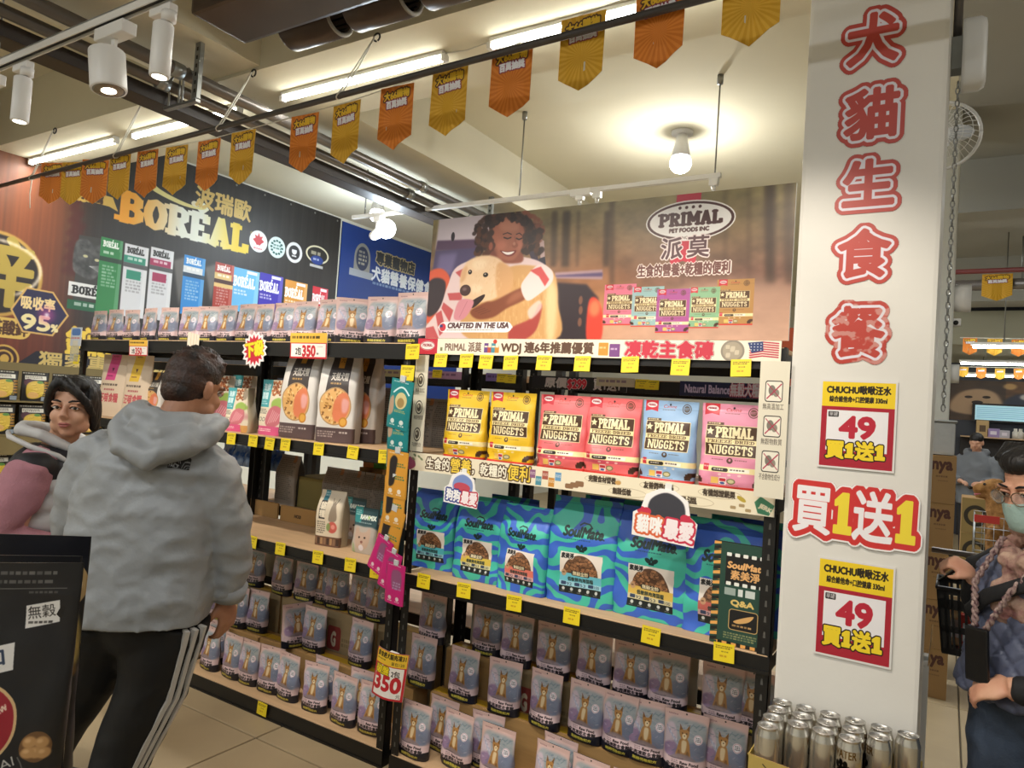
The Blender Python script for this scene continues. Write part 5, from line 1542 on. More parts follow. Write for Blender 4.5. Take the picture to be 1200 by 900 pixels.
tags([(496, 681), (543, 692), (602, 707), (669.5, 722), (762.5, 745), (848, 765)], 2.411, 'on the beam under the blue wave bags')
tags([(270.5, 514), (296, 516.5), (315.5, 520), (334, 521), (373, 526), (413, 530), (450, 535)], 2.411, 'on the middle rack beam at chest height')
tags([(295, 635), (328, 643), (372, 653), (410, 662), (440, 670)], 2.411, 'on the middle rack beam at hip height')
tags([(306.5, 831)], 2.411, 'on the lowest beam of the middle rack')
tags([(483, 412), (477, 437)], 2.36, 'dangling at the post between the racks', 1.1)
tags([(89, 421)], 2.40, 'on the top left corner post of the far rack', 1.0)
# ---------------------------------------------------------------- price boards
def price_print(big=True):
 c = Canvas(260, 330, '#c4252f')
 c.rect(4, 4, 256, 98, '#ecc437'); c.rect(16, 104, 244, 316, '#f2efea')
 c.text('鮮食經犬貓肉凍31', 14, 48, 30, '#2c2410', w=232, bold=1.4); c.fine(14, 62, 110, 76, 1, '#6a5a20', .9); c.text('單包120', 150, 88, 20, '#2c2410', w=90)
 c.text('破盤', 20, 160, 44, '#f0d824', w=118, bold=2.4, strokes=((8, '#2c2410'), (6, '#f0d824'), (4, '#2c2410')))
 c.text('2包', 160, 164, 34, '#2a2422', w=60, bold=1.4)
 c.text('350', 22, 272, 104, '#c4252f', w=212, bold=6)
 c.text('元', 214, 308, 22, '#2a2422')
 return c
p = onY(455, 791, 2.385)
ha, hb = onY(440, 742, 2.39), onY(480, 752, 2.385)
w = .150; h = .205
mb = MB()
n = 6
vs_ = []
for k in range(n + 1):
 u = k / n
 yy = .018 * (u - .5) ** 2 * 4 - .01 + (.018 * max(0, u - .6) * 2)
 vs_ += [((u - .5) * w, yy, -h / 2), ((u - .5) * w, yy, h / 2)]
fs = [(2 * k, 2 * k + 2, 2 * k + 3, 2 * k + 1) for k in range(n)]
mb.add(vs_, fs, 0, [[(k / n, 0), ((k + 1) / n, 0), ((k + 1) / n, 1), (k / n, 1)] for k in range(n)])
mb.add([(x, y + .002, z) for x, y, z in vs_], [tuple(reversed(f)) for f in fs], 1)
o = mb.build('price_sign', [print_mat('price_sign_print', price_print(), .4), m_white], None, p, (0, .10, .12))
tag(o, 'large red and yellow price sign reading 350 taped to the post between racks', 'price sign')
MB().box((-.02, .004, h / 2 - .03), (.02, .030, h / 2 - .01)).build('tape', m_white, o)
def small_price():
 c = Canvas(260, 120, '#c4252f')
 c.rect(0, 0, 260, 46, '#eebd4a').fine(12, 14, 246, 34, 1, '#4a3a14', .95, 2); c.rect(7, 50, 253, 112, '#f2ece6')
 c.text('2包', 40, 100, 28, '#3a3030', w=40, bold=.8); c.text('350', 90, 108, 50, '#c4252f', w=90, bold=3); c.fine(190, 92, 204, 106, 1, '#3a3030', .8); c.fine(196, 62, 240, 68, 1, '#b06a6a', .6)
 return c
PSM = print_mat('small_price_print', small_price(), .4)
for px, py, w, lab in ((162, 406, .19, 'small red price card reading 350 on the top beam behind the man'), (361, 409, .255, 'wide red price card reading 350 on the top beam right of the starburst')):
 p = onY(px, py + 10, 2.413)
 o = sheet('price_card', (p.x - w / 2, 2.412, p.z - .005), (p.x + w / 2, 2.412, p.z + w * .47), PSM, .003)
 tag(o, lab, 'price card', 'small price cards')
 o.rotation_euler = (.06, 0, 0)
def burst_print():
 c = Canvas(150, 150, '#f0ecea')
 c.poly([(75 + r * math.cos(q), 75 + r * math.sin(q)) for k in range(32) for q, r in [(k * math.pi / 16, 62 if k % 2 == 0 else 44)]], '#c8243a')
 c.text('下殺', 75, 94, 44, '#f2dc2c', anchor='c', w=104, bold=3, strokes=((5, '#b08010'),))
 return c
p = onY(298, 410, 2.409)
n = 32
pts = [(r * math.cos(q), r * math.sin(q)) for k in range(n) for q, r in [(k * 2 * math.pi / n, .098 if k % 2 == 0 else .080)]]
mb = MB()
f = [(a, 0, b) for a, b in pts]; g_ = [(a, .003, b) for a, b in pts]
mb.add(f + g_, [tuple(range(n)), tuple(range(2 * n - 1, n - 1, -1))] + [((k + 1) % n, k, n + k, n + (k + 1) % n) for k in range(n)], [0] + [1] * (n + 1), [[(.5 + a / .2, .5 + b / .2) for a, b in pts]] + [None] * (n + 1))
o = mb.build('starburst_sign', [print_mat('burst_print', burst_print(), .45), m_white], None, p, (0, -.15, 0))
tag(o, 'red and white starburst sale sign on the top beam beside the man', 'sign')
# white paper bag tips and clear sleeve at the far corner of the top shelf
p = onY(226, 400, 2.40)
o = empty('leaflet_stack', (p.x, 2.40, p.z - .05))
for k in range(4):
 MB().box((-.05 + k * .022, .002 * k, 0), (-.05 + k * .022 + .03, .002 * k + .0015, .10 - k * .004)).build('leaflet', mat('leaflet', '#d8cdbb', .7), o)
tag(o, 'stack of beige leaflets hung at the top beam behind the head of the man', 'leaflets')
p = onY(88, 400, 2.40)
o = empty('leaflet_sleeve', (p.x, 2.40, p.z))
MB().box((-.05, 0, -.13), (.05, .004, .02)).build('pocket', mat('clear_plastic', '#b8bdb8', .15, alpha=.45), o)
sheet('leaflet', (-.055, -.002, -.03), (.075, -.002, .09), print_mat('leaflet_print', Canvas(60, 60, '#c8d0dc').rect(6, 4, 54, 26, '#4a78c0', .9, 8).fine(4, 32, 54, 40, 1, '#c84a3a').rect(14, 42, 44, 60, '#d8d4c4'), .5), .002, None, '-y', o)
tag(o, 'clear leaflet pocket hung at the top left corner of the far rack', 'leaflet holder')
# ================================================================ the other goods on the middle and far racks
def fish_print(bottom, meat='#c8707a'):
 W, H = 200, 300
 c = Canvas(W, H, '#e4d8c0')
 c.rect(0, 0, 88, 150, '#4aa6ae').text('海鮮', 16, 60, 32, '#d8eef0', w=58, bold=1.4).text('貓糧', 16, 104, 30, '#d8eef0', w=54, bold=1).fine(10, 116, 76, 140, 2, '#d8eef0', .8)
 for k in range(50):
  r_ = random.Random(k); c.ell(92 + r_.random() * 74, 6 + r_.random() * 78, 8, 6, ['#a8623a', '#c07a48', '#8a4c2c'][k % 3])
 c.ell(176, 40, 22, 40, '#8a7a66', .8, 3)
 c.spline([(112, 116), (160, 96), (196, 120), (190, 150), (120, 156)], '#9cb858', 1, 2)
 c.spline([(92, 170), (140, 140), (190, 160), (190, 230), (130, 262), (88, 240)], meat, 1, 2)
 for k in range(5): c.line([(104 + k * 14, 238 - k * 4), (130 + k * 12, 164 + k * 5)], 5, '#f0c8c8', .6, 1)
 c.fine(8, 160, 84, 190, 3, '#4a4a48', .8, 2)
 for k in range(3): c.ell(18 + k * 26, 216, 11, 11, '#4a4a48').ell(18 + k * 26, 216, 8, 8, '#e4d8c0')
 c.rect(0, 252, W, H, bottom).fine(14, 266, 150, 284, 2, '#f6ece6', .9)
 return c
def white_print():
 W, H = 220, 430
 c = Canvas(W, H, '#ddd8d2')
 c.poly([(60, 0), (170, 0), (182, 240), (40, 260)], '#443c3a')
 c.rect(96, 0, 130, 70, '#c8903a').text('元', 103, 40, 20, '#4a3418')
 c.text('天然犬糧', 70, 128, 30, '#e0d8cc', w=98, bold=.8); c.fine(70, 142, 150, 156, 1, '#d8a85a', .9)
 c.ell(108, 256, 92, 92, '#b89468').ell(108, 256, 86, 86, '#e2b06c')
 rs_ = random.Random(4)
 for k in range(120):
  q, r = rs_.uniform(0, 6.28), 82 * math.sqrt(rs_.random())
  X, Y = 108 + r * math.cos(q), 256 + r * math.sin(q)
  if X > 120 and Y > 210: continue
  c.ell(X, Y, 7, 4, ['#8a5a2c', '#e8c88a', '#c08a48'][k % 3], 1, 0, q)
 c.spline([(116, 210), (170, 190), (190, 250), (170, 310), (120, 330), (96, 290)], '#e08058', 1, 3); c.spline([(150, 220), (186, 230), (176, 280), (150, 280)], '#e8a8a0', 1, 4)
 c.ell(160, 330, 24, 24, '#c8842c').ell(160, 330, 17, 17, '#e0a848')
 c.rect(0, 360, W, H, '#5a4848').fine(16, 376, 120, 410, 3, '#c8b8b0', .8, 3).fine(140, 376, 200, 390, 1, '#e0d4cc', .9)
 return c
def tab_print(tab):
 c = Canvas(180, 220, '#e2cdb4')
 c.poly([(58, 0), (124, 0), (110, 92), (44, 92)], tab).fine(70, 4, 112, 12, 1, '#5a3a30', .6).poly([(76, 48), (92, 48), (84, 62)], '#5a2a3a').fine(56, 74, 104, 82, 1, '#5a2a3a', .7)
 c.fine(30, 104, 150, 116, 1, '#4a3c34', .9).fine(50, 122, 130, 132, 1, '#a83a48', .9); c.text('汪喵食糧', 30, 166, 24, '#c8545c', w=120, bold=1)
 return c
def tan_print():
 c = Canvas(200, 330, '#d9cbb2')
 c.rect(36, 0, 74, 60, '#2f7684').fine(40, 10, 70, 40, 2, '#d8e4e4')
 c.rect(30, 60, 78, 170, '#2c2826').text('貓', 34, 108, 34, '#e8dcc4', bold=2).text('糧', 34, 156, 34, '#e8dcc4', bold=2)
 c.spline([(120, 100), (140, 60), (160, 100), (170, 170), (110, 176)], '#8a7a68', .9, 2); c.line([(130, 80), (118, 44)], 4, '#6a5a4a').line([(150, 80), (164, 44)], 4, '#6a5a4a')
 c.ell(142, 214, 38, 34, '#c8584c', .95, 2).ell(112, 214, 16, 24, '#7c9858', .9, 2).ell(150, 210, 16, 14, '#e89a8c', .9, 2)
 c.fine(20, 184, 88, 260, 6, '#4a4238', .8, 1)
 c.rect(0, 272, 200, 330, '#6a4c3a')
 for k in range(8): c.rect(8 + k * 24, 282, 26 + k * 24, 320, ['#8a6a50', '#3c2a20', '#b08a60'][k % 3], .9)
 return c
def teal_print():
 c = Canvas(220, 300, '#2c4a50')
 c.rect(0, 0, 76, 104, '#2f8a8c').fine(14, 20, 60, 60, 3, '#b8dcd8', .8)
 c.text('RAWMIX', 64, 78, 30, '#e6ece0', w=142, bold=2.2); c.poly([(136, 56), (150, 52), (144, 80)], '#9cc83c')
 c.fine(60, 96, 200, 108, 1, '#c8d4d0', .7)
 c.spline([(0, 140), (110, 124), (220, 140), (220, 300), (0, 300)], '#b6aca0', 1, 4)
 c.spline([(40, 150), (64, 130), (90, 160), (140, 156), (170, 130), (184, 190), (160, 260), (90, 270), (50, 230)], '#c0a490', 1, 3)
 c.ell(88, 196, 9, 7, '#3a2c24').ell(140, 194, 9, 7, '#3a2c24').ell(116, 224, 12, 9, '#8a5a50')
 c.poly([(30, 300), (30, 230), (50, 250), (60, 300)], '#86a86a', .6)
 c.ell(116, 262, 22, 20, '#d8d0d4', .9)
 return c
def place_on(px, py, z, dy=0.0):
 q = onZ(px, py, z); return Vector((q.x, q.y + dy, z + .001))
m_backtan = mat('bag_back_tan', '#b8a88c', .6)
FISH_T, FISH_P = print_mat('fish_print_orange', fish_print('#d8a05a'), .42, bump=.1), print_mat('fish_print_pink', fish_print('#d85a88'), .42, bump=.1)
G2 = 'meat photo bags on the middle rack'
for i, (px, py, w, h, pm, rz, dy, lab) in enumerate(((255, 500, .20, .30, FISH_T, .2, .09, 'bag with a teal panel and orange foot beside the grey jacket'), (276, 505, .15, .235, FISH_P, .1, .05, 'short bag with a teal panel and pink foot, left of two pink-footed ones'), (291, 507, .15, .24, FISH_T, -.9, .05, 'short bag with a teal corner turned sideways between the pink-footed bags'), (318, 508, .185, .29, FISH_P, .0, .05, 'tall bag with a teal panel and pink foot next to the white kibble bag'), (283, 500, .16, .31, FISH_T, .3, .22, 'shaded meat photo bag standing in the second row'))):
 o = make_bag('food_bag', w, h, .08, pm, m_backtan, kind='pouch', seed=70 + i, wr=.008)
 q = onZ(px, py, 1.372) if False else onY(px, py, 2.47 + dy)
 o.location = (q.x, 2.47 + dy, Z_DECK[2] + .001); o.rotation_euler = (0, 0, rz)
 tag(o, lab, 'food bag', G2)
WP = print_mat('white_kibble_print', white_print(), .4, bump=.08)
m_white_bag = mat('white_bag_back', '#c9c3bd', .5)
for i, (px, w, h, y, rz, lab) in enumerate(((354, .235, .455, 2.535, .05, 'large white and charcoal kibble bag beside the pink-footed bag'), (397, .20, .435, 2.535, .35, 'large white and charcoal kibble bag nearest the sachet strip'), (381, .21, .44, 2.69, .1, 'grey backed kibble bag hidden behind the large white ones, left one'), (424, .20, .43, 2.69, .2, 'grey backed kibble bag hidden behind the large white ones, right one'))):
 o = make_bag('food_bag', w, h, .11, WP, m_white_bag, kind='box', seed=80 + i, wr=.008, seal_t=.93, nz=16)
 q = onY(px, 500, y)
 o.location = (q.x, y, Z_DECK[2] + .002); o.rotation_euler = (0, 0, rz)
 tag(o, lab, 'food bag', 'large white kibble bags')
# far rack, chest height: two tabbed bags and a teal one
for i, (px, w, h, col, lab) in enumerate(((133, .26, .40, '#d8508c', 'cream bag with a bright pink tab between the two shoppers'), (161, .25, .40, '#e8c044', 'cream bag with a yellow tab between the two shoppers'))):
 o = make_bag('food_bag', w, h, .10, print_mat('tab_print_%d' % i, tab_print(col), .5), m_backtan, kind='pouch', seed=90 + i, wr=.006)
 q = onY(px, 470, 2.56); o.location = (q.x, 2.56, Z_DECK[2] + .001); o.rotation_euler = (0, 0, .1)
 tag(o, lab, 'food bag', 'cream tabbed bags')
o = make_bag('food_bag', .2, .30, .09, WP, m_white_bag, kind='box', seed=95, wr=.006)
q = onY(184, 470, 2.60); o.location = (q.x, 2.60, Z_DECK[2] + .002); tag(o, 'pale kibble bag just visible left of the hair of the man', 'food bag')
# hip height on the middle rack
o = make_bag('food_bag', .15, .27, .09, print_mat('tan_print', tan_print(), .5, bump=.06), m_backtan, kind='box', seed=97, wr=.006)
o.location = place_on(380, 640, Z_DECK[1], .045); o.rotation_euler = (0, 0, .15); tag(o, 'tan bag with a teal strip and red meat picture on the hip-height shelf', 'food bag')
TP = print_mat('teal_print', teal_print(), .4, bump=.08)
for i, (px, py, dy, lab) in enumerate(((420, 649, .04, 'teal topped pouch on the hip-height shelf end, beside the orange sachets'), (440, 641, .10, 'second teal topped pouch tucked behind the first at the shelf end'), (398, 634, .10, 'dark pouch half hidden behind the tan bag'))):
 o = make_bag('food_pouch', .15, .215, .07, TP, mat('teal_back', '#2c4a50', .45), kind='pouch', seed=100 + i, wr=.007)
 o.location = place_on(px, py, Z_DECK[1], dy); tag(o, lab, 'pouch', 'teal topped pouches')
# flat brown cartons with a small mark
FB = print_mat('flat_carton_print', Canvas(200, 90, '#a07a46').text('HO2I', 82, 58, 18, '#3c2a18', w=36, bold=1.2), .8)
for px, py, lab in ((307, 604, 'flat brown carton on the hip-height shelf, left one of two'), (348, 614, 'flat brown carton on the hip-height shelf, right one of two')):
 q = onZ(px, py, Z_DECK[1])
 carton((q.x - .145, q.y, Z_DECK[1] + .001), (q.x + .145, min(q.y + .26, 2.868), Z_DECK[1] + .088), FB, lab, 'flat cartons', False)
# ---------------------------------------------------------------- sachet strips at the post between the racks
def sachet_print(base, dark, txt):
 c = Canvas(120, 200, base)
 c.fine(14, 8, 106, 16, 1, '#f0f0f0', .7)
 if dark == 'arc':
  c.line([(22 + 80 * q, 56 - 26 * math.sin(q * 3.1)) for q in np.linspace(0, 1, 10)], 7, '#cfe8e8'); c.ell(66, 84, 30, 34, '#d8c48c', .95).ell(66, 92, 18, 20, '#8a6a3a', .7).fine(40, 122, 96, 134, 2, '#c8b060', .9)
  c.spline([(6, 90), (26, 70), (34, 130), (10, 150)], '#d89a7a', .8, 2)
 elif dark == 'dog':
  c.spline([(22, 40), (42, 20), (62, 36), (58, 90), (52, 140), (26, 150), (22, 90)], '#2c2826', 1, 2); c.fine(62, 50, 108, 70, 2, '#3a6a4a', .9).fine(56, 104, 106, 124, 2, '#2f7a5c', .9)
 else:
  c.spline([(40, 40), (92, 36), (100, 110), (48, 120)], '#8a5a7a', .9, 3).fine(50, 90, 104, 130, 3, '#b8a0c0', .8)
 for x in (38, 84): c.ell(x, 170, 10, 10, '#f0ece4', .85).fine(x - 14, 182, x + 14, 190, 1, '#f0ece4', .9)
 return c
SP = [print_mat('sachet_teal', sachet_print('#1f7f82', 'arc', ''), .35, bump=.1), print_mat('sachet_orange', sachet_print('#d89a3a', 'dog', ''), .35, bump=.1), print_mat('sachet_pink', sachet_print('#cc2878', 'x', ''), .35, bump=.1)]
SB_ = [mat('sachet_back_teal', '#1a6a70', .4), mat('sachet_back_orange', '#c07a34', .4), mat('sachet_back_pink', '#a82066', .4)]
SACH = [(469, 474, 0, .16, .0, 1.22), (467, 500, 0, .06, .03, 1.15), (466, 522, 0, .06, .05, 1.15),
  (465, 556, 1, .07, .02, 1.15), (462, 588, 1, .08, .02, 1.18), (457, 624, 1, .26, -.02, 1.25),
  (446, 650, 2, .42, .06, .95), (457, 668, 2, .28, .07, .98), (463, 684, 2, .08, .08, 1.0)]
cname = ['teal', 'orange', 'pink']
cnt = [0, 0, 0]
SMESH = [bag_mesh('sachet', .105, .175, .022, SP[k], SB_[k], kind='pouch', seed=110 + k, wr=.004, nz=8, nx=20) for k in range(3)]
for k in range(3):
 pass
for i, (px, py, k, ro, ty, sc_) in enumerate(SACH):
 q = onY(px, py, 2.362 - .004 * (i % 3) - (.012 if k == 2 else 0) - ([.028, .014, 0][i % 3] if i < 6 else [.0, .0, .0][i % 3]))
 o = link('treat_sachet', SMESH[k], None, None)
 R_ = Matrix.Rotation(ro, 4, 'Y') @ Matrix.Rotation(.10, 4, 'X')
 o.matrix_world = Matrix.Translation(q) @ R_ @ Matrix.Scale(sc_, 4) @ Matrix.Translation((0, 0, -.0875))
 tag(o, '%s treat sachet on the hanging strip, %s of the %s ones' % (cname[k], ('topmost', 'middle', 'lowest')[cnt[k]], cname[k]), 'sachet', 'treat sachets on the hanging strip')
 cnt[k] += 1
 MB().box((-.012, -.004, .168), (.012, .002, .19)).build('hang_tab', mat('clear_tab', '#c8cccc', .3), o)
o = MB().box((-.010, -.002, -.45), (.010, .0, .37)).build('hanging_strip', mat('strip_plastic', '#b8bcbc', .3), None, onY(470, 530, 2.402), (0, .075, 0))
tag(o, 'clear plastic hanging strip holding the treat sachets', 'strip')
# ---------------------------------------------------------------- rack behind (next aisle), seen through the gaps
RB0, RB1 = 2.95, 3.40
for x0, x1, lab in ((-1.72, -.21, 'black rack of the next aisle seen through the eye-level gap on the right'), (-3.60, -1.76, 'black rack of the next aisle seen behind the hip-height cartons'), (-5.0, -3.64, 'black rack of the next aisle behind the far left rack')):
 r = empty('rear_rack', ((x0 + x1) / 2, (RB0 + RB1) / 2, 0)); tag(r, lab, 'shelving rack', 'racks of the next aisle')
 ox, oy = (x0 + x1) / 2, (RB0 + RB1) / 2
 for x, y in ((x0, RB0), (x1 - .04, RB0), (x0, RB1 - .04), (x1 - .04, RB1 - .04)):
  u = MB().box((x - ox, y - oy, 0), (x + .04 - ox, y + .04 - oy, 1.82)).build('upright', m_black, r)
  s = MB()
  for k in range(12): s.box((x + .016 - ox, y - .001 - oy, 1.2 + k * .05), (x + .024 - ox, y - oy, 1.222 + k * .05))
  so = s.build('slots', m_slot, u); so['kind'] = 'stuff'
 for z in (.1, .5, .92, 1.34, 1.76):
  MB().box((x0 - ox, RB0 - .006 - oy, z - .06), (x1 - ox, RB0 - oy - .001, z - .004)).build('beam', m_black, r)
  MB().box((x0 - ox, RB1 + .001 - oy, z - .06), (x1 - ox, RB1 + .006 - oy, z - .004)).build('beam', m_black, r)
  MB().box((x0 + .004 - ox, RB0 - oy, z - .016), (x1 - .004 - ox, RB1 - oy, z)).build('deck', m_wood, r)
def back_print():
 c = Canvas(140, 220, '#8d857c')
 c.fine(12, 12, 126, 200, 22, '#3a3632', .55, 7); c.rect(96, 0, 116, 30, '#b06a3a', .7)
 return c
BPM = print_mat('bag_rear_print', back_print(), .6)
m_bk = mat('bag_rear_dark', '#3a3634', .6)
proto = [make_bag('rear_bag', .17, .26, .08, BPM, m_bk, kind='box', seed=s, wr=.006) for s in (120, 121)]
rs = random.Random(9)
k = 0
for px in (392, 412, 432, 452, 337):
 q = onY(px, 585, 3.0)
 place('rear', proto, k, (q.x, 3.01, .92 + .002), rs.uniform(-.1, .1), 0, 1.15 if px == 337 else 1.0, 'grey rear of a bag behind the flat cartons, %s of five' % ['second', 'third', 'fourth', 'rightmost', 'leftmost'][k], 'food bag', 'bags seen from behind in the next aisle'); k += 1
proto2 = [make_bag('rear_bag', .21, .34, .10, BPM, m_bk, kind='box', seed=s, wr=.006) for s in (124, 125)]
k = 0
for px, z, sc_ in ((496, 1.34, .82), (524, 1.34, .82), (556, 1.34, .82), (434, 1.34, .95), (464, 1.34, .95), (668, 1.34, .85), (712, 1.34, .85)):
 q = onY(px, 500, 3.02)
 place('rear2', proto2, k, (q.x, 3.03, z + .002), rs.uniform(-.1, .1), 0, sc_, 'dark bag rear in the next aisle, %s of seven at eye level' % ['third', 'fourth', 'fifth', 'leftmost', 'second', 'sixth', 'rightmost'][k], 'food bag', 'bags seen from behind at eye level'); k += 1
# more goods behind: blue foil packs, orange and green boxes, dark boxes
m_foil = mat('blue_foil', '#2c62c0', .25, metal=.3, noise_amt=.5, noise_scale=18, color2='#a8c8f0', bump=.4, bump_scale=30)
fm = bag_mesh('foil_pack', .16, .13, .08, m_foil, m_foil, kind='pouch', seed=130, wr=.03, nz=8, nx=18)
for i, px in enumerate((281, 290, 299, 316, 325, 268)):
 q = onY(px, 540, 3.06)
 o = link('foil_pack', fm, None, (q.x, 3.06, 1.06), (0, 0, rs.uniform(-.3, .3)))
 o.location.z = 1.105
 tag(o, 'crumpled blue foil pack on the next aisle riser behind the cartons, %s of six' % ['second', 'third', 'fourth', 'fifth', 'rightmost', 'leftmost'][i], 'pack', 'blue foil packs')
ri = MB().box((-3.34, 2.99, .922), (-3.0, 3.3, 1.104)).build('riser_box', mat('riser_olive', '#8c8450', .8)); tag(ri, 'olive box the crumpled blue foil packs stand on in the next aisle', 'box')
for px, py, z, col, lab in ((437, 548, 1.16, '#c87a2c', 'small orange box on the next aisle goods beside the teal sachets'), (449, 550, 1.16, '#5c9a34', 'small green box on the next aisle goods beside the teal sachets')):
 q = onY(px, py, 3.2)
 o = MB(); bbox(o, (-.045, 0, 0), (.045, .08, .14), .003); b = o.build('small_box', mat('box_' + col.strip('#'), col, .6), None, (q.x, 3.16, z + .03)); tag(b, lab, 'box')
 s_ = MB().box((q.x - .05, 3.14, .922), (q.x + .05, 3.28, z + .029)).build('carton', m_card); tag(s_, 'plain carton under the ' + lab[6:12].strip() + ' box in the next aisle', 'carton')
 MB().box((-.045, -.001, .03), (.045, 0, .09)).build('label_band', mat('band_dark', '#3a2c18', .6), b)
def pstrip(txt, base, fg, w=340, red=None, icon=None):
 c = Canvas(w, 36, base)
 if red: c.text(txt, 50, 28, 20, fg, w=80, bold=.8, strokes=((2, '#e8e8e8'),)); c.text(red, 134, 30, 24, '#d83048', w=66, bold=1.6, strokes=((3, '#f0f0f0'),)); c.text('買1送1', 226, 30, 24, '#f0f0f0', w=90, bold=1.2)
 else: c.text(txt, 20, 27, 20, fg, w=w * .50, bold=1.4); c.text('無穀犬糧', w * .56, 29, 24, '#f0e8f0', w=w * .30, bold=1.2, strokes=((3, '#c83050'),)); c.fine(w * .9, 8, w - 6, 30, 2, '#e0e0f0')
 return c
for i, (pxa, pxb, pya, txt, base, fg, red, lab) in enumerate(((797, 906, 453, 'Natural Balance', '#1c2050', '#d8c8e8', None, 'navy shelf strip with white and red lettering on the next aisle rack'), (624, 735, 447, '原價', '#232026', '#d8d0d0', '$299', 'black shelf strip offering a 299 price on the next aisle rack'))):
 a, b = onY(pxa, pya - 2, 2.94), onY(pxb, pya + 2, 2.94)
 o = sheet('shelf_strip', (a.x, 2.938, 1.700), (b.x, 2.938, 1.762), print_mat('shelf_strip_%d' % i, pstrip(txt, base, fg, 340, red), .4), .003)
 tag(o, lab, 'sign')
for i, (pxa, pxb, col, lab) in enumerate(((500, 547, '#c8a0c8', 'pale purple shelf strip on the next aisle rack above the first yellow bag'), (570, 600, '#a088d0', 'violet shelf strip on the next aisle rack above the second yellow bag'), (700, 745, '#d8d0b0', 'starburst tipped shelf strip on the next aisle rack above the coral bag'), (420, 474, '#c8b888', 'yellowish shelf strip on the next aisle rack behind the teal sachets'))):
 a, b = onY(pxa, 440, 2.94), onY(pxb, 440, 2.94)
 c = Canvas(120, 30, col); c.fine(8, 8, 112, 22, 1, '#5a3a6a', .6, i)
 o = sheet('shelf_strip', (a.x, 2.936 - .003 * (i == 2), 1.725), (b.x, 2.936 - .003 * (i == 2), 1.765), print_mat('plain_strip_%d' % i, c, .4), .002); tag(o, lab, 'sign')
for i, (px, py, lab) in enumerate(((512, 438, 'yellow tag on the pale purple shelf strip of the next aisle'), (588, 443, 'yellow tag under the violet shelf strip of the next aisle, left of two'), (598, 444, 'yellow tag under the violet shelf strip of the next aisle, right of two'), (752, 450, 'yellow tag on the next aisle beam left of the navy strip, first of two'), (764, 451, 'yellow tag on the next aisle beam left of the navy strip, second of two'), (440, 437, 'yellow tag behind the teal sachets on the next aisle strip'))):
 o = link('price_tag', TAGM, None, onY(px, py, 2.930)); o.scale = (.9, 1, .7); tag(o, lab, 'price tag', 'yellow tags of the next aisle')
# grey-white panels behind the lowest shelves of the right rack
m_pan = mat('panel_cream', '#c9c3b0', .7)
for i, (px0, px1, z0, z1) in enumerate(((553, 600, .34, .80), (612, 694, .34, .80), (792, 820, .3, .80))):
 a, b = onY(px0, 730, 2.915), onY(px1, 760, 2.915)
 o = MB().box((a.x, 2.910, z0), (b.x, 2.918, z1)).build('back_panel', m_pan); tag(o, 'cream back panel behind the shaded pouches of the right rack, %s of three' % nth(i, 3), 'panel', 'cream back panels')
for i, (px0, px1) in enumerate(((300, 355), (378, 393))):
 a, b = onY(px0, 660, 2.915), onY(px1, 670, 2.915)
 o = MB().box((a.x, 2.910, .5), (b.x, 2.918, .80)).build('back_panel', m_pan); tag(o, 'cream back panel behind the shaded pouches of the middle rack, %s one' % ('left', 'right')[i], 'panel', 'cream back panels')
# ================================================================ stickers and cards on the white column
CF = 2.358
def rgba_mat(name, canvas, alpha, rough=.45):
 m = bpy.data.materials.new(name); m.use_nodes = True
 nt = m.node_tree; b = nt.nodes['Principled BSDF']; b.inputs['Roughness'].default_value = rough
 im = bpy.data.images.new(name, canvas.w, canvas.h, alpha=True)
 px = np.ones((canvas.h, canvas.w, 4), np.float32); px[..., :3] = np.clip(canvas.a[::-1], 0, 1); px[..., 3] = alpha[::-1]
 im.alpha_mode = 'CHANNEL_PACKED'
 im.pixels.foreach_set(px.ravel()); im.update(); im.pack()
 t = nt.nodes.new('ShaderNodeTexImage'); t.image = im; t.extension = 'CLIP'
 nt.links.new(t.outputs[0], b.inputs['Base Color']); nt.links.new(t.outputs[1], b.inputs['Alpha'])
 return m
def diecut(layers, W, H, draw_pos, strokes, worn=False):
 """letters with cut outline: returns colour canvas and alpha"""
 c = Canvas(W, H, strokes[0][1])
 al = np.zeros((H, W))
 for s, x, y, size, col, w in layers:
  k = Canvas(W, H, '#000000'); k.text(s, x, y, size, '#ffffff', w=w, bold=strokes[0][0])
  al = np.maximum(al, k.a[..., 0])
 for st in strokes[1:]:
  for s, x, y, size, col, w in layers: c.text(s, x, y, size, st[1], w=w, bold=st[0])
 for s, x, y, size, col, w in layers: c.text(s, x, y, size, col, w=w, bold=6 if len(layers) == 1 else 4)
 if worn:
  n = vnoise(H, W, 26, 20, 5); c._put(np.clip((n - .52) * 9, 0, 1) * (1 if worn is True else worn), '#d4ccc8', .55)
 return c, al
STK = [('犬', 1023, 47, 82, 80), ('貓', 1021, 135, 86, 80), ('生', 1017.5, 217, 82, 76), ('食', 1012, 299, 84, 76), ('餐', 1005, 391, 84, 80)]
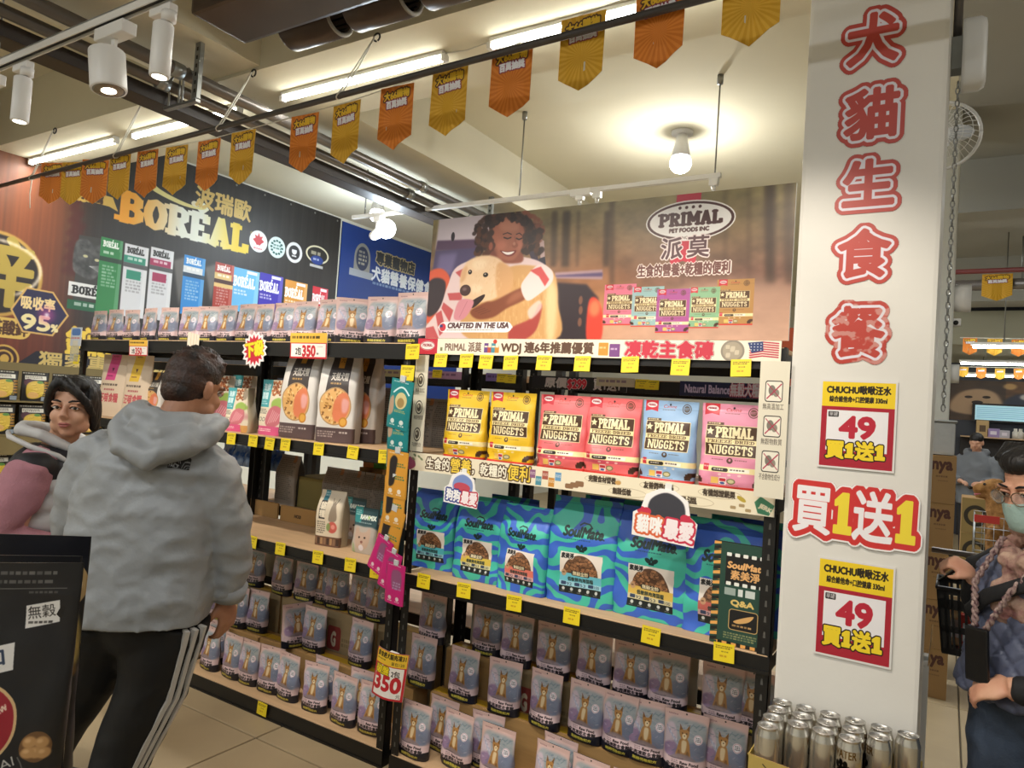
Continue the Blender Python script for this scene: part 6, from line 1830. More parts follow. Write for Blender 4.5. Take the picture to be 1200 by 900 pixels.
for i, (ch, px, py, wpx, hpx) in enumerate(STK):
 p = onY(px, py, CF)
 a, b = onY(px - wpx / 2, py, CF), onY(px + wpx / 2, py, CF)
 t_, u_ = onY(px, py - hpx / 2, CF), onY(px, py + hpx / 2, CF)
 w, h = (b.x - a.x), (t_.z - u_.z)
 c, al = diecut([(ch, 33, 168, 122, '#b3392b', 154)], 220, 220, None, ((28, '#b3392b'), (15, '#dcd6e0')), worn=(i == 4 and .9))
 mb = MB(); s = max(w, h) / 2
 mb.quad((-w / 2, 0, -h / 2), (w / 2, 0, -h / 2), (w / 2, 0, h / 2), (-w / 2, 0, h / 2))
 o = mb.build('character_sticker', rgba_mat('sticker_print_%d' % i, c, al), None, p)
 tag(o, 'red outlined character sticker on the white column, %s' % ('topmost of five', 'second from the top', 'third from the top', 'fourth from the top', 'lowest of five and scuffed')[i], 'sticker', 'character stickers on the column')
c, al = diecut([('買', 26, 150, 112, '#ece8ea', 128), ('I1', 170, 152, 118, '#ecd43a', 56), ('送', 234, 150, 112, '#ece8ea', 128), ('I1', 378, 152, 118, '#ecd43a', 56)], 460, 200, None, ((26, '#ece8e6'), (21, '#c9302f')))
a, b = onY(920, 600, CF), onY(1079, 615, CF)
pt, pb = onY(1000, 568, CF), onY(1000, 644, CF)
p = onY(999, 606, CF)
mb = MB(); w, h = b.x - a.x, pt.z - pb.z
mb.add([(-w / 2, 0, -h / 2), (w / 2, 0, -h / 2), (w / 2, 0, h / 2), (-w / 2, 0, h / 2)], [(0, 1, 2, 3)], 0, [[(0, .02), (1, .02), (1, .98), (0, .98)]])
o = mb.build('offer_sticker', rgba_mat('offer_print', c, al), None, p, (0, .02, 0))
o.location.y = CF - .004
tag(o, 'wide red die-cut sticker with white and yellow lettering across the white column', 'sticker')
def offer_print():
 W, H = 300, 370
 c = Canvas(W, H, '#a82234')
 c.rect(0, 0, W, 108, '#eccb2a'); c.text('CHUCHU啾啾汪水', 20, 48, 28, '#2a2318', w=262, bold=1.6); c.text('綜合維他命+口腔健康 330ml', 32, 86, 20, '#2a2318', w=236, bold=1)
 c.rect(24, 124, W - 24, 300, '#e9e6e8'); c.rect(30, 130, 74, 154, '#2a2626', 1, 4).text('單罐', 34, 149, 15, '#e9e6e8', w=36)
 c.text('49', 82, 240, 92, '#b8263a', w=140, bold=6)
 for s, x, w in (('買', 28, 74), ('I1', 110, 34), ('送', 150, 74), ('I1', 232, 34)):
  c.text(s, x, 326, 58, '#eed02e', w=w, bold=2.6, strokes=((9, '#2a1a14'), (4, '#eed02e')))
 a = c.a.copy(); k = Canvas(W + 16, H + 16, '#dedad6'); k.a[8:-8, 8:-8] = a
 return k
OP = print_mat('offer_card_print', offer_print(), .25)
for (x0, y0, x1, y1, lab) in ((957, 440, 1054, 558, 'yellow and red offer card reading 49, upper one on the white column'), (953, 652, 1051, 783, 'yellow and red offer card reading 49, lower one on the white column')):
 a, b = onY(x0 + 3, (y0 + y1) / 2 - 6, CF - .003), onY(x1 - 4, (y0 + y1) / 2 + 6, CF - .003)
 m_ = (x0 + x1) / 2
 zt, zb = onY(m_, y0 + 6, CF - .003).z, onY(m_, y1 - 7, CF - .003).z
 o = sheet('offer_card', (a.x, CF - .003, zb), (b.x, CF - .003, zt), OP, .0025, m_white)
 tag(o, lab, 'card', 'offer cards on the column')
# ---------------------------------------------------------------- tray of tall silver cans
ZT = .77
m_can = mat('can_silver', '#d4d1ca', .24, metal=.95)
m_lid = mat('can_lid', '#c6c4c0', .35, metal=.9)
def can_print():
 c = Canvas(400, 240, '#cfc8b8')
 for x0 in (120,):
  c.text('WATER', x0 + 6, 70, 34, '#7a5c2e', w=130, bold=1.4); c.fine(x0 + 6, 24, x0 + 130, 36, 1, '#5c564c', .8)
  c.ell(x0 + 64, 128, 30, 26, '#1c1a18').ell(x0 + 36, 100, 12, 14, '#1c1a18').ell(x0 + 58, 90, 12, 14, '#1c1a18').ell(x0 + 82, 94, 12, 14, '#1c1a18').ell(x0 + 98, 112, 11, 13, '#1c1a18')
  c.fine(x0 + 10, 170, x0 + 130, 210, 4, '#6a5230', .7)
 return c
def can_mat():
 m = print_mat('can_print', can_print(), .24)
 m.node_tree.nodes['Principled BSDF'].inputs['Metallic'].default_value = .85
 return m
CM = can_mat()
R_, Hc = .0325, .158
def can_meshes():
 prof = [(.024, 0), (.027, .002), (.0315, .008), (R_, .014), (R_, Hc - .026), (.0315, Hc - .022), (.0275, Hc - .008), (.0268, Hc - .004), (.0275, Hc - .002), (.0275, Hc), (.0262, Hc)]
 n = 28
 mb = MB()
 rings = [[Vector((r * math.cos(2 * math.pi * k / n), r * math.sin(2 * math.pi * k / n), z)) for k in range(n)] for r, z in prof]
 vs_ = [q for r in rings for q in r]; fs = []; uv = []; ms = []
 for i in range(len(prof) - 1):
  for k in range(n):
   k2 = (k + 1) % n
   fs.append((i * n + k, i * n + k2, (i + 1) * n + k2, (i + 1) * n + k))
   uv.append([(k / n, prof[i][1] / Hc), ((k + 1) / n, prof[i][1] / Hc), ((k + 1) / n, prof[i + 1][1] / Hc), (k / n, prof[i + 1][1] / Hc)])
   ms.append(0 if 2 <= i <= 3 else 1)
 mb.add(vs_, fs, ms, uv, True)
 body = mb.mesh('drink_can', [CM, m_can])
 l = MB()
 lr = [(.0262, Hc), (.0255, Hc - .005), (.0235, Hc - .005), (.0228, Hc - .0035), (.001, Hc - .0035)]
 l.loft([[Vector((r * math.cos(2 * math.pi * k / n), r * math.sin(2 * math.pi * k / n), z)) for k in range(n)] for r, z in lr], 0, False, True)
 lid = l.mesh('lid', [m_lid])
 t = MB()
 t.tube([(.003 + .0085 * math.cos(a) * 1.2, .0065 * math.sin(a), Hc - .0015) for a in np.linspace(0, 2 * math.pi, 15)], .0016, 6)
 t.box((-.010, -.005, Hc - .0034), (-.002, .005, Hc - .0020))
 return body, lid, t.mesh('pull_tab', [m_can])
cb_, cl_, ct_ = can_meshes()
cols = [4, 3, 3, 3, 2, 1]
k = 0
CX = [-.389 + .0665 * i for i in range(6)]
for i in range(6):
 for j in range(cols[i]):
  o = link('drink_can', cb_, None, (CX[i] * 1.0, 2.305 - .0685 * j, ZT - Hc), (0, 0, rnd.uniform(.2, 3.0) if (i, j) not in ((5, 0), (0, 3), (1, 2), (2, 2)) else {5: -1.9, 0: -2.3, 1: -2.5, 2: -2.2}[i]))
  l = link('lid', cl_, o); link('pull_tab', ct_, l, None, (0, 0, rnd.uniform(0, 6)))
  tag(o, 'silver can in the tray, file %s from the left, %s from the back' % (('one', 'two', 'three', 'four', 'five', 'six')[i], ('first', 'second', 'third', 'fourth')[j]), 'can', 'tall silver cans in the tray')
  k += 1
def tray_print():
 c = Canvas(400, 100, '#b39a50')
 c.poly([(60, 100), (100, 40), (150, 66), (220, 30), (400, 70), (400, 100)], '#1c1a18'); c.line([(40, 20), (80, 60), (140, 70)], 3, '#2c2618'); c.rect(180, 60, 330, 92, '#1c1a18').fine(200, 66, 310, 86, 2, '#b39a50', .9)
 return c
TRP = print_mat('tray_print', tray_print(), .6)
t = empty('can_tray', (-.225, 2.20, ZT - Hc - .004)); tag(t, 'gold and black cardboard tray holding the silver cans at the column foot', 'tray')
mb = MB()
x0, x1, y0, y1 = -.205, .205, -.143, .143
mb.box((x0, y0, 0), (x1, y1, .003)); mb.build('base', m_card, t)
hh = .085
for nm, lo, hi in (('side_wall', (x0, y1 - .003, .003), (x1, y1, hh)), ('side_wall', (x0, y0, .003), (x0 + .003, y1, hh)), ('side_wall', (x1 - .003, y0, .003), (x1, y1, hh * .8))):
 MB().box(lo, hi).build(nm, mat('tray_gold', '#b39a50', .55), t)
f = MB(); f.add([(x0, y0, .003), (x1, y0, .003), (x1, y0, hh * .75), (x0, y0, hh * 1.05), (x0, y0 + .003, .003), (x1, y0 + .003, .003), (x1, y0 + .003, hh * .75), (x0, y0 + .003, hh * 1.05)],
    [(0, 1, 2, 3), (4, 7, 6, 5), (1, 0, 4, 5), (2, 1, 5, 6), (3, 2, 6, 7), (0, 3, 7, 4)], [0, 1, 1, 1, 1, 1], [[(0, 0), (1, 0), (1, .8), (0, 1)]] + [None] * 5)
f.build('front_wall', [TRP, m_card], t)
zz = ZT - Hc - .004
for i in range(2):
 h = zz / 2
 carton((-.43, 2.057, i * h + .0005), (-.02, 2.343, (i + 1) * h - .0045), TRP, ('gold and black carton on the floor under the can tray', 'gold and black carton directly below the can tray')[i], 'cartons under the can tray', False)
# ---------------------------------------------------------------- wall speaker, conduit, fan on the far side of the column
o = empty('wall_speaker', (.0, 2.76, 2.885)); tag(o, 'white curved wall speaker on a grey bracket at the top right of the column', 'speaker')
mb = MB()
n = 10
prof = [(.0, .055), (.012, .06), (.05, .058), (.066, .048), (.070, .03)]
rings = []
for x, hw in prof:
 hz = .118 * (1 if x < .055 else .93 if x < .068 else .78)
 rings.append([Vector((x - .004, hw * math.copysign(abs(math.cos(q)) ** .5, math.cos(q)), hz * math.copysign(abs(math.sin(q)) ** .5, math.sin(q)))) for q in np.linspace(0, 2 * math.pi, 24, endpoint=False)])
mb.loft(rings); mb.build('cabinet', m_white, o)
MB().box((-.035, -.03, -.05), (-.004, .03, .06)).build('bracket', mat('bracket_grey', '#8a8c86', .5), o)
o = MB().tube([(-.02, 2.80, 2.945), (-.02, 2.80, CEIL)], .014, 10).build('wall_conduit', m_pipe); tag(o, 'grey conduit rising from the wall speaker bracket to the ceiling', 'pipe')
ch = MB()
for i in range(52):
 z = 2.82 - i * .022
 ch.tube([(-.012 + .006 * math.cos(a) * (1 if i % 2 else .3), 2.83 + .006 * math.cos(a) * (.3 if i % 2 else 1), z + .013 * math.sin(a)) for a in np.linspace(0, 2 * math.pi, 9)], .0022, 5)
o = ch.build('hanging_chain', m_steel); o['kind'] = 'thing'; tag(o, 'thin twisted cable hanging down the right side of the column', 'cable')
o = empty('wall_fan', (-.06, 2.98, 2.70)); tag(o, 'white wire cage fan peeping out behind the column', 'fan')
MB().tube([(0 + .125 * math.cos(a), 0, .125 * math.sin(a)) for a in np.linspace(0, 2 * math.pi, 33)], .006, 6).build('cage_rim', m_white, o)
w_ = MB()
for k in range(36):
 a = 2 * math.pi * k / 36; w_.tube([(.02 * math.cos(a), -.045, .02 * math.sin(a)), (.09 * math.cos(a), -.04, .09 * math.sin(a)), (.125 * math.cos(a), 0, .125 * math.sin(a))], .0013, 4)
for r_ in (.04, .07, .10): w_.tube([(r_ * math.cos(a), -.042, r_ * math.sin(a)) for a in np.linspace(0, 2 * math.pi, 25)], .0012, 4)
g = w_.build('cage_wires', m_white, o); g['kind'] = 'stuff'
for k in range(3):
 b = MB(); b.ell((.055, -.012, 0), (.05, .003, .03), 12, 8)
 bl_ = b.build('blade', mat('blade_clear', '#c8ccd0', .3), o); bl_.rotation_euler = (0, k * 2.094, 0)
MB().tube([(0, -.03, 0), (0, .06, 0)], .03, 14).build('motor', m_white, o)
MB().tube([(0, .06, 0), (-.02, -.05, -.16), (-.05, -.119, -.18)], .012, 8).build('arm', m_white, o)
# ---------------------------------------------------------------- the far part of the shop, right of the column
struct(MB().box((-1.2, 13.98, 0), (6.1, 14.1, 3.85)).build('wall_far', mat('far_wall', '#3a3d46', .7)))
struct(MB().box((.0, 11.2, 2.85), (6.1, 13.98, 3.3)).build('beam_soffit', mat('soffit', '#a8a794', .85)))
for i, (y, z, lab) in enumerate(((7.5, 2.97, 'grey conduit crossing above the far aisle, lower of two'), (7.42, 3.08, 'dark red pipe crossing above the far aisle'))):
 o = MB().tube([(-.45, y, z), (6.0, y, z)], .05 if i == 0 else .022, 12).build('conduit', m_pipe if i == 0 else mat('red_pipe', '#6e2a28', .5)); tag(o, lab, 'pipe')
for i, (y, z, lab) in enumerate(((7.62, 2.985, 'fluorescent lamp under the far conduit above the right pennant'), (9.2, 2.62, 'fluorescent lamp in the far aisle, second from the column'), (11.3, 2.62, 'fluorescent lamp in the far aisle, third row'), (12.9, 2.58, 'fluorescent lamp farthest back near the far wall mural'))):
 xa = onY((1150, 1138, 1124, 1124)[i], (322, 394, 428, 445)[i], y).x
 o = empty('tube_lamp', (xa, y, z)); tag(o, lab, 'lamp', 'far aisle lamps')
 MB().box((0, -.03, 0), (1.9, .03, .03)).build('housing', m_white, o)
 MB().tube([(.02, 0, -.016), (1.88, 0, -.016)], .016, 8).build('tube', m_tube, o)
 for q in (.3, 1.6): MB().tube([(q, 0, .03), (q, 0, (3.42 if i == 0 else 3.85 if i == 1 else 2.85) - z)], .006, 5).build('rod', m_steel, o)
FARP = [(1169, 321, 36, 33, 7.5, 0), (1137, 396, 17, 20, 9.6, 1), (1166, 397, 18, 20, 9.6, 0), (1194, 398, 17, 20, 9.6, 1), (1129, 430, 12, 12, 11.6, 0), (1150, 431, 12, 13, 11.6, 1), (1172, 432, 12, 13, 11.6, 0), (1194, 432, 12, 13, 11.6, 1)]
for i, (px, py, wpx, hpx, y, kd) in enumerate(FARP):
 p = onY(px, py, y - (.06 if i == 0 else 0))
 q = onY(px + wpx, py, y); r_ = onY(px, py + hpx, y)
 pennant(20 + i, p, q.x - p.x, p.z - r_.z, kd, lab='%s pennant in the far aisle, %s' % ('yellow' if kd else 'orange', ('single nearest one beside the wall speaker', 'left of three in the second row', 'middle of three in the second row', 'right of three in the second row', 'leftmost of four in the farthest row', 'second of four in the farthest row', 'third of four in the farthest row', 'rightmost of four in the farthest row')[i]), group='far aisle pennants')
for y, z, n_ in ((9.6, 0, 'second'), (11.6, 0, 'farthest')):
 p = [q for q in FARP if q[4] == y]
 a, b = onY(p[0][0] - 12, p[0][1], y), onY(p[-1][0] + 40, p[-1][1], y)
 o = MB().tube([a + Vector((0, .004, .004)), b + Vector((0, .004, .004))], .005, 5).build('pennant_string', m_whitecord); tag(o, 'string of the %s pennant row in the far aisle' % n_, 'string')
# air curtain boxes and a camera on the far column
for i, (px, py, w, h, lab) in enumerate(((1125, 350, .13, .19, 'white rounded loudspeaker box on the far column under the conduit'), (1115, 438, .09, .13, 'small white box on the far column, lower down'))):
 p = onY(px, py, 5.7)
 o = empty('wall_box', (p.x, 5.7, p.z)); tag(o, lab, 'box')
 mb = MB()
 mb.loft([[Vector((x, .07 * math.cos(q), h / 2 * math.copysign(abs(math.sin(q)) ** .5, math.sin(q)) * s)) for q in np.linspace(0, 2 * math.pi, 18, endpoint=False)] for x, s in ((-w / 2, .55), (-w / 3, .85), (0, 1), (w / 2, 1))]); mb.build('housing', m_white, o)
 MB().box((.012 - p.x - .0, -.02, -.02), (-w / 2 + .03, .02, .02)).build('bracket', mat('bracket_grey', '#8a8c86', .5), o)
p = onY(1120, 379, 5.7)
o = empty('security_camera', (p.x, 5.66, p.z)); tag(o, 'small white security camera on the far column', 'camera')
mb = MB(); bbox(mb, (-.05, -.03, -.025), (.03, .03, .025), .008, 0, 2); mb.build('housing', m_white, o); MB().tube([(.0, -.03, -.005), (.0, -.04, -.006)], .016, 12).build('lens', m_dark, o)
def mural_print():
 c = Canvas(400, 240, '#6a4a30')
 n = vnoise(240, 400, 60, 40, 3)[..., None]; c.a[:] = np.array(hexc('#8a6038')) * n + np.array(hexc('#3a2c28')) * (1 - n)
 c.a[:, :150] = c.a[:, :150] * .5 + np.array(hexc('#2c2626')) * .5
 c.spline([(20, 190), (30, 90), (80, 50), (130, 80), (140, 200)], '#b89878', .9, 4).ell(60, 100, 10, 8, '#2a1c18').ell(104, 98, 10, 8, '#2a1c18').ell(82, 130, 14, 10, '#2a1c18').spline([(150, 110), (200, 70), (240, 140), (200, 220), (150, 220)], '#26304a', .8, 4)
 c.text('Pet shop', 200, 70, 40, '#2a2016', w=180, bold=2.4, shear=.2)
 for k in range(6): c.ell(160 + k * 40, 30 + (k % 2) * 60, 16, 18, ['#d8b070', '#e8e0d0', '#caa060'][k % 3], .7, 3)
 return c
a, b = onY(1108, 447, 13.97), onY(1260, 492, 13.97)
o = sheet('far_mural', (a.x, 13.965, 1.9), (2.2, 13.965, 2.56), print_mat('far_mural_print', mural_print(), .6), .01); tag(o, 'brown printed mural with a dog portrait high on the far wall', 'mural')
c = Canvas(200, 60, '#a8d4e4')
for k in range(6): c.rect(6, 8 + k * 8, 194, 11 + k * 8, '#6ca4bc', .7)
a, b = onY(1143, 473, 13.9), onY(1197, 489, 13.9)
o = empty('light_panel', (a.x, 13.86, a.z - .26)); tag(o, 'pale blue slatted display panel on the far wall', 'display')
MB().box((-.04, 0, -.03), (b.x - a.x + .1, .08, .27)).build('casing', m_dark, o)
sheet('screen', (0, -.002, 0), (b.x - a.x + .06, -.002, .24), print_mat('light_panel_print', c, .4, emit=.35), .002, None, '-y', o)
# shelf under the panel with goods
sh = empty('far_shelf', (1.1, 13.75, 1.64)); tag(sh, 'lit shelf with boxes and bags along the far wall', 'shelf')
MB().box((-.9, -.2, -.02), (1.5, .2, 0)).build('board', m_wood, sh); MB().box((-.9, -.2, -.9), (1.5, .2, -.87)).build('board', m_wood, sh)
MB().box((-.9, .17, -1.64), (1.5, .2, 0)).build('back', mat('shelf_dark', '#2a2422', .6), sh)
for k, (px, w, h, col, lab) in enumerate(((1151, .17, .26, '#b89a6a', 'tan bag with a brown mark on the far wall shelf'), (1164, .17, .14, '#9a86b8', 'pale purple box on the far wall shelf'), (1177, .14, .12, '#b8b4c0', 'pale grey box on the far wall shelf'), (1190, .06, .16, '#d8d4cc', 'white bottle on the far wall shelf, left of two'), (1196, .06, .16, '#d8d4cc', 'white bottle on the far wall shelf, right of two'))):
 p = onY(px, 506, 13.7)
 if 'bottle' in lab:
  mb = MB(); mb.tube([(0, 0, 0), (0, 0, .1), (0, 0, .12), (0, 0, .16)], [.045, .045, .025, .025], 12)
 else:
  mb = MB(); bbox(mb, (-w / 2, -.06, 0), (w / 2, .06, h), .006)
 o = mb.build('shelf_' + ('bottle' if 'bottle' in lab else 'bag' if 'bag' in lab else 'box'), mat('fargood_%d' % k, col, .6), None, (p.x, 13.7, 1.6405)); tag(o, lab, 'bottle' if 'bottle' in lab else 'bag' if 'bag' in lab else 'box')
 if 'bottle' not in lab: MB().box((-w * .25, -.0615, h * .3), (w * .25, -.06, h * .7)).build('label', mat('farlabel_%d' % k, '#5c4630' if k == 0 else '#e0d8e4', .6), o)
for k in range(7):
 o = MB().box((-.04, -.05, 0), (.04, .05, .12)).build('shelf_box', mat('farlow_%d' % (k % 3), ['#6a4a8a', '#8a6a9c', '#3c3648'][k % 3], .6), None, (.42 + k * .12, 13.7, 1.64 - .8695)); tag(o, 'small purple box on the lower far wall shelf, %s from the left' % nth(k, 7), 'box', 'purple boxes on the far shelf')
 MB().box((-.02, -.0515, .03), (.02, -.05, .09)).build('label', mat('farlabel_1', '#e0d8e4', .6), o)
# stacked cartons with brown lettering
NY = print_mat('nya_print', (lambda c: (c.text('nya', 90, 50, 44, '#4a2c24', w=100, bold=3), c.fine(110, 74, 186, 84, 1, '#5a4030', .8), c.fine(120, 92, 180, 98, 1, '#5a4030', .6), c)[-1])(Canvas(210, 180, '#8f7046')), .8)
for k in range(5):
 h = .268
 carton((-.16, 5.15, k * .2965 + .001), (.062, 5.5, (k + 1) * .2965 - .004), NY, 'brown lettered carton in the stack beyond the column, %s' % ('on the floor', 'second from the floor', 'middle one', 'second from the top', 'topmost')[k], 'stacked lettered cartons', False)
o = empty('wrapped_pack', (-.05, 5.32, 1.4835)); tag(o, 'clear plastic wrapped pack standing on the topmost lettered carton', 'pack')
mb = MB(); bbox(mb, (-.09, -.12, 0), (.10, .12, .205), .02, 0, 2); mb.build('wrap', mat('wrap_plastic', '#b9bcbc', .25, alpha=.75, bump=.5, bump_scale=20), o)
for k in range(3): MB().box((-.085 + k * .06, -.1, .002), (-.03 + k * .06, .1, .07)).build('content', mat('wrap_white', '#d6d4d0', .7), o)
mb = MB(); bbox(mb, (-.10, -.13, .205), (.11, .13, .22), .006); mb.build('top_edge', mat('wrap_grey', '#8a8d8c', .5), o)
# crumpled bag tip behind
# white open carton beside the column
o = empty('open_carton', (-.075, 3.1, 0)); tag(o, 'tall white open carton standing behind the right edge of the column', 'carton')
MB().box((-.1, -.19, 0), (.055, -.02, .80)).build('body', mat('white_carton', '#d4d2ce', .6), o)
f = MB(); f.add([(.055, -.19, .80), (.055, -.02, .80), (.062, -.03, .91), (.062, -.17, .88), (.052, -.19, .80), (.052, -.02, .80), (.059, -.03, .91), (.059, -.17, .88)], [(0, 1, 2, 3), (7, 6, 5, 4), (0, 3, 7, 4), (1, 0, 4, 5), (2, 1, 5, 6), (3, 2, 6, 7)]); f.build('flap', m_card, o)
MB().box((-.02, -.12, .80), (.03, -.05, .93)).build('teal_pack', mat('teal_pack', '#2f8f9a', .4), o)
# ---------------------------------------------------------------- shopping trolley basket held by the woman
t = empty('shopping_trolley', (.16, 3.32, 0)); tag(t, 'black slotted plastic shopping basket on a slim trolley beside the masked woman', 'trolley')
m_bk_ = mat('basket_black', '#1a1a1c', .45)
bx0, bx1, by0, by1, bz0, bz1 = -.165, .20, -.12, .14, .78, 1.02
def basket_wall(nm, a, b, taper):
 """slotted wall between top corners a and b"""
 a, b = Vector(a), Vector(b)
 cen = Vector(((bx0 + bx1) / 2, (by0 + by1) / 2, 0))
 def pt(u, v):
  p = a.lerp(b, u); q = Vector((p.x, p.y, 0)); q = cen + (q - cen) * (1 - .14 * (1 - v)); return Vector((q.x, q.y, bz0 + (bz1 - bz0) * v))
 nrm = (b - a).cross(Vector((0, 0, 1))).normalized() * .004
 mb = MB()
 def cell(u0, u1, v0, v1):
  f = [pt(u0, v0), pt(u1, v0), pt(u1, v1), pt(u0, v1)]; g = [p + nrm for p in f]
  mb.add(f + g, [(0, 1, 2, 3), (7, 6, 5, 4), (0, 4, 5, 1), (1, 5, 6, 2), (2, 6, 7, 3), (3, 7, 4, 0)])
 n = max(6, int((b - a).length / .022))
 for v0, v1 in ((0, .08), (.34, .44), (.70, .86), (.93, 1.0)): cell(0, 1, v0, v1)
 for k in range(n + 1):
  u = k / n; cell(max(0, u - .22 / n), min(1, u + .22 / n), 0, 1)
 cell(0, .10, 0, 1); cell(.9, 1, 0, 1)
 return mb.build(nm, m_bk_, t)
cs = [(bx0, by0, bz1), (bx1, by0, bz1), (bx1, by1, bz1), (bx0, by1, bz1)]
for k in range(4): basket_wall('basket_wall', cs[k], cs[(k + 1) % 4], 0)
MB().box((bx0 * .86, by0 * .86, bz0 - .004), (bx1 * .88, by1 * .88, bz0)).build('basket_floor', m_bk_, t)
MB().tube([Vector(q) + Vector((0, 0, .004)) for q in cs + [cs[0]]], .008, 8).build('basket_rim', m_bk_, t)
MB().tube([(bx0, -.0, 1.025), (-.11, -.06, 1.09), (-.13, -.1, 1.16)], .008, 8).build('basket_handle', m_bk_, t)
MB().tube([(-.19, -.13, 1.165), (.28, -.13, 1.165)], .011, 8).build('push_bar', m_pipe, t)
for x in (.20, .24):
 MB().tube([(x, .12 if x > .22 else -.12, .06), (x, .1 if x > .22 else -.12, .78), (x + .02, -.13, 1.165)], .010, 8).build('post', m_pipe, t)
for x, y in ((.21, -.12), (.25, .14)):
 MB().tube([(x - .01, y, .03), (x + .01, y, .03)], .03, 12).build('wheel', m_dark, t)
for k, (x, y, col, lab) in enumerate(((-.06, .02, '#c8423a', 'red and white packet'), (.0, .05, '#d8d0c4', 'white packet'), (-.10, .06, '#d8b888', 'tan packet'))):
 o = MB().box((-.025, -.02, 0), (.025, .02, .13 + .03 * k)).build('packet', mat('packet_%d' % k, col, .5), None, (.16 + x, 3.32 + y, bz0 + .001)); tag(o, lab + ' standing inside the black shopping basket', 'packet')
 MB().box((-.015, -.0215, .03), (.015, -.02, .1)).build('label', m_white, o)
# ---------------------------------------------------------------- far wire trolley for the dog
t = empty('wire_trolley', (.36, 7.1, 0)); tag(t, 'wire shopping trolley with a red corner carrying the golden dog', 'trolley')
wm = mat('chrome_wire', '#9a9a98', .3, metal=.8)
w_ = MB()
x0, x1, y0, y1, z0, z1 = -.13, .5, -.2, .25, .52, .98
for k in range(11):
 f = k / 10
 w_.tube([(x0 + (x1 - x0) * f, y0, z0), (x0 + (x1 - x0) * f, y0, z1)], .003, 4); w_.tube([(x0 + (x1 - x0) * f, y1, z0), (x0 + (x1 - x0) * f, y1, z1)], .003, 4)
 w_.tube([(x0, y0 + (y1 - y0) * f, z0), (x0, y0 + (y1 - y0) * f, z1)], .003, 4)
for k in range(6):
 z = z0 + (z1 - z0) * k / 5
 w_.tube([(x0, y0, z), (x1, y0, z), (x1, y1, z), (x0, y1, z), (x0, y0, z)], .0045, 5)
g = w_.build('wire_basket', wm, t); g['kind'] = 'stuff'
MB().box((x0, y0, z0 - .01), (x1, y1, z0)).build('basket_floor', wm, t)
MB().box((x0 - .01, y0 - .012, .93), (x0 + .16, y0 - .002, .99)).build('red_bar', mat('red_bar', '#b8342c', .4), t)
for x, y in ((x0, y0), (x1, y0), (x0, y1), (x1, y1)):
 MB().tube([(x, y, z0), (x, y, .1)], .011, 6).build('leg', wm, t); MB().tube([(x - .012, y, .05), (x + .012, y, .05)], .05, 12).build('wheel', m_dark, t)
# dark display blocks behind the trolley
for k in range(3):
 carton((.16, 8.3, k * .34 + .001), (.62, 8.7, (k + 1) * .34 - .004), print_mat('ring_carton_%d' % k, Canvas(160, 110, '#8a7444').ell(40, 55, 34, 34, '#2a2418').ell(40, 55, 22, 22, '#8a7444').ell(130, 55, 34, 34, '#2a2418').ell(130, 55, 22, 22, '#8a7444'), .8), 'tan carton with black ring marks behind the dog trolley, %s' % ('on the floor', 'middle one', 'topmost')[k], 'ring marked cartons', False)
# ---------------------------------------------------------------- wall shelf with yellow food bags, far left
ws = empty('wall_shelf', (-6.3, 2.9, 0)); tag(ws, 'olive wall shelf of yellow food bags at the far left', 'shelf')
m_ol = mat('shelf_olive', '#7d6c42', .6)
for z in (.74, 1.13, 1.395):
 MB().box((-.28, -1.3, z - .012), (.06, 1.4, z)).build('board', m_ol if z > 1 else m_ol, ws)
MB().box((-.28, -1.3, .05), (-.25, 1.4, 1.70)).build('back_panel', m_ol, ws)
MB().box((.062, -1.3, .97), (.07, 1.4, 1.115)).build('front_panel', m_ol, ws)
MB().box((.062, -1.3, .52), (.07, 1.4, .725)).build('front_panel', m_ol, ws)
for y in (-1.3, 1.38): MB().box((-.28, y, 0), (.06, y + .02, 1.70)).build('side_panel', m_black, ws)
def noodle_print():
 c = Canvas(170, 190, '#1e1a18')
 c.rect(20, 24, 150, 50, '#d8d2c4').fine(24, 28, 146, 46, 2, '#4a4438', .8); c.fine(6, 6, 164, 18, 1, '#d8d2c0', .9)
 c.ell(44, 70, 30, 24, '#4a2430')
 c.spline([(30, 90), (70, 60), (130, 66), (136, 130), (100, 170), (36, 166)], '#cdaa38', 1, 2)
 for k in range(26):
  r_ = random.Random(k); x, y = 36 + r_.random() * 88, 72 + r_.random() * 86; c.line([(x, y), (x + 16, y + r_.uniform(-6, 6)), (x + 26, y + r_.uniform(-4, 10))], 3, ['#e6cc5c', '#b08c24'][k % 2], .8)
 c.ell(112, 66, 20, 9, '#5c8a3a').ell(70, 150, 34, 20, '#d8a86a', .9, 1)
 for k in range(5): c.rect(138, 60 + k * 18, 166, 70 + k * 18, '#b8842c').fine(140, 62 + k * 18, 164, 68 + k * 18, 1, '#2a1c10', .7)
 c.rect(120, 160, 164, 186, '#a8b4c0', .8)
 return c
NP = print_mat('noodle_print', noodle_print(), .35)
nm = bag_mesh('food_bag', .205, .235, .06, NP, m_bk, kind='pouch', seed=140, wr=.006, nz=10, nx=22)
for zi, (z, n) in enumerate(((1.395, 8), (1.13, 8), (.74, 6))):
 for k in range(n):
  y = 2.18 + k * .225
  o = link('food_bag', nm, None, (-6.28, y, z + .001), (0, 0, math.pi / 2)); tag(o, 'black and yellow food bag on the olive wall shelf, %s row, %s' % (('top', 'middle', 'bottom')[zi], nth(k)), 'food bag', 'black and yellow bags on the wall shelf')
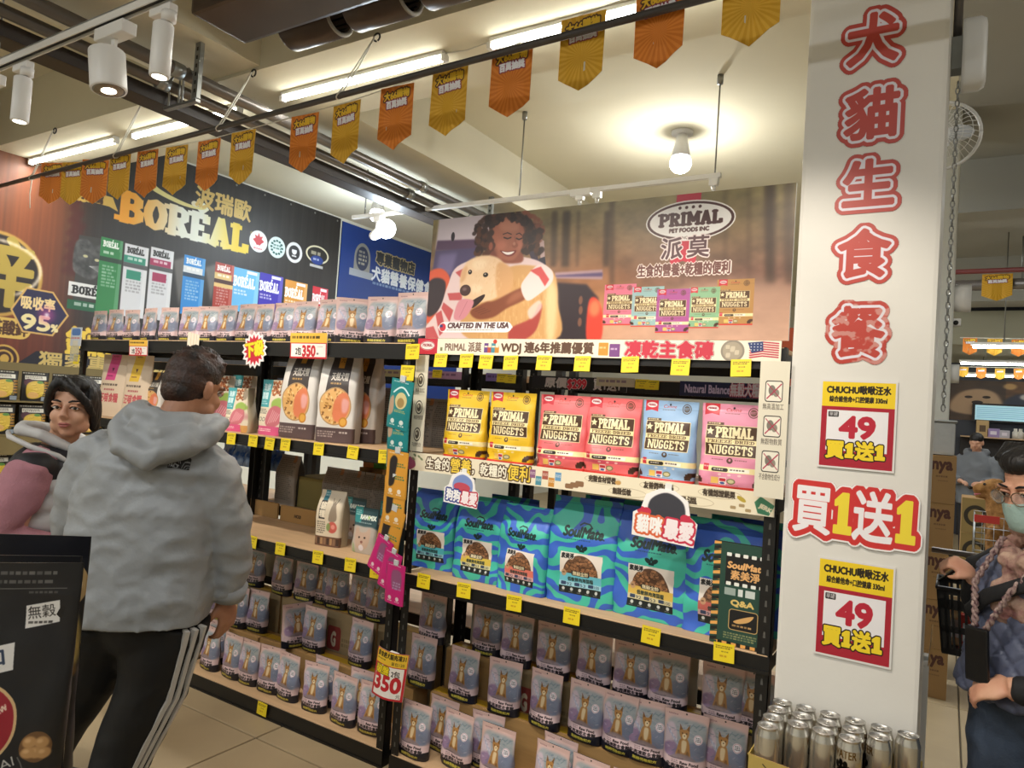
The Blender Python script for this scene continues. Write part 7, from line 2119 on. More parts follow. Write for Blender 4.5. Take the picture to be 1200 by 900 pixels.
# orange box on the rear rack beside the column, blue-grey tins above
o = MB().box((-.06, -.06, 0), (.06, .06, .24)).build('orange_box', mat('orange_box', '#b8502c', .5), None, (onY(926, 380, 3.1).x, 3.1, 1.7615)); tag(o, 'orange red box seen in the slit between poster and column', 'box')
MB().box((-.06, -.061, .05), (.06, -.06, .09)).build('label', mat('green_band', '#7a9a3c', .5), o)
# ================================================================ people, dog, near bags
m_skin = mat('skin_tone', '#d6a688', .5, noise_amt=.12, noise_scale=14, color2='#c48a70')
m_skin_d = mat('skin_tone_neck', '#b5805f', .5, noise_amt=.12, noise_scale=14, color2='#9c6a50')
m_hair = mat('hair_black', '#0b0909', .5, noise_amt=.4, noise_scale=60, color2='#181210', bump=.35, bump_scale=110, stretch=(1, 1, .18))
m_hair_b = mat('hair_brown', '#1a110d', .5, noise_amt=.6, noise_scale=24, color2='#4a2c1e', bump=.4, bump_scale=120)
m_eye = mat('eye_white', '#cfc8c0', .2)
m_iris = mat('eye_dark', '#1a110c', .15)
m_lip = mat('lip_tone', '#a8625a', .45)
def remeshed(name, mb, voxel, mats, smooth=3, disp=None, factor=.5, uvfn=None):
 """one continuous skin around all the shapes gathered in mb"""
 me0 = mb.mesh('tmp', [m_skin])
 o = bpy.data.objects.new('tmp', me0); COL.objects.link(o)
 md = o.modifiers.new('r', 'REMESH'); md.mode = 'VOXEL'; md.voxel_size = voxel
 if smooth:
  s = o.modifiers.new('s', 'SMOOTH'); s.iterations = smooth; s.factor = factor
 dg = bpy.context.evaluated_depsgraph_get()
 me = bpy.data.meshes.new_from_object(o.evaluated_get(dg))
 bpy.data.objects.remove(o); bpy.data.meshes.remove(me0)
 me.name = name
 if disp is not None:
  n = len(me.vertices)
  nor = [v.normal.copy() for v in me.vertices]
  for v, q in zip(me.vertices, nor):
   v.co += q * disp(v.co)
  me.update()
 me.materials.clear()
 for m_ in (mats if isinstance(mats, (list, tuple)) else [mats]): me.materials.append(m_)
 me.polygons.foreach_set('use_smooth', [True] * len(me.polygons))
 me.polygons.foreach_set('material_index', [0] * len(me.polygons))
 return me
def ridged(p, sc, off=0.0):
 q = Vector((p.x * sc[0] + off, p.y * sc[1] + off * .7, p.z * sc[2]))
 return 1 - abs(noise.noise(q)) * 2
def creases(a1, s1, a2=0, s2=(20, 20, 20), off=0.0):
 def f(p):
  v = a1 * (ridged(p, s1, off) - .45)
  if a2: v += a2 * noise.noise(Vector((p.x * s2[0], p.y * s2[1], p.z * s2[2] + off)))
  return v
 return f
def head_shapes(mb, Hm, s=1.0, chin=1.0, ears=True):
 """skull, jaw, brow, cheeks, nose, lips and ears in the head's frame (face towards -y); Hm maps to the body frame"""
 R = Hm.to_3x3(); sc = s
 E = lambda c, r: mb.ell(Hm @ (Vector(c) * sc), [k * sc for k in r], 20, 14, 0, R)
 E((0, .014, .034), (.073, .091, .080)); E((0, -.016, -.028), (.061, .070, .082)); E((0, -.052, -.088), (.027 * chin, .024, .018))
 for x in (-1, 1):
  E((x * .036, -.056, -.028), (.025, .024, .028)); E((x * .030, -.080, .027), (.025, .010, .008)); E((x * .010, -.094, -.027), (.009, .010, .007))
  E((x * .044, -.03, -.062), (.024, .03, .03))
  if ears: E((x * .076, .008, -.008), (.009, .020, .033)); E((x * .080, .018, .0), (.006, .012, .022))
 mb.tube([Hm @ (Vector(q) * sc) for q in ((0, -.080, .022), (0, -.092, 0), (0, -.103, -.020), (0, -.090, -.032))], [.008 * sc, .009 * sc, .0125 * sc, .009 * sc], 12)
 E((0, -.083, -.052), (.022, .0085, .0045)); E((0, -.082, -.061), (.018, .009, .0055))
def face_parts(root, Hm, s=1.0, gaze=0.0, lips=True, brow_mat=None, lid=.45):
 R = Hm.to_3x3(); bm_ = brow_mat or m_hair
 for x in (-1, 1):
  e = MB(); c = Hm @ (Vector((x * .0305, -.0785, .006)) * s)
  e.ell(c, (.0145 * s, .0075 * s, .0062 * s), 16, 10, 0, R); eb = e.build('eye', m_eye, root)
  i = MB(); i.ell(Hm @ (Vector((x * .0305 + gaze * .005, -.0845, .0062)) * s), (.0062 * s, .0026 * s, .0058 * s), 12, 8, 0, R); i.build('iris', m_iris, eb)
  l = MB(); l.tube([Hm @ (Vector(q) * s) for q in ((x * .0155, -.0815, .0055), (x * .024, -.0875, .0118), (x * .034, -.0865, .0122), (x * .046, -.077, .006))], .0019 * s, 6); l.build('lash', m_iris, eb)
  u = MB(); u.tube([Hm @ (Vector(q) * s) for q in ((x * .014, -.080, .009), (x * .024, -.0865, .0165), (x * .035, -.0855, .0168), (x * .048, -.074, .009))], .0046 * s, 8); u.build('eyelid', m_skin, root)
  b = MB(); b.tube([Hm @ (Vector(q) * s) for q in ((x * .013, -.0895, .0285), (x * .026, -.0915, .034), (x * .040, -.084, .033), (x * .052, -.070, .026))], [.0026 * s, .0036 * s, .003 * s, .0014 * s], 6); b.build('eyebrow', bm_, root)
 if lips:
  l = MB(); l.tube([Hm @ (Vector(q) * s) for q in ((-.022, -.0825, -.0565), (-.010, -.0915, -.0525), (0, -.0925, -.054), (.010, -.0915, -.0525), (.022, -.0825, -.0565))], [.0012 * s, .0042 * s, .0042 * s, .0042 * s, .0012 * s], 8)
  l.tube([Hm @ (Vector(q) * s) for q in ((-.020, -.083, -.0575), (-.009, -.0905, -.0625), (.009, -.0905, -.0625), (.020, -.083, -.0575))], [.0012 * s, .005 * s, .005 * s, .0012 * s], 8)
  l.build('lips', m_lip, root)
def hand_shapes(mb, wrist, d, n, side, curl=.5, s=1.0, spread=.10, thumb_in=.3):
 """palm and five separate fingers; d points from wrist to knuckles, n out of the back of the hand, side = +1 if the thumb lies along d x n"""
 d = Vector(d).normalized(); n = (Vector(n) - d * Vector(n).dot(d)).normalized(); t = d.cross(n).normalized() * side
 w = Vector(wrist)
 R = Matrix((t, d, n)).transposed()
 mb.ell(w + d * .050 * s, (.040 * s, .052 * s, .016 * s), 16, 10, 0, R)
 mb.ell(w + d * .030 * s + t * .022 * s - n * .006 * s, (.019 * s, .032 * s, .015 * s), 14, 10, 0, R)
 for k, (off, L) in enumerate(((.030, .074), (.010, .083), (-.010, .077), (-.029, .060))):
  p = w + d * (.088 - abs(off - .008) * .25) * s + t * off * s
  dirv = (d + t * (off / .03) * spread).normalized()
  pts = [p - dirv * .02 * s]; a = 0.0; q = p
  pts.append(q)
  for seg in (.46, .30, .24):
   a += curl * (1.0 if seg > .4 else 1.1)
   dv = dirv * math.cos(a) - n * math.sin(a)
   q = q + dv * L * seg * s; pts.append(q)
  mb.tube(pts, [.0095 * s, .0098 * s, .0088 * s, .008 * s, .0062 * s], 10)
 b = w + d * .022 * s + t * .030 * s
 pts = [w + d * .012 * s + t * .018 * s, b, b + (d * .75 + t * .65 - n * thumb_in).normalized() * .036 * s, b + (d * .75 + t * .65 - n * thumb_in).normalized() * .036 * s + (d * .95 + t * .15 - n * (thumb_in + .4)).normalized() * .030 * s]
 mb.tube(pts, [.013 * s, .0125 * s, .0105 * s, .0075 * s], 10)
def frame(o, face, up=(0, 0, 1)):
 """matrix whose -y axis looks along `face`"""
 y = -Vector(face).normalized(); z = Vector(up); x = y.cross(z).normalized(); z = x.cross(y).normalized()
 m = Matrix((x, y, z)).transposed().to_4x4(); m.translation = Vector(o)
 return m
def ring(c, ex, ey, a, b, n=28, p=2.4, up=(0, 0, 0)):
 out = []
 for k in range(n):
  q = 2 * math.pi * k / n
  ca, sa = math.cos(q), math.sin(q)
  out.append(Vector(c) + ex * (a * math.copysign(abs(ca) ** (2 / p), ca)) + ey * (b * math.copysign(abs(sa) ** (2 / p), sa)))
 return out
# ---------------------------------------------------------------- the man in the grey jacket, seen from behind
O = Vector((-2.205, 1.37, 0))
FACE = Vector((-.50, .866, 0)); S_ = Vector((.866, .50, 0))
B = lambda x, y, z: O + S_ * x + FACE * y + Vector((0, 0, z))
man = None
hm = frame(B(.085, .075, 1.590), (-.10, .97, -.26), (-.02, .12, 1))
mb = MB()
head_shapes(mb, hm, 1.02)
mb.tube([B(.03, -.02, 1.36), B(.05, .0, 1.44), B(.075, .05, 1.56)], [.075, .064, .058], 16)
mb.loft([ring(B(.0, 0, z), S_, FACE, a, b) for z, a, b in ((.80, .15, .11), (1.0, .165, .11), (1.2, .18, .115), (1.34, .17, .10), (1.40, .09, .075))])
for sx, el, wr in ((1, (.27, .05, 1.12), (.235, .11, .905)), (-1, (-.285, .06, 1.12), (-.22, .24, .96))):
 mb.tube([B(sx * .16, 0, 1.36), B(sx * .205, .0, 1.33), B(*el), B(*wr)], [.06, .06, .045, .032], 14)
hand_shapes(mb, B(.235, .115, .895), S_ * .05 + FACE * .12 - Vector((0, 0, 1)), S_ * .8 - FACE * .3, 1, .42, 1.05)
hand_shapes(mb, B(-.22, .245, .955), S_ * .2 + FACE * .8 - Vector((0, 0, .4)), Vector((0, 0, 1)) - S_ * .3, 1, .5, 1.05)
LEGS = [[(.10, 0, .86), (.055, .02, .62), (-.015, .0, .40), (-.085, -.03, .09)], [(-.12, 0, .86), (-.20, .06, .62), (-.295, .05, .42), (-.38, .0, .09)]]
for lg in LEGS:
 mb.tube([B(*q) for q in lg], [.10, .085, .06, .042], 14)
 f = B(*lg[-1]); mb.tube([f + Vector((0, 0, -.04)), f + FACE * .10 + Vector((0, 0, -.06))], [.035, .03], 10)
mb.ell(B(-.01, 0, .86), (.16, .11, .12))
man = link('person', remeshed('person', mb, .0065, m_skin_d, 3))
tag(man, 'man in a grey hooded jacket and black striped track trousers, seen from behind', 'person')
face_parts(man, hm, 1.02)
# hair: clipped sides, longer brown top
mb = MB()
R = hm.to_3x3()
E = lambda c, r: mb.ell(hm @ (Vector(c) * 1.02), [k * 1.02 for k in r], 22, 14, 0, R)
E((0, .020, .050), (.080, .092, .076)); E((0, .030, .012), (.0785, .082, .070)); E((0, .050, -.020), (.064, .058, .052)); E((0, .0, .082), (.070, .082, .052))
rs = random.Random(2)
for k in range(110):
 a = rs.uniform(0, 6.28); r_ = math.sqrt(rs.random())
 p = Vector((.066 * r_ * math.cos(a), .0 + .082 * r_ * math.sin(a), .090 + .040 * (1 - r_ * r_)))
 d = Vector((rs.uniform(-.3, .5), rs.uniform(-.3, .6), rs.uniform(.5, 1.0) * (1.1 - r_))).normalized()
 mb.tube([hm @ p, hm @ (p + d * .018), hm @ (p + d * .030 + Vector((.006, .006, -.003)))], [.010, .007, .002], 6)
hair = link('hair', remeshed('hair', mb, .0045, m_hair_b, 1, lambda p: .0016 * noise.noise(p * 160)), man)
# trousers
mb = MB()
for lg, rad in zip(LEGS, ([.128, .112, .088, .072], [.128, .112, .092, .075])):
 mb.tube([B(*q) for q in lg], rad, 18)
mb.ell(B(-.01, .01, .83), (.185, .125, .11))
tr = link('trousers', remeshed('trousers', mb, .010, mat('track_black', '#0d0d0e', .7, bump=.1, bump_scale=30), 6, creases(.007, (5, 5, 9), .004, (9, 9, 16))), man)
m_str = mat('stripe_white', '#c9c6c0', .6)
tdir = (S_ * .90 - FACE * .42).normalized()
for k in range(3):
 pts = []
 lg = [B(*q) for q in LEGS[0]]; rad = [.128, .112, .088, .072]
 ang = (k - 1) * .27
 for j in range(22):
  f = j / 21 * 2.92; i = min(2, int(f)); u = f - i
  c_ = lg[i].lerp(lg[i + 1], u); r_ = rad[i] + (rad[i + 1] - rad[i]) * u
  dv = (tdir * math.cos(ang) + (-FACE) * math.sin(ang)).normalized()
  ax = (lg[i + 1] - lg[i]).normalized(); dv = (dv - ax * dv.dot(ax)).normalized()
  pts.append((c_ + dv * (r_ + .0025), dv))
 sm = MB()
 w = .0075
 rings = []
 for j, (p, dv) in enumerate(pts):
  ax = (pts[min(j + 1, 21)][0] - pts[max(j - 1, 0)][0]).normalized(); tn = ax.cross(dv).normalized()
  rings.append([p - tn * w - dv * .02, p - tn * w + dv * .004, p + tn * w + dv * .004, p + tn * w - dv * .02])
 sm.loft(rings, 0, True, False)
 sm.build('side_stripe', m_str, tr)
for lg in LEGS:
 f = B(*lg[-1]); f.z = 0
 mb = MB(); mb.tube([f - FACE * .07 + Vector((0, 0, .045)), f + FACE * .04 + Vector((0, 0, .055)), f + FACE * .14 + Vector((0, 0, .035)), f + FACE * .19 + Vector((0, 0, .03))], [.042, .046, .040, .024], 12)
 sh = mb.build('shoe', mat('shoe_grey', '#4a4644', .6), man)
 MB().box((-.045, -.12, 0), (.045, .20, .018)).build('sole', mat('sole_pale', '#b8b2a6', .6), sh, f + FACE * .04, (0, 0, math.radians(30)))
# jacket
m_jk = mat('jacket_grey', '#989b9d', .48, noise_amt=.05, noise_scale=5, bump=.12, bump_scale=90)
mb = MB()
JR = [(.845, -.012, .226, .165, -.005), (.865, -.012, .228, .168, 0), (.95, -.010, .230, .165, 0), (1.10, -.004, .230, .160, 0), (1.25, .004, .226, .152, 0), (1.34, .010, .204, .138, .0), (1.40, .018, .165, .112, .01), (1.455, .03, .105, .092, .02), (1.48, .04, .088, .085, .03)]
mb.loft([ring(B(x, y, z), S_, FACE, a, b, 36) for z, x, a, b, y in JR])
mb.tube([B(.13, 0, 1.37), B(.20, 0, 1.335), B(.232, .015, 1.24), B(.258, .05, 1.11), B(.25, .085, .99), B(.238, .105, .905)], [.078, .082, .078, .070, .062, .054], 20)
mb.tube([B(-.13, 0, 1.37), B(-.20, 0, 1.335), B(-.238, .015, 1.24), B(-.268, .05, 1.11), B(-.255, .14, 1.02), B(-.228, .225, .965)], [.078, .082, .078, .070, .062, .054], 20)
def jw(p):
 v = .013 * (ridged(p, (5, 5, 7.5), 2.0) - .5) + .008 * (ridged(p, (10, 10, 15), 5.0) - .5) + .003 * (ridged(p, (26, 26, 30), 9.0) - .5)
 h = max(0, 1 - abs(p.z - .845) / .04); return v * (1 - .6 * h)
jk = link('jacket', remeshed('jacket', mb, .0095, m_jk, 4, jw), man)
# hood lying on the back
mb = MB()
mb.ell(B(.085, -.125, 1.405), (.135, .055, .055), 22, 14, 0, Matrix.Rotation(math.radians(30), 3, 'Z'))
mb.tube([B(-.055, -.02, 1.505), B(-.062, -.09, 1.455), B(-.005, -.15, 1.40), B(.085, -.172, 1.378), B(.165, -.15, 1.405), B(.215, -.08, 1.45), B(.212, .01, 1.485)], [.036, .040, .042, .042, .038, .034, .030], 14)
mb.tube([B(-.035, .08, 1.495), B(-.055, .0, 1.510), B(-.015, -.085, 1.505), B(.075, -.115, 1.485), B(.155, -.075, 1.485), B(.185, .02, 1.49), B(.16, .10, 1.48)], [.028, .032, .034, .034, .032, .028, .024], 12)
mb.tube([B(-.01, -.12, 1.475), B(.10, -.155, 1.44), B(.185, -.10, 1.465)], [.024, .026, .022], 10)
hood = link('hood', remeshed('hood', mb, .008, m_jk, 3, creases(.010, (9, 9, 13), .004, (24, 24, 24), 3.3)), jk)
# cuffs, hem seam and the small chest mark on the shoulder blade
for pts in (([(.248, .095, .945), (.238, .105, .90)]), ([(-.24, .20, .98), (-.226, .23, .962)])):
 mb = MB(); mb.tube([B(*q) for q in pts], [.062, .058], 18); mb.build('cuff', m_jk, jk)
mk = Canvas(120, 80, '#14161a')
for r_ in (18, 30, 42): mk.line([(118 - r_ * math.sin(q), 78 - r_ * math.cos(q)) for q in np.linspace(0, 1.5, 8)], 4, '#8b8f91')
mk.text('THE', 6, 26, 15, '#b8bcc0', w=44, bold=.6); mk.text('NORTH', 6, 48, 15, '#b8bcc0', w=58, bold=.6); mk.text('FACE', 6, 70, 15, '#b8bcc0', w=52, bold=.6)
def decal_on(obj_mesh, px, py, w, h, pm, name, parent, ro=0.0, off=.004, n=6):
 """a small stitched patch laid on the surface the picture shows at (px, py)"""
 from mathutils.bvhtree import BVHTree
 bm = bmesh.new(); bm.from_mesh(obj_mesh); t = BVHTree.FromBMesh(bm); bm.free()
 o_ = Vector((0, 0, CAM_H)); d_ = Vector(ray(px, py)).normalized()
 hit, nr, _, _ = t.ray_cast(o_, d_)
 if hit is None: return None
 ex = Vector((0, 0, 1)).cross(nr).normalized(); ey = nr.cross(ex).normalized()
 ex, ey = ex * math.cos(ro) + ey * math.sin(ro), ey * math.cos(ro) - ex * math.sin(ro)
 vs_, fs, uv = [], [], []
 for j in range(n + 1):
  for i in range(n + 1):
   u, v = i / n, j / n
   p = hit + ex * ((u - .5) * w) + ey * ((v - .5) * h)
   q, qn, _, _ = t.find_nearest(p + nr * .02)
   vs_.append(q + qn * off)
 for j in range(n):
  for i in range(n):
   a = j * (n + 1) + i
   fs.append((a, a + 1, a + n + 2, a + n + 1)); uv.append([(i / n, j / n), ((i + 1) / n, j / n), ((i + 1) / n, (j + 1) / n), (i / n, (j + 1) / n)])
 m2 = MB(); m2.add(vs_, fs, 0, uv, True)
 return m2.build(name, pm, parent)
decal_on(jk.data, 211, 541, .066, .042, print_mat('patch_print', mk, .6), 'shoulder_patch', jk, -.1)
# ---------------------------------------------------------------- woman in the white vest, facing the camera's left
O2 = Vector((-2.90, 1.42, 0))
F2 = Vector((.69, .72, 0)); S2 = Vector((.72, -.69, 0))          # facing, and her right-hand side (left in the picture)
W = lambda x, y, z: O2 + S2 * x + F2 * y + Vector((0, 0, z))
hw = frame(W(.075, .065, 1.488), Vector((.68, -.73, -.04)), (0, 0, 1))
mb = MB()
head_shapes(mb, hw, .97, 1.0)
mb.tube([W(0, -.03, 1.28), W(.03, .02, 1.36), W(.07, .05, 1.43)], [.06, .052, .048], 16)
mb.loft([ring(W(0, 0, z), S2, F2, a, b) for z, a, b in ((.87, .13, .09), (1.0, .14, .10), (1.2, .16, .105), (1.28, .15, .09), (1.33, .07, .06))])
mb.tube([W(.14, 0, 1.27), W(.19, -.02, 1.23), W(.225, -.045, 1.02), W(.17, .17, .97)], [.05, .05, .042, .03], 12)
mb.tube([W(-.14, 0, 1.27), W(-.19, 0, 1.23), W(-.23, .02, 1.0), W(-.12, .16, .95)], [.05, .05, .042, .03], 12)
hand_shapes(mb, W(.16, .17, .97), F2 * .9 - S2 * .5, Vector((0, 0, 1)), -1, .5, .95)
hand_shapes(mb, W(-.12, .16, .95), F2 * .3 + S2 * .95, Vector((0, 0, 1)), 1, .5, .95)
for x in (-.085, .085):
 mb.tube([W(x, 0, .84), W(x, .01, .45), W(x, -.01, .08)], [.09, .065, .042], 12); mb.tube([W(x, -.02, .05), W(x, .1, .03)], [.035, .03], 10)
wom = link('person', remeshed('person', mb, .006, m_skin, 3))
tag(wom, 'woman with short black hair in a white and black vest over a pink sweater', 'person')
face_parts(wom, hw, .97, .7)
mb = MB(); R = hw.to_3x3()
E = lambda c, r, ro=None: mb.ell(hw @ (Vector(c) * .98), [k * .98 for k in r], 22, 14, 0, R @ ro if ro is not None else R)
E((0, .026, .050), (.080, .090, .080)); E((0, .055, -.005), (.076, .064, .078)); E((0, -.020, .090), (.064, .062, .038))
for x in (-1, 1):
 E((x * .072, .018, -.012), (.015, .042, .070)); E((x * .068, -.016, .040), (.015, .034, .048)); E((x * .066, .03, -.06), (.018, .034, .03))
mb.tube([hw @ (Vector(q) * .98) for q in ((-.025, -.066, .112), (.012, -.086, .086), (.044, -.082, .058), (.068, -.060, .022), (.078, -.034, -.02))], [.020, .017, .016, .015, .011], 10)
mb.tube([hw @ (Vector(q) * .98) for q in ((-.025, -.066, .112), (-.045, -.080, .084), (-.062, -.066, .056), (-.076, -.042, .012), (-.080, -.022, -.03))], [.020, .016, .014, .014, .010], 10)
mb.tube([hw @ (Vector(q) * .98) for q in ((-.010, -.07, .108), (.026, -.088, .076), (.056, -.074, .050))], [.016, .012, .006], 8)
hp = link('hair', remeshed('hair', mb, .0045, m_hair, 3, lambda p: .0022 * noise.noise(Vector((p.x * 120, p.y * 120, p.z * 22)))), wom)
# sweater sleeves
m_pk = mat('sweater_pink', '#b07a84', .85, noise_amt=.1, noise_scale=30, bump=.3, bump_scale=160)
for sgn, pts in ((1, [(.13, 0, 1.30), (.205, -.02, 1.255), (.228, -.05, 1.14), (.235, -.08, 1.03), (.205, .06, .985), (.165, .17, .97)]), (-1, [(-.13, 0, 1.30), (-.20, 0, 1.255), (-.24, .01, 1.14), (-.25, .03, 1.0), (-.19, .1, .96), (-.115, .16, .95)])):
 mb = MB(); mb.tube([W(*q) for q in pts], [.060, .078, .076, .072, .062, .042], 18); mb.ell(W(pts[3][0], pts[3][1], pts[3][2]), (.072, .072, .072))
 link('sleeve', remeshed('sleeve', mb, .009, m_pk, 4, creases(.008, (8, 8, 11), .003, (20, 20, 20), sgn * 2)), wom)
# vest: white quilted body, black yoke, white rimmed collar
m_wv = mat('vest_white', '#c6c4c2', .55, noise_amt=.06, noise_scale=20, bump=.1, bump_scale=60)
m_bv = mat('vest_black', '#16151a', .6, bump=.1, bump_scale=60)
mb = MB()
for k in range(8):
 z = .70 + k * .068
 mb.loft([ring(W(0, .0, z + dz), S2, F2, .195 + da - .004 * k * 0, .150 + da) for dz, da in ((0, -.01), (.018, .010), (.05, .010), (.068, -.01))])
vs1 = link('vest', remeshed('vest', mb, .010, m_wv, 2, creases(.006, (14, 14, 6), .003, (22, 22, 22))), wom)
mb = MB()
mb.loft([ring(W(0, .0, z), S2, F2, a, b) for z, a, b in ((1.20, .198, .155), (1.27, .196, .15), (1.31, .165, .125), (1.345, .11, .095))])
for x in (-1, 1): mb.ell(W(x * .190, -.015, 1.268), (.078, .085, .062), 18, 12)
link('yoke', remeshed('yoke', mb, .009, m_bv, 4, creases(.005, (9, 9, 12))), vs1)
mb = MB()
CR = [W(.05, .10, 1.30), W(.105, .06, 1.345), W(.125, -.02, 1.385), W(.09, -.10, 1.40), W(0, -.12, 1.405), W(-.09, -.09, 1.40), W(-.12, 0, 1.38), W(-.09, .08, 1.345), W(-.04, .11, 1.30)]
mb.tube(CR, [.014, .019, .022, .024, .025, .024, .022, .019, .014], 12)
link('collar', remeshed('collar', mb, .008, m_wv, 3, creases(.004, (12, 12, 12))), vs1)
MB().tube([W(.10, .12, 1.25), W(.165, .055, 1.315), W(.18, -.03, 1.345), W(.13, -.12, 1.375), W(.05, -.155, 1.385)], [.009, .010, .010, .010, .008], 8).build('collar_trim', m_wv, vs1)
mb = MB()
for x in (-.085, .085): mb.tube([W(x, 0, .84), W(x, .01, .45), W(x, -.01, .08)], [.105, .085, .065], 14)
mb.ell(W(0, 0, .82), (.17, .13, .12))
link('trousers', remeshed('trousers', mb, .012, mat('trouser_dark', '#23242a', .7), 4), wom)
for x in (-.085, .085):
 mb = MB(); mb.tube([W(x, -.05, .04), W(x, .06, .045), W(x, .15, .03)], [.038, .042, .03], 12); mb.build('shoe', mat('shoe_grey', '#4a4644', .6), wom)
# ---------------------------------------------------------------- masked woman at the right edge
O3 = Vector((.272, 2.48, 0))
F3 = Vector((-.62, -.784, 0)); S3 = Vector((-.784, .62, 0))       # facing; her right-hand side is left in the picture
Q = lambda x, y, z: O3 + S3 * x + F3 * y + Vector((0, 0, z))
hq = frame(Q(.01, .07, 1.475), (F3 + S3 * .10 + Vector((0, 0, -.34))), (0, 0, 1))
mb = MB()
head_shapes(mb, hq, .98, .95)
mb.tube([Q(0, -.03, 1.24), Q(0, .0, 1.33), Q(.005, .04, 1.42)], [.06, .048, .047], 16)
mb.loft([ring(Q(0, 0, z), S3, F3, a, b) for z, a, b in ((.88, .14, .10), (1.0, .14, .10), (1.18, .15, .10), (1.25, .14, .09), (1.30, .07, .06))])
mb.tube([Q(.13, 0, 1.24), Q(.18, .0, 1.20), Q(.20, .0, 1.06), Q(.15, .10, 1.20)], [.05, .05, .04, .03], 12)
hand_shapes(mb, Q(.150, .105, 1.205), S3 * .55 + F3 * .45 + Vector((0, 0, .35)), Vector((0, 0, 1)) + F3 * .6, -1, 1.0, .80, .05)
mb.tube([Q(-.13, 0, 1.24), Q(-.18, .0, 1.20), Q(-.19, .06, 1.0), Q(-.02, .20, .95)], [.05, .05, .04, .03], 12)
hand_shapes(mb, Q(-.03, .20, .955), S3 * .9 + F3 * .2 - Vector((0, 0, .35)), Vector((0, 0, .8)) + F3 * .7, 1, .45, .92)
for x in (-.09, .09):
 mb.tube([Q(x, 0, .84), Q(x, .01, .45), Q(x, -.01, .08)], [.08, .058, .042], 12); mb.tube([Q(x, -.02, .05), Q(x, .1, .03)], [.035, .03], 10)
wm3 = link('person', remeshed('person', mb, .006, m_skin, 3))
tag(wm3, 'woman in a face mask, glasses and quilted blue vest beside the column', 'person')
face_parts(wm3, hq, .98, -.1, False)
mb = MB(); R = hq.to_3x3()
E = lambda c, r: mb.ell(hq @ Vector(c), r, 22, 14, 0, R)
E((0, .024, .046), (.080, .092, .082)); E((0, .050, -.01), (.076, .062, .07)); E((0, -.016, .084), (.066, .066, .042)); E((0, .115, .02), (.04, .05, .05))
for x in (-1, 1): E((x * .072, .012, .012), (.012, .040, .05))
for k in range(9): mb.tube([hq @ Vector(((k - 4) * .014, -.068 + abs(k - 4) * .003, .095)), hq @ Vector(((k - 4) * .016, .0, .125)), hq @ Vector(((k - 4) * .012, .08, .09))], [.009, .008, .008], 6)
link('hair', remeshed('hair', mb, .0045, m_hair, 2, lambda p: .0012 * noise.noise(Vector((p.x * 150, p.y * 150, p.z * 30)))), wm3)
# mask
mb = MB()
gx, gy = 11, 9
vs_, fs = [], []
for j in range(gy):
 v = j / (gy - 1)
 for i in range(gx):
  u = (i / (gx - 1) - .5) * 2
  x = u * .068; z = -.012 - v * .092
  y = -.108 + .058 * abs(u) ** 2.2 + .030 * (v - .35) ** 2 + (.012 if v > .9 else 0) - (.004 if v < .2 and abs(u) < .3 else 0) + .0014 * math.sin(v * 26)
  vs_.append(hq @ Vector((x, y, z)))
for j in range(gy - 1):
 for i in range(gx - 1): fs.append((j * gx + i, j * gx + i + 1, (j + 1) * gx + i + 1, (j + 1) * gx + i))
mb.add(vs_, fs, 0, None, True); mb.add([v + (hq.to_3x3() @ Vector((0, .002, 0))) for v in vs_], [tuple(reversed(f)) for f in fs], 0, None, True)
mk_ = mb.build('face_mask', mat('mask_mint', '#a9c6c0', .7, bump=.15, bump_scale=200), wm3)
for x in (-1, 1): MB().tube([hq @ Vector((x * .067, -.052, -.02)), hq @ Vector((x * .08, .0, .0)), hq @ Vector((x * .080, .022, -.02)), hq @ Vector((x * .067, -.045, -.085))], .0016, 5).build('ear_loop', m_white, mk_)
# glasses
gl = MB()
for x in (-1, 1):
 gl.tube([hq @ Vector((x * .033 + .023 * math.cos(a), -.107 + .010 * abs(math.cos(a)) * (1 if math.cos(a) * x > 0 else 0), .004 + .019 * math.sin(a))) for a in np.linspace(0, 2 * math.pi, 21)], .0016, 6)
 gl.tube([hq @ Vector((x * .056, -.098, .010)), hq @ Vector((x * .078, -.04, .010)), hq @ Vector((x * .080, .015, .004))], .0018, 6)
gl.tube([hq @ Vector((-.011, -.107, .008)), hq @ Vector((0, -.110, .011)), hq @ Vector((.011, -.107, .008))], .0016, 6)
gg = gl.build('glasses', mat('frame_gold', '#8a7a66', .3, metal=.8), wm3)
for x in (-1, 1):
 l = MB(); l.add([hq @ Vector((x * .033 + .0215 * math.cos(a), -.106, .004 + .0175 * math.sin(a))) for a in np.linspace(0, 2 * math.pi, 20, endpoint=False)], [tuple(range(20))]); l.build('lens', mat('lens_glass', '#dfe6e6', .05, alpha=.18), gg)
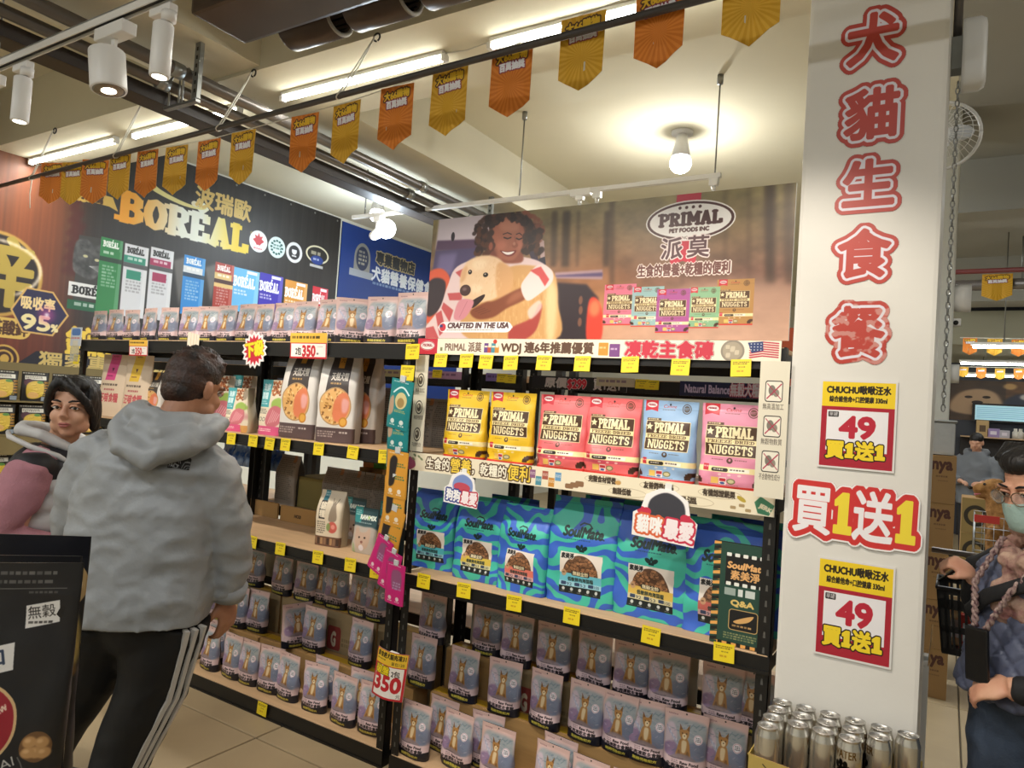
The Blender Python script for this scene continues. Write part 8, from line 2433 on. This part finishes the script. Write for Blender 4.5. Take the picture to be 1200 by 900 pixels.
# quilted vest
def quilt(p):
 a, b = (p - O3).dot(S3) * 13 + p.z * 13, (p - O3).dot(S3) * 13 - p.z * 13
 m_ = min(abs((a % 1) - .5) * 2, 1), min(abs((b % 1) - .5) * 2, 1)
 g_ = min(1 - m_[0], 1 - m_[1])
 return .010 * (min(1, g_ * 3.2) - .5) + .004 * noise.noise(p * 14)
mb = MB()
mb.loft([ring(Q(.0, .0, z), S3, F3, a, b, 32) for z, a, b in ((.885, .235, .180), (.93, .225, .170), (1.05, .195, .150), (1.17, .20, .148), (1.24, .185, .135), (1.285, .13, .105))])
v3 = link('vest', remeshed('vest', mb, .0085, mat('vest_slate', '#545a70', .5, noise_amt=.12, noise_scale=12, bump=.1, bump_scale=60), 2, quilt), wm3)
m_bs = mat('sleeve_black', '#131316', .75, bump=.15, bump_scale=80)
for pts in ([(.13, 0, 1.25), (.195, 0, 1.21), (.208, .0, 1.08), (.185, .04, 1.12), (.153, .095, 1.195)], [(-.13, 0, 1.25), (-.19, 0, 1.21), (-.205, .06, 1.0), (-.12, .14, .96), (-.03, .20, .955)]):
 mb = MB(); mb.tube([Q(*q) for q in pts], [.052, .060, .054, .046, .034], 16); link('sleeve', remeshed('sleeve', mb, .009, m_bs, 3, creases(.005, (10, 10, 14))), wm3)
# furry scarf
mb = MB()
rs = random.Random(8)
for k in range(70):
 a = rs.uniform(-2.4, 2.4); r_ = rs.uniform(.085, .115)
 c_ = Q(r_ * math.sin(a), r_ * math.cos(a) + .01, 1.325 - .07 * max(0, math.cos(a)) + rs.uniform(-.03, .03)); mb.ell(c_, (.024, .024, .022), 10, 7)
for k in range(30): mb.ell(Q(rs.uniform(-.06, .06), .13 + rs.uniform(-.01, .02), 1.12 + k * .0055), (.026, .02, .024), 10, 7)
link('scarf', remeshed('scarf', mb, .007, mat('scarf_fur', '#b89a86', .95, noise_amt=.45, noise_scale=26, color2='#7a4a4c', bump=.5, bump_scale=80), 1, lambda p: .006 * noise.noise(p * 60)), wm3)
# strap, lanyard and phone
MB().tube([Q(.165, .02, 1.10), Q(.15, .13, 1.10), Q(.06, .182, 1.17), Q(-.06, .170, 1.24), Q(-.13, .06, 1.30)], [(.006, .020)] * 5, 8, side=F3).build('bag_strap', m_bs, wm3)
ly = MB()
def braid(pts, r):
 n = 30
 P = [Vector(q) for q in pts]
 for s in (0, math.pi):
  out = []
  for j in range(n):
   f = j / (n - 1) * (len(P) - 1); i = min(len(P) - 2, int(f)); c_ = P[i].lerp(P[i + 1], f - i)
   out.append(c_ + Vector((math.cos(j * 1.3 + s), math.sin(j * 1.3 + s), 0)) * r)
  ly.tube(out, r * .95, 6)
braid([Q(.07, .11, 1.33), Q(.10, .175, 1.20), Q(.075, .20, 1.085)], .0055); braid([Q(-.07, .11, 1.33), Q(-.01, .19, 1.20), Q(.045, .20, 1.085)], .0055)
l3 = ly.build('lanyard', mat('braid', '#5a3a40', .8, noise_amt=.6, noise_scale=90, color2='#b09a90'), wm3)
ph = MB(); bbox(ph, (-.033, -.005, -.145), (.033, .005, 0), .006, 0, 2)
ph.build('phone', mat('phone_black', '#0c0c0e', .3), l3, Q(.062, .212, 1.085), (0, .06, math.atan2(S3.y, S3.x)))
# jeans, shoes
mb = MB()
for x in (-.09, .09): mb.tube([Q(x, 0, .88), Q(x * 1.02, .015, .62), Q(x, .01, .42), Q(x, -.01, .08)], [.122, .104, .084, .064], 18)
mb.ell(Q(0, 0, .88), (.175, .135, .11), 18, 12, 0, Matrix.Rotation(math.atan2(S3.y, S3.x), 3, 'Z'))
link('jeans', remeshed('jeans', mb, .0095, mat('denim', '#27303f', .8, noise_amt=.25, noise_scale=7, color2='#3a475a', bump=.2, bump_scale=140), 4, creases(.007, (6, 6, 12), .003, (14, 14, 24))), wm3)
for x in (-.09, .09):
 mb = MB(); mb.tube([Q(x, -.05, .04), Q(x, .06, .045), Q(x, .15, .03)], [.038, .042, .03], 12); mb.build('shoe', mat('shoe_grey', '#4a4644', .6), wm3)
# ---------------------------------------------------------------- shoppers far behind
def far_person(o, face, coat, trouser, label, h=1.7, hat=None, lean=0.0):
 O_ = Vector(o); F_ = Vector(face).normalized(); S__ = Vector((-F_.y, F_.x, 0)); k = h / 1.7
 P = lambda x, y, z: O_ + S__ * x * k + F_ * (y + lean * max(0, z - .9)) * k + Vector((0, 0, z * k))
 hh = frame(P(0, .04, 1.585), F_ + Vector((0, 0, -.35)))
 mb = MB(); head_shapes(mb, hh, 1.0)
 mb.tube([P(0, -.02, 1.36), P(0, .02, 1.54)], [.06, .052], 12)
 mb.loft([ring(P(0, 0, z), S__, F_, a * k, b * k, 20) for z, a, b in ((.82, .15, .1), (1.1, .15, .1), (1.32, .17, .1), (1.40, .07, .06))])
 for s in (-1, 1):
  mb.tube([P(s * .17, 0, 1.34), P(s * .25, .05, 1.08), P(s * .12, .24, 1.05)], [.055, .045, .032], 10)
  hand_shapes(mb, P(s * .12, .24, 1.05), F_ * .7 - S__ * s * .6, Vector((0, 0, 1)), s, .6, k)
  mb.tube([P(s * .09, 0, .86), P(s * .09, .01, .45), P(s * .09, 0, .08)], [.09, .065, .045], 10); mb.tube([P(s * .09, -.02, .05), P(s * .09, .12, .035)], [.036, .03], 8)
 p = link('person', remeshed('person', mb, .010, m_skin, 2))
 tag(p, label, 'person')
 mb = MB()
 mb.loft([ring(P(0, 0, z), S__, F_, a * k, b * k, 24) for z, a, b in ((.74, .22, .17), (1.0, .23, .17), (1.28, .235, .15), (1.39, .17, .12), (1.46, .10, .10))])
 for s in (-1, 1): mb.tube([P(s * .15, 0, 1.36), P(s * .22, .0, 1.3), P(s * .275, .06, 1.08), P(s * .15, .22, 1.05)], [.08, .09, .08, .06], 14)
 mb.tube([P(-.12, .05, 1.46), P(-.10, -.08, 1.47), P(.10, -.08, 1.47), P(.12, .05, 1.46)], .045, 10)
 link('coat', remeshed('coat', mb, .014, coat, 3, creases(.008, (7, 7, 10))), p)
 mb = MB()
 for s in (-1, 1): mb.tube([P(s * .09, 0, .88), P(s * .09, .01, .45), P(s * .09, 0, .06)], [.12, .09, .075], 14)
 link('trousers', remeshed('trousers', mb, .014, trouser, 3), p)
 mb = MB(); R = hh.to_3x3()
 for c_, r_ in (((0, .02, .055), (.082, .096, .078)), ((0, .045, .0), (.078, .066, .06))): mb.ell(hh @ Vector(c_), r_, 18, 12, 0, R)
 link('hair' if not hat else 'cap', remeshed('hair', mb, .008, hat or m_hair, 2), p)
 for s in (-1, 1):
  mb = MB(); mb.tube([P(s * .09, -.05, .04), P(s * .09, .15, .035)], [.04, .035], 10); mb.build('shoe', m_dark, p)
 return p
far_person((.36, 11.4, 0), (-.25, -1, 0), mat('coat_grey', '#6b6f74', .7), mat('trouser_dark', '#23242a', .7), 'man in a grey coat looking down in the far aisle beyond the dog', 1.66)
far_person((.98, 10.6, 0), (.2, 1, 0), mat('coat_black', '#15151a', .7), mat('trouser_dark', '#23242a', .7), 'shopper in a black coat and red cap behind the masked woman', 1.60, mat('cap_red', '#b83434', .6))
# ---------------------------------------------------------------- golden dog sitting in the wire trolley, looking left
m_fur = mat('golden_fur', '#a87a44', .9, noise_amt=.35, noise_scale=22, color2='#7a5228', bump=.5, bump_scale=90)
D0_ = Vector((.42, 7.08, .55))
DG = lambda x, y, z: D0_ + Vector((-x, -.18 * x + y, z))            # x = towards the muzzle (left in the picture)
mb = MB()
mb.tube([DG(-.20, 0, .10), DG(-.12, 0, .24), DG(-.01, 0, .40), DG(.03, 0, .50)], [.13, .14, .125, .095], 18)     # trunk sitting up
mb.ell(DG(.02, 0, .34), (.11, .10, .13))
mb.tube([DG(.02, 0, .46), DG(.045, 0, .56), DG(.06, 0, .62)], [.095, .082, .075], 16)                              # neck
mb.ell(DG(.075, 0, .655), (.085, .075, .075)); mb.ell(DG(.06, 0, .69), (.06, .06, .045))
mb.tube([DG(.12, 0, .650), DG(.175, 0, .640), DG(.215, 0, .632)], [.050, .040, .030], 14)                          # muzzle
mb.tube([DG(.11, 0, .605), DG(.16, 0, .585), DG(.195, 0, .582)], [.034, .024, .017], 12)                            # open lower jaw
for s in (-1, 1):
 mb.tube([DG(.05, s * .07, .345), DG(.07, s * .075, .20), DG(.075, s * .075, .06), DG(.115, s * .075, .025)], [.055, .042, .036, .036], 12)
 mb.ell(DG(-.16, s * .11, .12), (.12, .06, .11)); mb.tube([DG(-.10, s * .13, .06), DG(.0, s * .13, .03)], [.045, .035], 10)
mb.tube([DG(-.26, 0, .06), DG(-.36, .08, .04), DG(-.40, .14, .05)], [.05, .045, .02], 10)
dog = link('dog', remeshed('dog', mb, .010, m_fur, 3, lambda p: .010 * noise.noise(Vector((p.x * 26, p.y * 26, p.z * 12)))))
tag(dog, 'golden retriever sitting in the wire trolley, mouth open, looking left', 'dog')
for s in (-1, 1):
 mb = MB(); mb.tube([DG(.055, s * .066, .700), DG(.035, s * .092, .655), DG(.045, s * .090, .595), DG(.06, s * .082, .575)], [.022, .034, .028, .012], 12, squash=.5); mb.build('ear', mat('ear_fur', '#8a5e30', .9, bump=.4, bump_scale=90), dog)
 mb = MB(); mb.ell(DG(.135, s * .038, .682), (.011, .008, .011)); mb.build('eye', m_iris, dog)
mb = MB(); mb.ell(DG(.232, 0, .642), (.018, .019, .015)); mb.build('nose', m_iris, dog)
mb = MB(); mb.tube([DG(.12, 0, .604), DG(.17, 0, .600), DG(.20, 0, .590)], [(.010, .022)] * 3, 8, side=(0, 0, 1)); mb.build('tongue', mat('tongue_pink', '#b8646c', .5), dog)
# ---------------------------------------------------------------- big black bags close to the camera, lower left
def near_print(seed=0, oval=True):
 W_, H_ = 420, 860
 c = Canvas(W_, H_, '#17171a')
 n = vnoise(H_, W_, 120, 90, 8 + seed)[..., None]; c.a[:] = c.a * (.8 + .5 * n)
 c.fine(280, 16, 394, 26, 1, '#9a968e', .6); c.fine(270, 32, 394, 42, 1, '#9a968e', .55, 2); c.line([(270, 48), (394, 48)], 2, '#9a968e', .5); c.fine(330, 53, 390, 60, 1, '#9a968e', .5)
 c.poly([(328, 80), (384, 70), (386, 112), (330, 122)], '#d4d0ca')
 c.text('無穀', 333, 104, 19, '#26221f', w=46, bold=.5, rot=-.12); c.fine(334, 109, 382, 116, 1, '#26221f', .9)
 c.poly([(228, 166), (316, 146), (318, 196), (232, 214)], '#d4d0ca'); c.text('添加', 238, 196, 24, '#2e3a50', w=66, bold=.7, rot=-.2); c.fine(240, 198, 312, 206, 1, '#26221f', .9)
 if oval:
  c.ell(275, 290, 60, 72, '#c9a878').ell(275, 290, 55, 66, '#8f1f2c'); c.text('FREEZE DRIED RAW', 232, 312, 11, '#e0c8b0', w=98, rot=-.5, bold=.6); c.text('生肉凍乾', 246, 334, 14, '#e0c8b0', w=66, rot=-.5)
  c.spline([(252, 246), (280, 240), (284, 262), (262, 268)], '#c8cc9c', .9, 1)
 c.ell(370, 336, 27, 29, '#6a4a2c')
 for x, y in ((360, 326), (380, 328), (370, 346), (384, 348), (358, 346)): c.ell(x, y, 12, 11, '#b08656', 1, 1).ell(x - 3, y - 3, 5, 4, '#d0a878', .8, 1)
 c.text('AI', 318, 372, 18, '#b8b4ac', rot=-.3); c.line([(342, 352), (358, 392)], 2, '#9a968e', .6)
 c.spline([(310, 420), (360, 400), (410, 420), (418, 470), (300, 470)], '#c9b078', 1, 2); c.spline([(360, 400), (410, 390), (418, 450), (376, 460)], '#7a2c34', .9, 3)
 for k in range(14):
  r_ = random.Random(k + seed); c.ell(310 + r_.random() * 100, 420 + r_.random() * 46, 7, 6, ['#8a5a30', '#d8c090', '#6a2c30'][k % 3], .9)
 c.text('Alpha Meal', 232, 420, 20, '#a8a49c', w=80, rot=-.25, bold=.6)
 return c
def food_face():
 c = Canvas(300, 630, '#15151a')
 n = vnoise(630, 300, 100, 90, 4)[..., None]; c.a[:] = c.a * (.8 + .5 * n)
 c.ell(236, 96, 66, 56, '#a88a5c').ell(236, 96, 54, 44, '#d8c29a').ell(246, 112, 26, 26, '#c8a468').ell(262, 126, 14, 34, '#e0cfa0', .9, 1)
 c.spline([(216, 150), (282, 144), (292, 250), (232, 272), (206, 230)], '#b59a54', 1, 3).spline([(232, 172), (272, 166), (276, 230), (246, 240)], '#d8c078', .8, 4)
 c.ell(250, 262, 44, 28, '#7a5a30', 1, 2); c.fine(20, 240, 90, 330, 4, '#6a665e', .6)
 c.text('RAW', 20, 220, 40, '#8a867c', w=90, bold=2, rot=-.2)
 return c
m_nb = mat('near_bag_black', '#131316', .35, bump=.1, bump_scale=16)
NPM = print_mat('near_bag_print', near_print(), .32, bump=.25, bump_scale=9)
NPM2 = print_mat('near_food_print', food_face(), .32, bump=.25, bump_scale=9)
st_ = empty('display_stand', (-1.36, .62, 0)); tag(st_, 'black display stand under the near black bags, mostly below the frame', 'stand')
MB().box((-.60, -.24, .46), (.06, .40, .50)).build('top', m_black, st_)
for x in (-.58, .02):
 for y in (-.22, .34): MB().box((x, y, 0), (x + .03, y + .03, .46)).build('leg', m_black, st_)
yaw = math.radians(28)
NB_ = []
for w, h, pm, px, py, D_, rz, lab in ((.37, .775, NPM, -48, 660, 1.18, .85, 'large black food bag nearest the lower left corner with a dark red oval'), (.30, .73, NPM2, 24, 622, 1.62, .75, 'black food bag with a bowl picture behind the nearest one'), (.36, .729, NPM, -20, 650, 1.42, .80, 'black food bag squeezed between the nearest one and the bowl bag')):
 p = onD(px, py, D_); NB_.append(('near', w, h, .13, pm, (p.x, p.y), rz, p.z - h, lab))
for i, (_, w, h, d, pm, (x, y), rz, tl, lab) in enumerate(NB_):
 o = make_bag('food_bag', w, h, d, pm, m_nb, kind='pouch', seed=150 + i, wr=.022, nz=22, nx=40)
 o.location = (x, y, .506); o.rotation_euler = (0, 0, rz)
 tag(o, lab, 'food bag', 'black bags near the camera')
